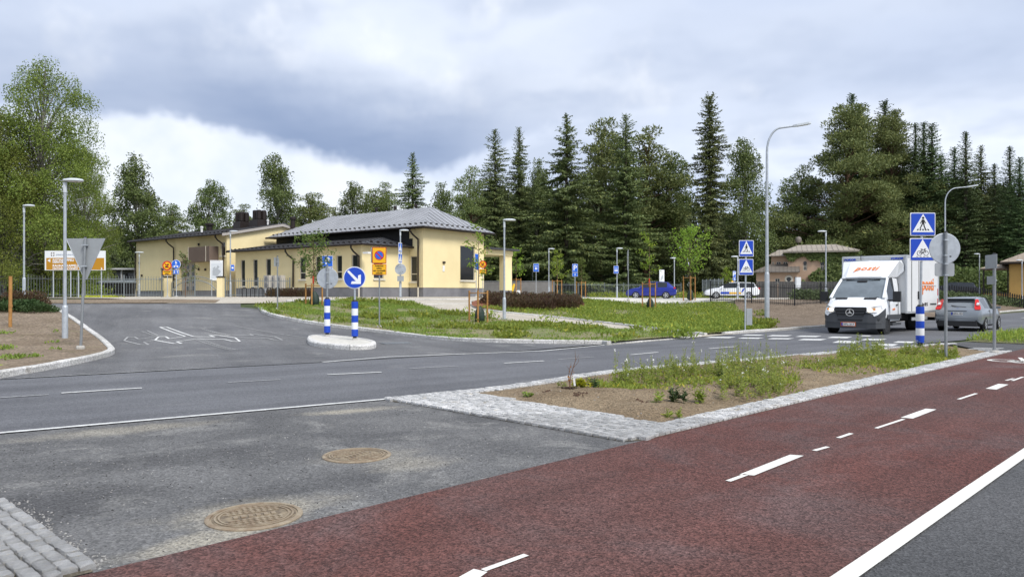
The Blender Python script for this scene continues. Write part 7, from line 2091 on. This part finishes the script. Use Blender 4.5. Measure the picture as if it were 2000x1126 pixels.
    for s in (1, -1):
        for xx in (bx0 - 0.01, bx1 + 0.01): MB().box((xx, s*(by_ - 0.005), (bz0 + bz1)/2), (0.10, 0.05, bz1 - bz0 + 0.03)).build('corner_profile', m_alu, o)
        for z in (bz0 + 0.02, bz1): MB().box(((bx0+bx1)/2, s*(by_ - 0.004), z), (bx0 - bx1, 0.045, 0.09)).build('edge_profile', m_alu, o)
        # side door and trims
        for xx in (-3.05, -3.95): MB().box((xx, s*(by_ + 0.006), (bz0+bz1)/2), (0.035, 0.016, bz1 - bz0 - 0.12)).build('door_seal', m_greyplastic, o)
        MB().box((-3.83, s*(by_ + 0.03), 1.55), (0.05, 0.04, 0.34)).build('door_latch', m_plastic, o)
        for z in (1.25, 1.7): MB().box((-6.5, s*(by_ + 0.006), z), (0.06, 0.012, 0.3)).build('red_reflector', m_red, o)
        MB().box((-6.5, s*(by_ + 0.006), 1.0), (0.06, 0.012, 0.16)).build('amber_reflector', m_amber, o)
        MB().box((-4.2, s*(by_ - 0.04), 0.55), (2.0, 0.03, 0.13)).build('side_guard', m_alu, o)
        wheel(o, -5.1, s*0.80, 0.345, 0.26, s, m_rim, 8); wheel(o, -5.1, s*0.52, 0.345, 0.24, s, m_rimd, 6)
        MB().lathe([(0.43, -0.02), (0.43, 0.30), (0.41, 0.30)], 24, Matrix.Translation((-5.1, s*0.55, 0.42)) @ Matrix.Rotation(rad(-90*s), 4, 'X')).build('mudguard', m_plastic, o, sm=40)
    MB().box((bx0 + 0.01, 0, bz1 - 0.0), (0.06, 2*by_, 0.10)).box((bx0 + 0.01, 0, bz1 - 0.55), (0.03, 2*by_, 0.02)).build('front_profile', m_alu, o)
    for yy in (0.82, -0.86): text('FOKOR', 0.125, m_blue, o, (bx0 + 0.035, yy, bz1 - 0.10), (0, 1, 0), (0, 0, 1), shear=0.2, bold=0.006)
    MB().tube([(bx0 + 0.02, -0.45, bz1 - 0.12), (bx0 + 0.15, -0.42, bz1 + 0.0), (bx0 + 0.16, -0.38, bz1 + 0.14)], 0.012, 6).build('aerial', m_plastic, o)
    for sx in (1,):
        text('posti', 0.80, m_or, o, (-4.35, by_ + 0.012, 2.02), (-1, 0, 0), (0, 0, 1), align='LEFT', bold=0.012)
        MB().bbox(-6.3, -4.3, by_ + 0.014, by_ + 0.02, 1.98, 2.015).build('print_gap', m_box, o)
        text('Kuljen 92 %', 0.20, m_sk, o, (-4.12, by_ + 0.012, 1.15), (-1, 0, 0), (0, 0, 1), align='LEFT', bold=0.003); MB().bbox(-6.3, -5.45, by_ + 0.001, by_ + 0.008, 1.12, 1.19).build('small_print', m_greyplastic, o)
        text('posti', 0.13, m_or, o, (-1.45, W + 0.012, 1.0), (-1, 0, 0), (0, 0, 1), bold=0.002)
    # chassis
    MB().bbox(-6.5, -1.2, -0.55, 0.55, 0.42, 0.815).build('chassis', m_plastic, o)
    MB().bbox(-6.66, -6.58, -1.0, 1.0, 0.40, 0.55).build('rear_bar', m_plastic, o)
    # driver behind the screen is only a dim shape: seats and wheel
van()
# ------------------------------------------------------------------ saplings with stakes and watering bags
m_bag = M('green_watering_bag', (0.022, 0.045, 0.032), 0.55, var=(6, 0.4), bump=(7, 0.8, 0.03))
m_strap = M('red_strap', (0.6, 0.05, 0.02), 0.7)
def sapling_crown(seed, kind, h, z0, rx, n, leaf):
    rng = np.random.default_rng(seed)
    br = MB(); B, A, NN, LL, WW = [], [], [], [], []
    nb = max(8, n // 55)
    for i in range(nb):
        t = (i + rng.random()) / nb
        z = z0 + (h - z0) * t * 0.92
        a = 2.4 * i + rng.normal(0, 0.3)
        if kind == 'cone': L = rx * (1 - t) ** 0.7 * rng.uniform(0.65, 1.1) + 0.12
        elif kind == 'round': L = rx * math.sin(math.pi * (0.14 + 0.80 * t)) ** 0.8 * rng.uniform(0.7, 1.1)
        else: L = rx * rng.uniform(0.4, 1.1) * (1 - 0.4 * t)
        up = rng.uniform(0.5, 1.0) if kind != 'cone' else rng.uniform(0.35, 0.8)
        p0 = Vector((0, 0, z - 0.2*L)); p1 = Vector((L*math.cos(a), L*math.sin(a), z + up*L*0.7))
        br.tube([p0, p0.lerp(p1, 0.5) + Vector((0, 0, -0.04)), p1], [0.014, 0.009, 0.004], 4, False)
        m = max(10, int(n / nb))
        s = rng.uniform(0.2, 1.08, m)
        p = np.array(p0)[None] + (np.array(p1) - np.array(p0))[None] * s[:, None] + rng.normal(0, 0.07 + 0.05*L, (m, 3))
        ax = rng.normal(0, 0.7, (m, 3)) + np.array([math.cos(a), math.sin(a), -0.2]) * 0.6
        B.append(p); A.append(ax); NN.append(rdir(rng, m) + (0, 0, 0.8)); LL.append(leaf*rng.uniform(0.7, 1.3, m)); WW.append(leaf*0.6*rng.uniform(0.7, 1.3, m))
    cr = leaves('crown', np.concatenate(B), np.concatenate(A), np.concatenate(NN), np.concatenate(LL), np.concatenate(WW), m_young)
    return br, cr
def sapling(px, ybase, ytop, ystake, label, kind='cone', rx=0.7, n=900, leaf=0.13, Y=None, bag=True, z0f=0.42, strap=False, mat=None, three=True, zoff=0.08):
    if Y is None: p = gp(px, ybase, zoff)
    else: x = xz(px, Y); p = Vector((x, Y, H(x, Y) + 0.03))
    h = zz(ytop, p.y) - p.z; hs = zz(ystake, p.y) - p.z
    o = empty('sapling', p, R.uniform(0, 6.28) * 0, label, 'sapling', 'staked saplings')
    br, cr = sapling_crown(px, kind, h, h*z0f, rx, n, leaf)
    br.tube([(0, 0, -0.1), (0.02, 0.01, h*0.5), (0, 0, h*0.93)], [0.032, 0.022, 0.006], 6)
    br.build('trunk', m_barky, o, sm=50)
    if mat: cr.materials.clear(); cr.materials.append(mat)
    link('crown', cr, o)
    sp = 0.42
    for ax, ay in ((-sp, 0.12), (0.0, -0.30), (sp, 0.12)):
        MB().tube([(ax, ay, -0.2), (ax, ay, hs)], 0.042, 8).build('stake', m_pine_post, o, sm=50)
    zb = hs - 0.12
    for (a, b) in (((-sp, .12), (0, -.30)), ((0, -.30), (sp, .12)), ((sp, .12), (-sp, .12))):
        MB().tube([(a[0], a[1], zb), (b[0], b[1], zb)], 0.024, 6).build('crossbar', m_pine_post, o)
    if bag:
        V = []; n_ = 14
        prof = [(0.17, 0.0), (0.235, 0.08), (0.23, 0.3), (0.19, 0.52), (0.12, 0.66), (0.06, 0.74)]
        bm_ = MB(); rg = random.Random(px)
        for r_, z_ in prof:
            for k in range(n_):
                a = 2*math.pi*k/n_; q = r_ * (1 + rg.uniform(-.12, .12)); V.append((q*math.cos(a) + 0.06, q*math.sin(a)*0.85, z_ + rg.uniform(-.02, .02)))
        bm_.add(V, [(i*n_+k, i*n_+(k+1) % n_, (i+1)*n_+(k+1) % n_, (i+1)*n_+k) for i in range(len(prof)-1) for k in range(n_)])
        bm_.build('watering_bag', m_bag, o, sm=70)
    if strap: MB().tube([(0, -0.02, h*0.30), (0.0, -0.03, h*0.40)], 0.04, 8).build('red_tape', m_strap, o)
    return o
m_young2 = leaf_mat('sapling_leaves_dull', (0.085, 0.13, 0.03), (0.15, 0.20, 0.045), (0.22, 0.26, 0.06), 0.38)
sapling(612, 597, 452, 553, 'leafy sapling in front of the annex, left on the near lawn', 'round', 1.15, 1100, 0.13, strap=True, mat=m_young2, z0f=0.36)
sapling(934, 629, 430, 567, 'thin tall sapling on the near lawn before the chapel corner', 'thin', 0.6, 330, 0.13, z0f=0.45)
sapling(1008, 0, 477, 543, 'bright sapling behind the dark shrubs, nearest the chapel porch', 'cone', 0.8, 560, 0.15, Y=66, bag=False)
sapling(1088, 0, 487, 546, 'cone shaped sapling behind the dark shrubs, right of a lamp', 'cone', 0.8, 560, 0.15, Y=67, bag=True)
sapling(1135, 0, 500, 549, 'small sapling right beside the blue wheelchair parking sign', 'cone', 0.75, 600, 0.15, Y=70, bag=False, mat=m_young2)
sapling(1268, 604, 453, 551, 'slender sapling with red tape in front of the blue car', 'thin', 0.75, 420, 0.14, strap=True)
sapling(1347, 585, 441, 539, 'largest sapling with wide bright crown between the two cars', 'round', 1.6, 1700, 0.15, z0f=0.38)
sapling(1419, 0, 520, 560, 'small sapling behind the white car', 'cone', 0.6, 420, 0.16, Y=76, bag=False)

# ------------------------------------------------------------------ shrub bed, hedges, low shrubs
m_shrubd = leaf_mat('dark_red_shrub', (0.075, 0.045, 0.028), (0.125, 0.080, 0.045), (0.12, 0.13, 0.045), 0.2)
m_hedge = leaf_mat('hedge_leaves', (0.075, 0.105, 0.045), (0.135, 0.17, 0.07), None, 0.25)
m_juniper = leaf_mat('juniper_leaves', (0.035, 0.075, 0.025), (0.075, 0.125, 0.04), None, 0.2)
m_weed = leaf_mat('weed_leaves', (0.186, 0.258, 0.043), (0.338, 0.409, 0.073), (0.532, 0.501, 0.073), 0.35)
m_lime = leaf_mat('lime_leaves', (0.42, 0.48, 0.03), (0.55, 0.58, 0.05), None, 0.35)
m_flower = leaf_mat('white_flowers', (0.7, 0.7, 0.66), (0.8, 0.8, 0.78), None, 0.2)
m_grass = leaf_mat('grass_blades', (0.147, 0.221, 0.036), (0.266, 0.351, 0.066), (0.378, 0.390, 0.096), 0.3)
m_gcover = leaf_mat('ground_cover', (0.157, 0.236, 0.036), (0.301, 0.376, 0.067), (0.451, 0.457, 0.061), 0.35)

def bush_mesh(seed, r, h, n, leaf, mat, twig=True, upr=0.9):
    rng = np.random.default_rng(seed)
    d = rdir(rng, n); d[:, 2] = np.abs(d[:, 2])
    rr = rng.random((n, 1)) ** 0.4
    p = d * rr * np.array([r, r, h]); p[:, 2] += 0.03
    ax = d * 0.7 + rng.normal(0, 0.35, (n, 3)) + np.array([0, 0, upr])
    return leaves('foliage', p, ax, rdir(rng, n), leaf*rng.uniform(0.7, 1.4, n), leaf*0.42*rng.uniform(0.7, 1.3, n), mat)
def bush_stems(seed, r, h, k=9):
    rg = random.Random(seed); mb = MB()
    for i in range(k):
        a = rg.uniform(0, 6.28); q = r*rg.uniform(0.3, 0.9); mb.tube([(0, 0, -0.05), (q*math.cos(a)*0.5, q*math.sin(a)*0.5, h*0.5), (q*math.cos(a), q*math.sin(a), h*rg.uniform(0.7, 1.05))], [0.012, 0.009, 0.004], 4, False)
    return mb.mesh('stems', m_bark)
BUSH = [(bush_mesh(50 + i, 0.52, 0.62, 900, 0.105, m_shrubd), bush_stems(50 + i, 0.5, 0.68, 16)) for i in range(3)]
cells = []
for row, (pxa, pxb, ya, yb, cnt) in enumerate(((955, 1130, 588.5, 591.5, 9), (948, 1136, 593, 597, 10), (958, 1118, 598, 603, 9), (985, 1075, 602.5, 605, 5))):
    for i in range(cnt):
        t = (i + 0.5) / cnt
        p = gp(lerp(pxa, pxb, t) + R.uniform(-4, 4), lerp(ya, yb, t) + R.uniform(-0.4, 0.4), 0.12)
        cells.append((p, row, i, cnt))
rowname = ('back row', 'second row', 'third row', 'front row')
nth = ('first', 'second', 'third', 'fourth', 'fifth', 'sixth', 'seventh', 'eighth', 'ninth', 'tenth')
for p, row, i, cnt in cells:
    v = BUSH[R.randrange(3)]
    o = empty('dark_shrub', p, R.uniform(0, 6.28), 'dark reddish shrub in the bark bed, %s from the left in the %s' % (nth[i], rowname[row]), 'shrub', 'dark shrubs in the bark bed')
    s = R.uniform(0.85, 1.15); o.scale = (s*1.1, s*1.1, s)
    link('foliage', v[0], o); link('stems', v[1], o)

def leafmass(name, pts, h, leaf, mat, label, cat, seed=1, up=0.7, jit=0.0, wid=0.5, zoff=0.0):
    """low plants covering the ground: one mass nobody could count"""
    rng = np.random.default_rng(seed); pts = np.asarray(pts, float); n = len(pts)
    z = np.array([H(x, y) for x, y in pts[:, :2]]) + zoff + rng.random(n) ** 1.4 * h
    B = np.column_stack([pts[:, 0], pts[:, 1], z])
    ax = rng.normal(0, 0.6, (n, 3)) + np.array([0, 0, up])
    me = leaves(name, B, ax, rdir(rng, n) + (0, 0, 0.5), leaf*rng.uniform(0.6, 1.4, n), leaf*wid*rng.uniform(0.6, 1.3, n), mat)
    return tag(link(name, me), label, cat, kind='stuff')
from mathutils import noise as nz
def vnoise(x, y, s):
    return nz.noise(Vector((x*s, y*s, 3.3))) 
def scatter(poly, n, keep, seed):
    rng = np.random.default_rng(seed); P = np.array(poly); out = []
    x0, y0 = P.min(0); x1, y1 = P.max(0)
    for _ in range(40):
        q = rng.uniform((x0, y0), (x1, y1), (n * 2, 2)); c = np.zeros(len(q), bool)
        for (xi, yi), (xj, yj) in zip(P, np.roll(P, 1, axis=0)):
            if yi == yj: continue
            c ^= ((yi > q[:, 1]) != (yj > q[:, 1])) & (q[:, 0] < (xj - xi) * (q[:, 1] - yi) / (yj - yi) + xi)
        u = rng.random(len(q))
        for (x, y), k in zip(q[c].tolist(), u[c].tolist()):
            if k < keep(x, y): out.append((x, y))
        if len(out) >= n: break
    return out[:n]
def k1(x, y):   # patchy: grass thick towards the top of the lawn, thin and worn by the kerb
    s = H(x, y) / 1.2
    return max(0.012, min(1, -0.05 + 1.1 * vnoise(x, y, 0.45) + 1.0 * vnoise(x, y, 1.4) + 0.85 * s))
leafmass('lawn_grass', scatter(LAWN1, 36000, k1, 5), 0.045, 0.10, m_grass, 'short patchy grass on the lawn by the side street', 'grass', 5, 0.8, wid=0.28, zoff=0.09)
def k2(x, y): return max(0.05, min(1, 0.62 + 0.9 * vnoise(x, y, 0.4)))
leafmass('ground_cover', scatter(LAWN2, 52000, k2, 6), 0.17, 0.115, m_gcover, 'green ground cover plants between the path and the car park', 'plants', 6, 0.6, wid=0.5, zoff=0.06)
leafmass('lawn_weeds', scatter(LAWN1, 9000, lambda x, y: max(0, min(1, -0.35 + 2.2 * vnoise(x + 40, y, 0.6))), 7), 0.16, 0.15, m_gcover, 'leafy weeds in clumps on the lawn', 'weeds', 7, 0.6, zoff=0.08)
# tall weeds straggling along the gravel path edge
edge_pts = []
for i in range(len(PATH_LO) - 1):
    a, b = Vector(PATH_LO[i]), Vector(PATH_LO[i+1])
    if a.x < xz(900, a.y): continue
    for k in range(70):
        q = a.lerp(b, R.random()); 
        if vnoise(q.x, q.y, 0.9) > 0.02: edge_pts.append((q.x + R.gauss(0, 0.22), q.y - 0.25 + R.gauss(0, 0.2)))
leafmass('path_edge_weeds', edge_pts, 0.38, 0.15, m_weed, 'taller weeds along the lower edge of the gravel path', 'weeds', 8, 0.8, zoff=0.06)
verge = scatter(TIP, 6000, lambda x, y: max(0.1, min(1, 0.7 + vnoise(x, y, 0.8))), 9)
leafmass('verge_grass', verge, 0.20, 0.17, m_weed, 'rough grass and weeds on the verge at the right', 'grass', 9, 1.0, wid=0.22, zoff=0.02)
leafmass('soil_sprouts', scatter([gxy(-20, 730), gxy(150, 705), gxy(110, 650), gxy(-20, 640)], 600, lambda x, y: max(0, min(1, -0.55 + 2.4 * vnoise(x, y + 9, 0.9))), 10), 0.05, 0.09, m_grass, 'sparse sprouts on the soil at the street corner', 'weeds', 10, 0.6, zoff=0.08)
bk = scatter([gxy(1460, 646), gxy(1560, 640), gxy(1500, 618), gxy(1450, 605)], 2600, lambda x, y: max(0, min(1, -0.1 + 1.6 * vnoise(x, y, 0.5))), 11)
leafmass('bank_weeds', bk, 0.3, 0.16, m_gcover, 'weeds creeping on the foot of the soil bank', 'weeds', 11, 0.6, zoff=0.05)
hd_ = []
for i in range(9000):
    t = R.random(); x, y = lerp(20.5, 52, t), lerp(53.5, 73.5, t)
    hd_.append((x + R.gauss(0, 0.3), y + R.gauss(0, 0.35)))
leafmass('low_hedge', hd_, 0.62, 0.26, m_hedge, 'long low grey green hedge on top of the soil bank', 'hedge', 12, 0.5, zoff=0.05)
bs = []
for i in range(5200):
    t = R.random(); x, y = lerp(xz(1895, 84), xz(2030, 84), t), 84 + R.gauss(0, 1.2)
    bs.append((x, y))
leafmass('garden_bushes', [(xz(R.uniform(1800, 1990), 88), 88 + R.gauss(0, 1.5)) for i in range(5200)], 3.6, 0.42, m_birchd, 'light green garden bushes behind the dark car', 'bushes', 13, 0.3)
leafmass('fence_foot_plants', [(xz(R.uniform(1150, 1480), 76) , 76 + R.gauss(0, 1.0)) for i in range(3500)], 0.55, 0.2, m_gcover, 'low plants along the fence behind the cars', 'plants', 14, 0.6)
leafmass('left_undergrowth', [(xz(R.uniform(-120, 190), 53), 53 + R.gauss(0, 1.6)) for i in range(6500)], 0.85, 0.2, m_birch, 'leafy undergrowth behind the left steel fence', 'bushes', 15, 0.5)
leafmass('yellow_groundcover', [(xz(R.uniform(170, 226), 48.5), 48.5 + R.gauss(0, 0.5)) for i in range(1000)], 0.07, 0.10, m_lime, 'bright yellow green strip of plants under the fence', 'plants', 16, 0.5)
# junipers and small shrubs at the left, annex shrubs
JUN = [bush_mesh(70 + i, 0.9, 0.42, 1500, 0.14, m_juniper, upr=0.1) for i in range(2)]
for i, (px, py, s, lb) in enumerate(((12, 607, 0.9, 'green juniper at the far left edge of the corner bed'), (45, 604, 1.0, 'green juniper left of the near lamp, in the corner bed'), (75, 609, 0.8, 'nearest green juniper of the corner bed, by the kerb'), (-12, 600, 1.1, 'juniper cut by the left edge of the picture'))):
    p = gp(px, py, 0.08); o = empty('juniper', p, i*1.3, lb, 'shrub', 'low junipers in the corner bed'); o.scale = (s, s, s*0.8)
    link('foliage', JUN[i % 2], o); link('stems', bush_stems(70 + i, 0.8, 0.35), o)
for i, (px, lb) in enumerate(((25, 'dark reddish shrub left behind the junipers'), (52, 'dark reddish shrub in the middle behind the junipers'), (70, 'dark reddish shrub right behind the junipers'))):
    p = gp(px, 600, 0.08); v = BUSH[i]; o = empty('dark_shrub', p, i, lb, 'shrub', 'dark shrubs behind the junipers'); link('foliage', v[0], o); link('stems', v[1], o)
for i, px in enumerate((530, 541, 552, 561, 570, 580, 592, 602)):
    p = Vector((xz(px, 53.0), 53.0, H(xz(px, 53.0), 53.0))); v = BUSH[i % 3]
    o = empty('dark_shrub', p, i*0.9, 'dark shrub under the annex wall, %s from the left' % nth[i], 'shrub', 'dark shrubs under the annex wall'); o.scale = (0.85, 0.85, 0.95); link('foliage', v[0], o); link('stems', v[1], o)
sheet('corner_mulch', rounded([gxy(*p) for p in ((-20, 612), (60, 612), (112, 614), (118, 608), (95, 603), (20, 600), (-30, 602))], 1, True), m_mulch, 0.12, 0.8)
# small tree behind the gate (bare multi-stem with few leaves)
sap = sapling_crown(321, 'thin', 3.4, 1.0, 0.9, 260, 0.18)
p = Vector((xz(362, 55), 55, H(xz(362, 55), 55)))
o = empty('garden_tree', p, 0, 'thin garden tree in front of the chapel door', 'tree'); sap[0].tube([(0, 0, -0.1), (0.05, 0, 1.8), (0, 0, 3.2)], [0.06, 0.04, 0.01], 6); sap[0].build('trunk', m_barky, o); link('crown', sap[1], o); sap[1].materials.clear(); sap[1].materials.append(m_birchd)

# ------------------------------------------------------------------ weeds in the near bed
def stalks(name, pts, hmin, hmax, label, cat, seed, mat, leafl=0.05, per=26, flowers=0.0, kind='stuff', parent=None):
    """upright weed stalks with small leaves up the stem; pts (x, y, scale)"""
    rng = np.random.default_rng(seed); B, A, NN, LL, WW = [], [], [], [], []
    FB = []
    st = MB()
    for x, y, s in pts:
        h = rng.uniform(hmin, hmax) * s; z0 = bed_zz(x, y) if parent is None else 0.0
        lean = rng.normal(0, 0.10, 2) * h
        st.tube([(x, y, z0 - 0.02), (x + lean[0]*0.5, y + lean[1]*0.5, z0 + h*0.5), (x + lean[0], y + lean[1], z0 + h)], [0.0035, 0.003, 0.0015], 3, False)
        m = int(per * (0.5 + h))
        t = rng.uniform(0.02, 1.0, m) ** 0.8
        p = np.column_stack([x + lean[0]*t, y + lean[1]*t, z0 + h*t])
        a = rng.uniform(0, 6.283, m)
        ax = np.column_stack([np.cos(a), np.sin(a), rng.uniform(-0.2, 0.9, m)])
        B.append(p); A.append(ax); NN.append(rdir(rng, m) * 0.5 + (0, 0, 1)); L = leafl * (1.35 - 0.95*t) * rng.uniform(0.6, 1.4, m); LL.append(L); WW.append(L*0.42)
        if rng.random() < flowers: FB.append((x + lean[0], y + lean[1], z0 + h))
    me = leaves('leaves', np.concatenate(B), np.concatenate(A), np.concatenate(NN), np.concatenate(LL), np.concatenate(WW), mat)
    if parent is not None:
        link('leaves', me, parent); st.build('stems', m_stem, parent); return
    o = link(name, me); tag(o, label, cat, kind='stuff')
    tag(st.build('stems', m_stem, o), kind='stuff')
    if FB:
        F = np.repeat(np.array(FB), 6, axis=0) + rng.normal(0, 0.012, (len(FB)*6, 3)); n = len(F)
        tag(link('flowers', leaves('flowers', F, rdir(rng, n), rdir(rng, n) + (0, 0, 1), np.full(n, 0.025), np.full(n, 0.018), m_flower), o), kind='stuff')
m_stem = M('weed_stem', (0.20, 0.22, 0.07), 0.8)
def patch(px0, px1, py0, py1, n, hs=1.0, seed=0):
    rg = random.Random(seed); out = []
    while len(out) < n:
        u, w = rg.uniform(px0, px1), rg.triangular(py0, py1)
        yy = (EYE - 0.08) * FPX / (w - HOR); xx = xz(u, yy)
        if inside((xx, yy), BED): out.append((xx, yy, hs * rg.uniform(0.5, 1.15)))
        elif rg.random() < 0.02: n -= 1
    return out
P1 = patch(1195, 1330, 728, 752, 90, 0.75, 1) + patch(1300, 1420, 722, 742, 110, 0.85, 2) + patch(1400, 1530, 712, 740, 150, 1.0, 3) + patch(1410, 1530, 740, 780, 120, 0.95, 4) + patch(1530, 1640, 705, 722, 45, 0.7, 5)
P2 = patch(1640, 1730, 690, 706, 130, 1.0, 6) + patch(1755, 1870, 686, 698, 110, 0.7, 7) + patch(1640, 1790, 704, 718, 70, 0.4, 8)
stalks('tall_weeds', P1, 0.18, 0.62, 'mass of tall yellow green weeds along the road side of the bed', 'weeds', 21, m_weed, 0.055, 34, 0.12)
stalks('leafy_weeds', P2, 0.18, 0.5, 'dense weeds at the far end of the bed around the striped marker', 'weeds', 22, m_weed, 0.075, 34, 0.05)
low = []
for q in (patch(1195, 1560, 722, 765, 900, 1, 31), patch(1640, 1870, 686, 720, 1200, 1, 32), patch(1160, 1250, 742, 760, 220, 1, 33), patch(1560, 1800, 700, 728, 500, 1, 34)): low += q
rng = np.random.default_rng(3); n = len(low) * 4
LB = np.repeat(np.array([(x, y, bed_zz(x, y)) for x, y, s in low]), 4, axis=0) + rng.normal(0, 0.045, (n, 3)) * (1, 1, 0.3)
tag(link('low_weeds', leaves('low_weeds', LB, rng.normal(0, 0.7, (n, 3)) + (0, 0, 0.9), rdir(rng, n) + (0, 0, 0.6), rng.uniform(0.035, 0.10, n), rng.uniform(0.015, 0.035, n), m_weed)), 'low leafy weeds covering parts of the bed soil', 'weeds', kind='stuff')
# single plants that stand apart
def herb(px, py, h, n, label, mat, leaf=0.07, name='weed_plant'):
    p = gp(px, py, 0.09); p.z = bed_zz(p.x, p.y)
    o = empty(name, p, 0, label, 'plant')
    rg = random.Random(px)
    stalks('x', [(rg.gauss(0, 0.05), rg.gauss(0, 0.05), 1.0) for _ in range(n)], h*0.6, h, None, None, px, mat, leaf, 40, parent=o)
herb(1321, 779, 0.22, 9, 'bushy green plant standing alone in the front of the bed', m_juniper, 0.085)
herb(1283, 783, 0.2, 3, 'thin small plant left of the bushy green plant', m_weed, 0.07)
herb(1366, 777, 0.26, 6, 'upright leafy plant right of the bushy green plant', m_weed, 0.085)
herb(1318, 806, 0.14, 4, 'smallest plant, nearest the sett edge of the bed', m_weed, 0.07)
herb(1158, 758, 0.20, 10, 'dark green rounded plant right of the lime green one', m_juniper, 0.06)
herb(1410, 735, 0.13, 8, 'low dark green plant in the middle of the bed', m_juniper, 0.07)
herb(1133, 760, 0.16, 16, 'lime green plant beside the dead sapling', m_lime, 0.075)
herb(1097, 757, 0.14, 3, 'tiny sprout left of the dead sapling', m_weed, 0.05)
herb(1032, 768, 0.07, 5, 'small sprout in the left corner of the bed', m_grass, 0.06)
def dead_sapling():
    p = gp(1112, 761, 0.09); p.z = bed_zz(p.x, p.y)
    o = empty('dead_sapling', p, 0, 'dead leafless sapling with dark root soil at the left of the bed', 'sapling')
    mb = MB(); m_dead = M('dead_twig', (0.16, 0.09, 0.06), 0.9)
    mb.tube([(0, 0, -0.02), (0.015, 0, 0.18), (0.06, 0.01, 0.33), (0.10, 0.0, 0.46), (0.09, 0, 0.60)], [0.010, 0.009, 0.007, 0.005, 0.002], 5, False)
    mb.tube([(0.02, 0, 0.02), (-0.01, 0.01, 0.16), (0.0, 0, 0.30), (0.03, 0, 0.42)], [0.008, 0.007, 0.005, 0.002], 5, False)
    mb.tube([(0.10, 0, 0.45), (0.15, 0, 0.54)], [0.004, 0.0015], 4, False); mb.tube([(0.06, 0.01, 0.33), (0.14, 0, 0.42), (0.15, 0.0, 0.5)], [0.004, 0.003, 0.0015], 4, False); mb.tube([(0.0, 0, 0.3), (-0.05, 0, 0.38)], [0.003, 0.001], 4, False)
    mb.build('twigs', m_dead, o)
    rg = np.random.default_rng(8); n = 9
    link('dry_leaves', leaves('dry_leaves', np.column_stack([rg.uniform(-.03, .08, n), rg.normal(0, .02, n), rg.uniform(.12, .35, n)]), rg.normal(0, 1, (n, 3)), rg.normal(0, 1, (n, 3)), np.full(n, .05), np.full(n, .03), leaf_mat('dry_leaf', (0.30, 0.12, 0.03), (0.42, 0.2, 0.06))), o)
    MB().add([(0.07, -0.02, 0.05), (0.10, -0.025, 0.055), (0.085, -0.02, 0.17), (0.055, -0.015, 0.17)], [(0,1,2,3)]).build('white_tag', m_white, o)
    cl = MB(); rg2 = random.Random(4)
    for k in range(26):
        a = rg2.uniform(0, 6.28); d = rg2.uniform(0, 0.13); s = rg2.uniform(0.012, 0.035)
        cl.box((d*math.cos(a), d*math.sin(a), s*0.4), (s, s*1.2, s), rg2.random()*3)
    cl.build('root_soil', M('dark_root_soil', (0.05, 0.032, 0.022), 1.0), o)
dead_sapling()
# clods, stones and bark bits in the bed; grit on the asphalt
def bits(name, pts, smin, smax, mat, label, cat, seed, zf):
    rg = random.Random(seed); mb = MB()
    for x, y in pts:
        s = rg.uniform(smin, smax); z = zf(x, y)
        v = [Vector((rg.uniform(-1, 1), rg.uniform(-1, 1), rg.uniform(-.3, .8))).normalized()*s*rg.uniform(.6, 1.1) for _ in range(0)]
        a = rg.uniform(0, 6.28)
        top = [(x + s*math.cos(a + k*1.571)*rg.uniform(.6, 1.1), y + s*math.sin(a + k*1.571)*rg.uniform(.6, 1.1), z) for k in range(4)] + [(x + rg.uniform(-.3, .3)*s, y + rg.uniform(-.3, .3)*s, z + s*rg.uniform(.5, .9))]
        mb.add(top, [(0,1,4),(1,2,4),(2,3,4),(3,0,4)])
    return tag(mb.build(name, mat), label, cat, kind='stuff')
m_clod = M('soil_clod', (0.19, 0.14, 0.09), 1.0, var=(8, 0.4)); m_stone = M('grit_stone', (0.40, 0.39, 0.37), 0.9, var=(12, 0.5)); m_barkbit = M('bark_bit', (0.075, 0.042, 0.028), 1.0)
bedpts = scatter(BED, 1500, lambda x, y: 1 if y < 16 else 0.4, 41)
bits('soil_clods', bedpts, 0.006, 0.022, m_clod, 'small clods of earth scattered over the bed', 'soil', 42, bed_zz)
bits('bed_stones', scatter(BED, 160, lambda x, y: 1 if y < 14 else 0.3, 43), 0.006, 0.016, m_stone, 'small pale stones lying on the bed soil', 'stones', 44, bed_zz)
bits('bark_bits', [gxy(px + R.gauss(0, 8), py + R.gauss(0, 1.5)) for px, py in ((1135, 786), (1260, 797), (1180, 770), (1060, 775), (1130, 787)) for _ in range(8)], 0.01, 0.04, m_barkbit, 'dark bark scraps on the bed soil', 'bark', 45, bed_zz)
AP = [(-5.6, 8.0), (-2.0, 10.9), (1.0, 8.05), (-2.3, 4.4), (-3.9, 5.6)]
bits('asphalt_grit', scatter(AP, 700, lambda x, y: max(0.05, min(1, 0.3 + 1.5*vnoise(x, y, 1.2))), 46), 0.003, 0.010, m_stone, 'loose grit scattered over the worn asphalt', 'grit', 47, lambda x, y: 0.005)
bits('dark_grit', scatter(AP, 420, lambda x, y: max(0.05, min(1, 0.3 + 1.5*vnoise(x + 7, y, 1.2))), 48), 0.003, 0.011, M('dark_grit', (0.035, 0.034, 0.033), 0.9), 'dark crumbs of asphalt on the worn surface', 'grit', 49, lambda x, y: 0.005)
edge_l = [Vector(gxy(0, 985)).lerp(Vector(gxy(183, 1119)), R.random()) + Vector((R.gauss(0.03, 0.05), R.gauss(0.03, 0.05))) for _ in range(420)]
bits('edge_gravel', [tuple(p) for p in edge_l], 0.004, 0.013, m_stone, 'gravel gathered along the edge of the near setts', 'grit', 50, lambda x, y: 0.006)
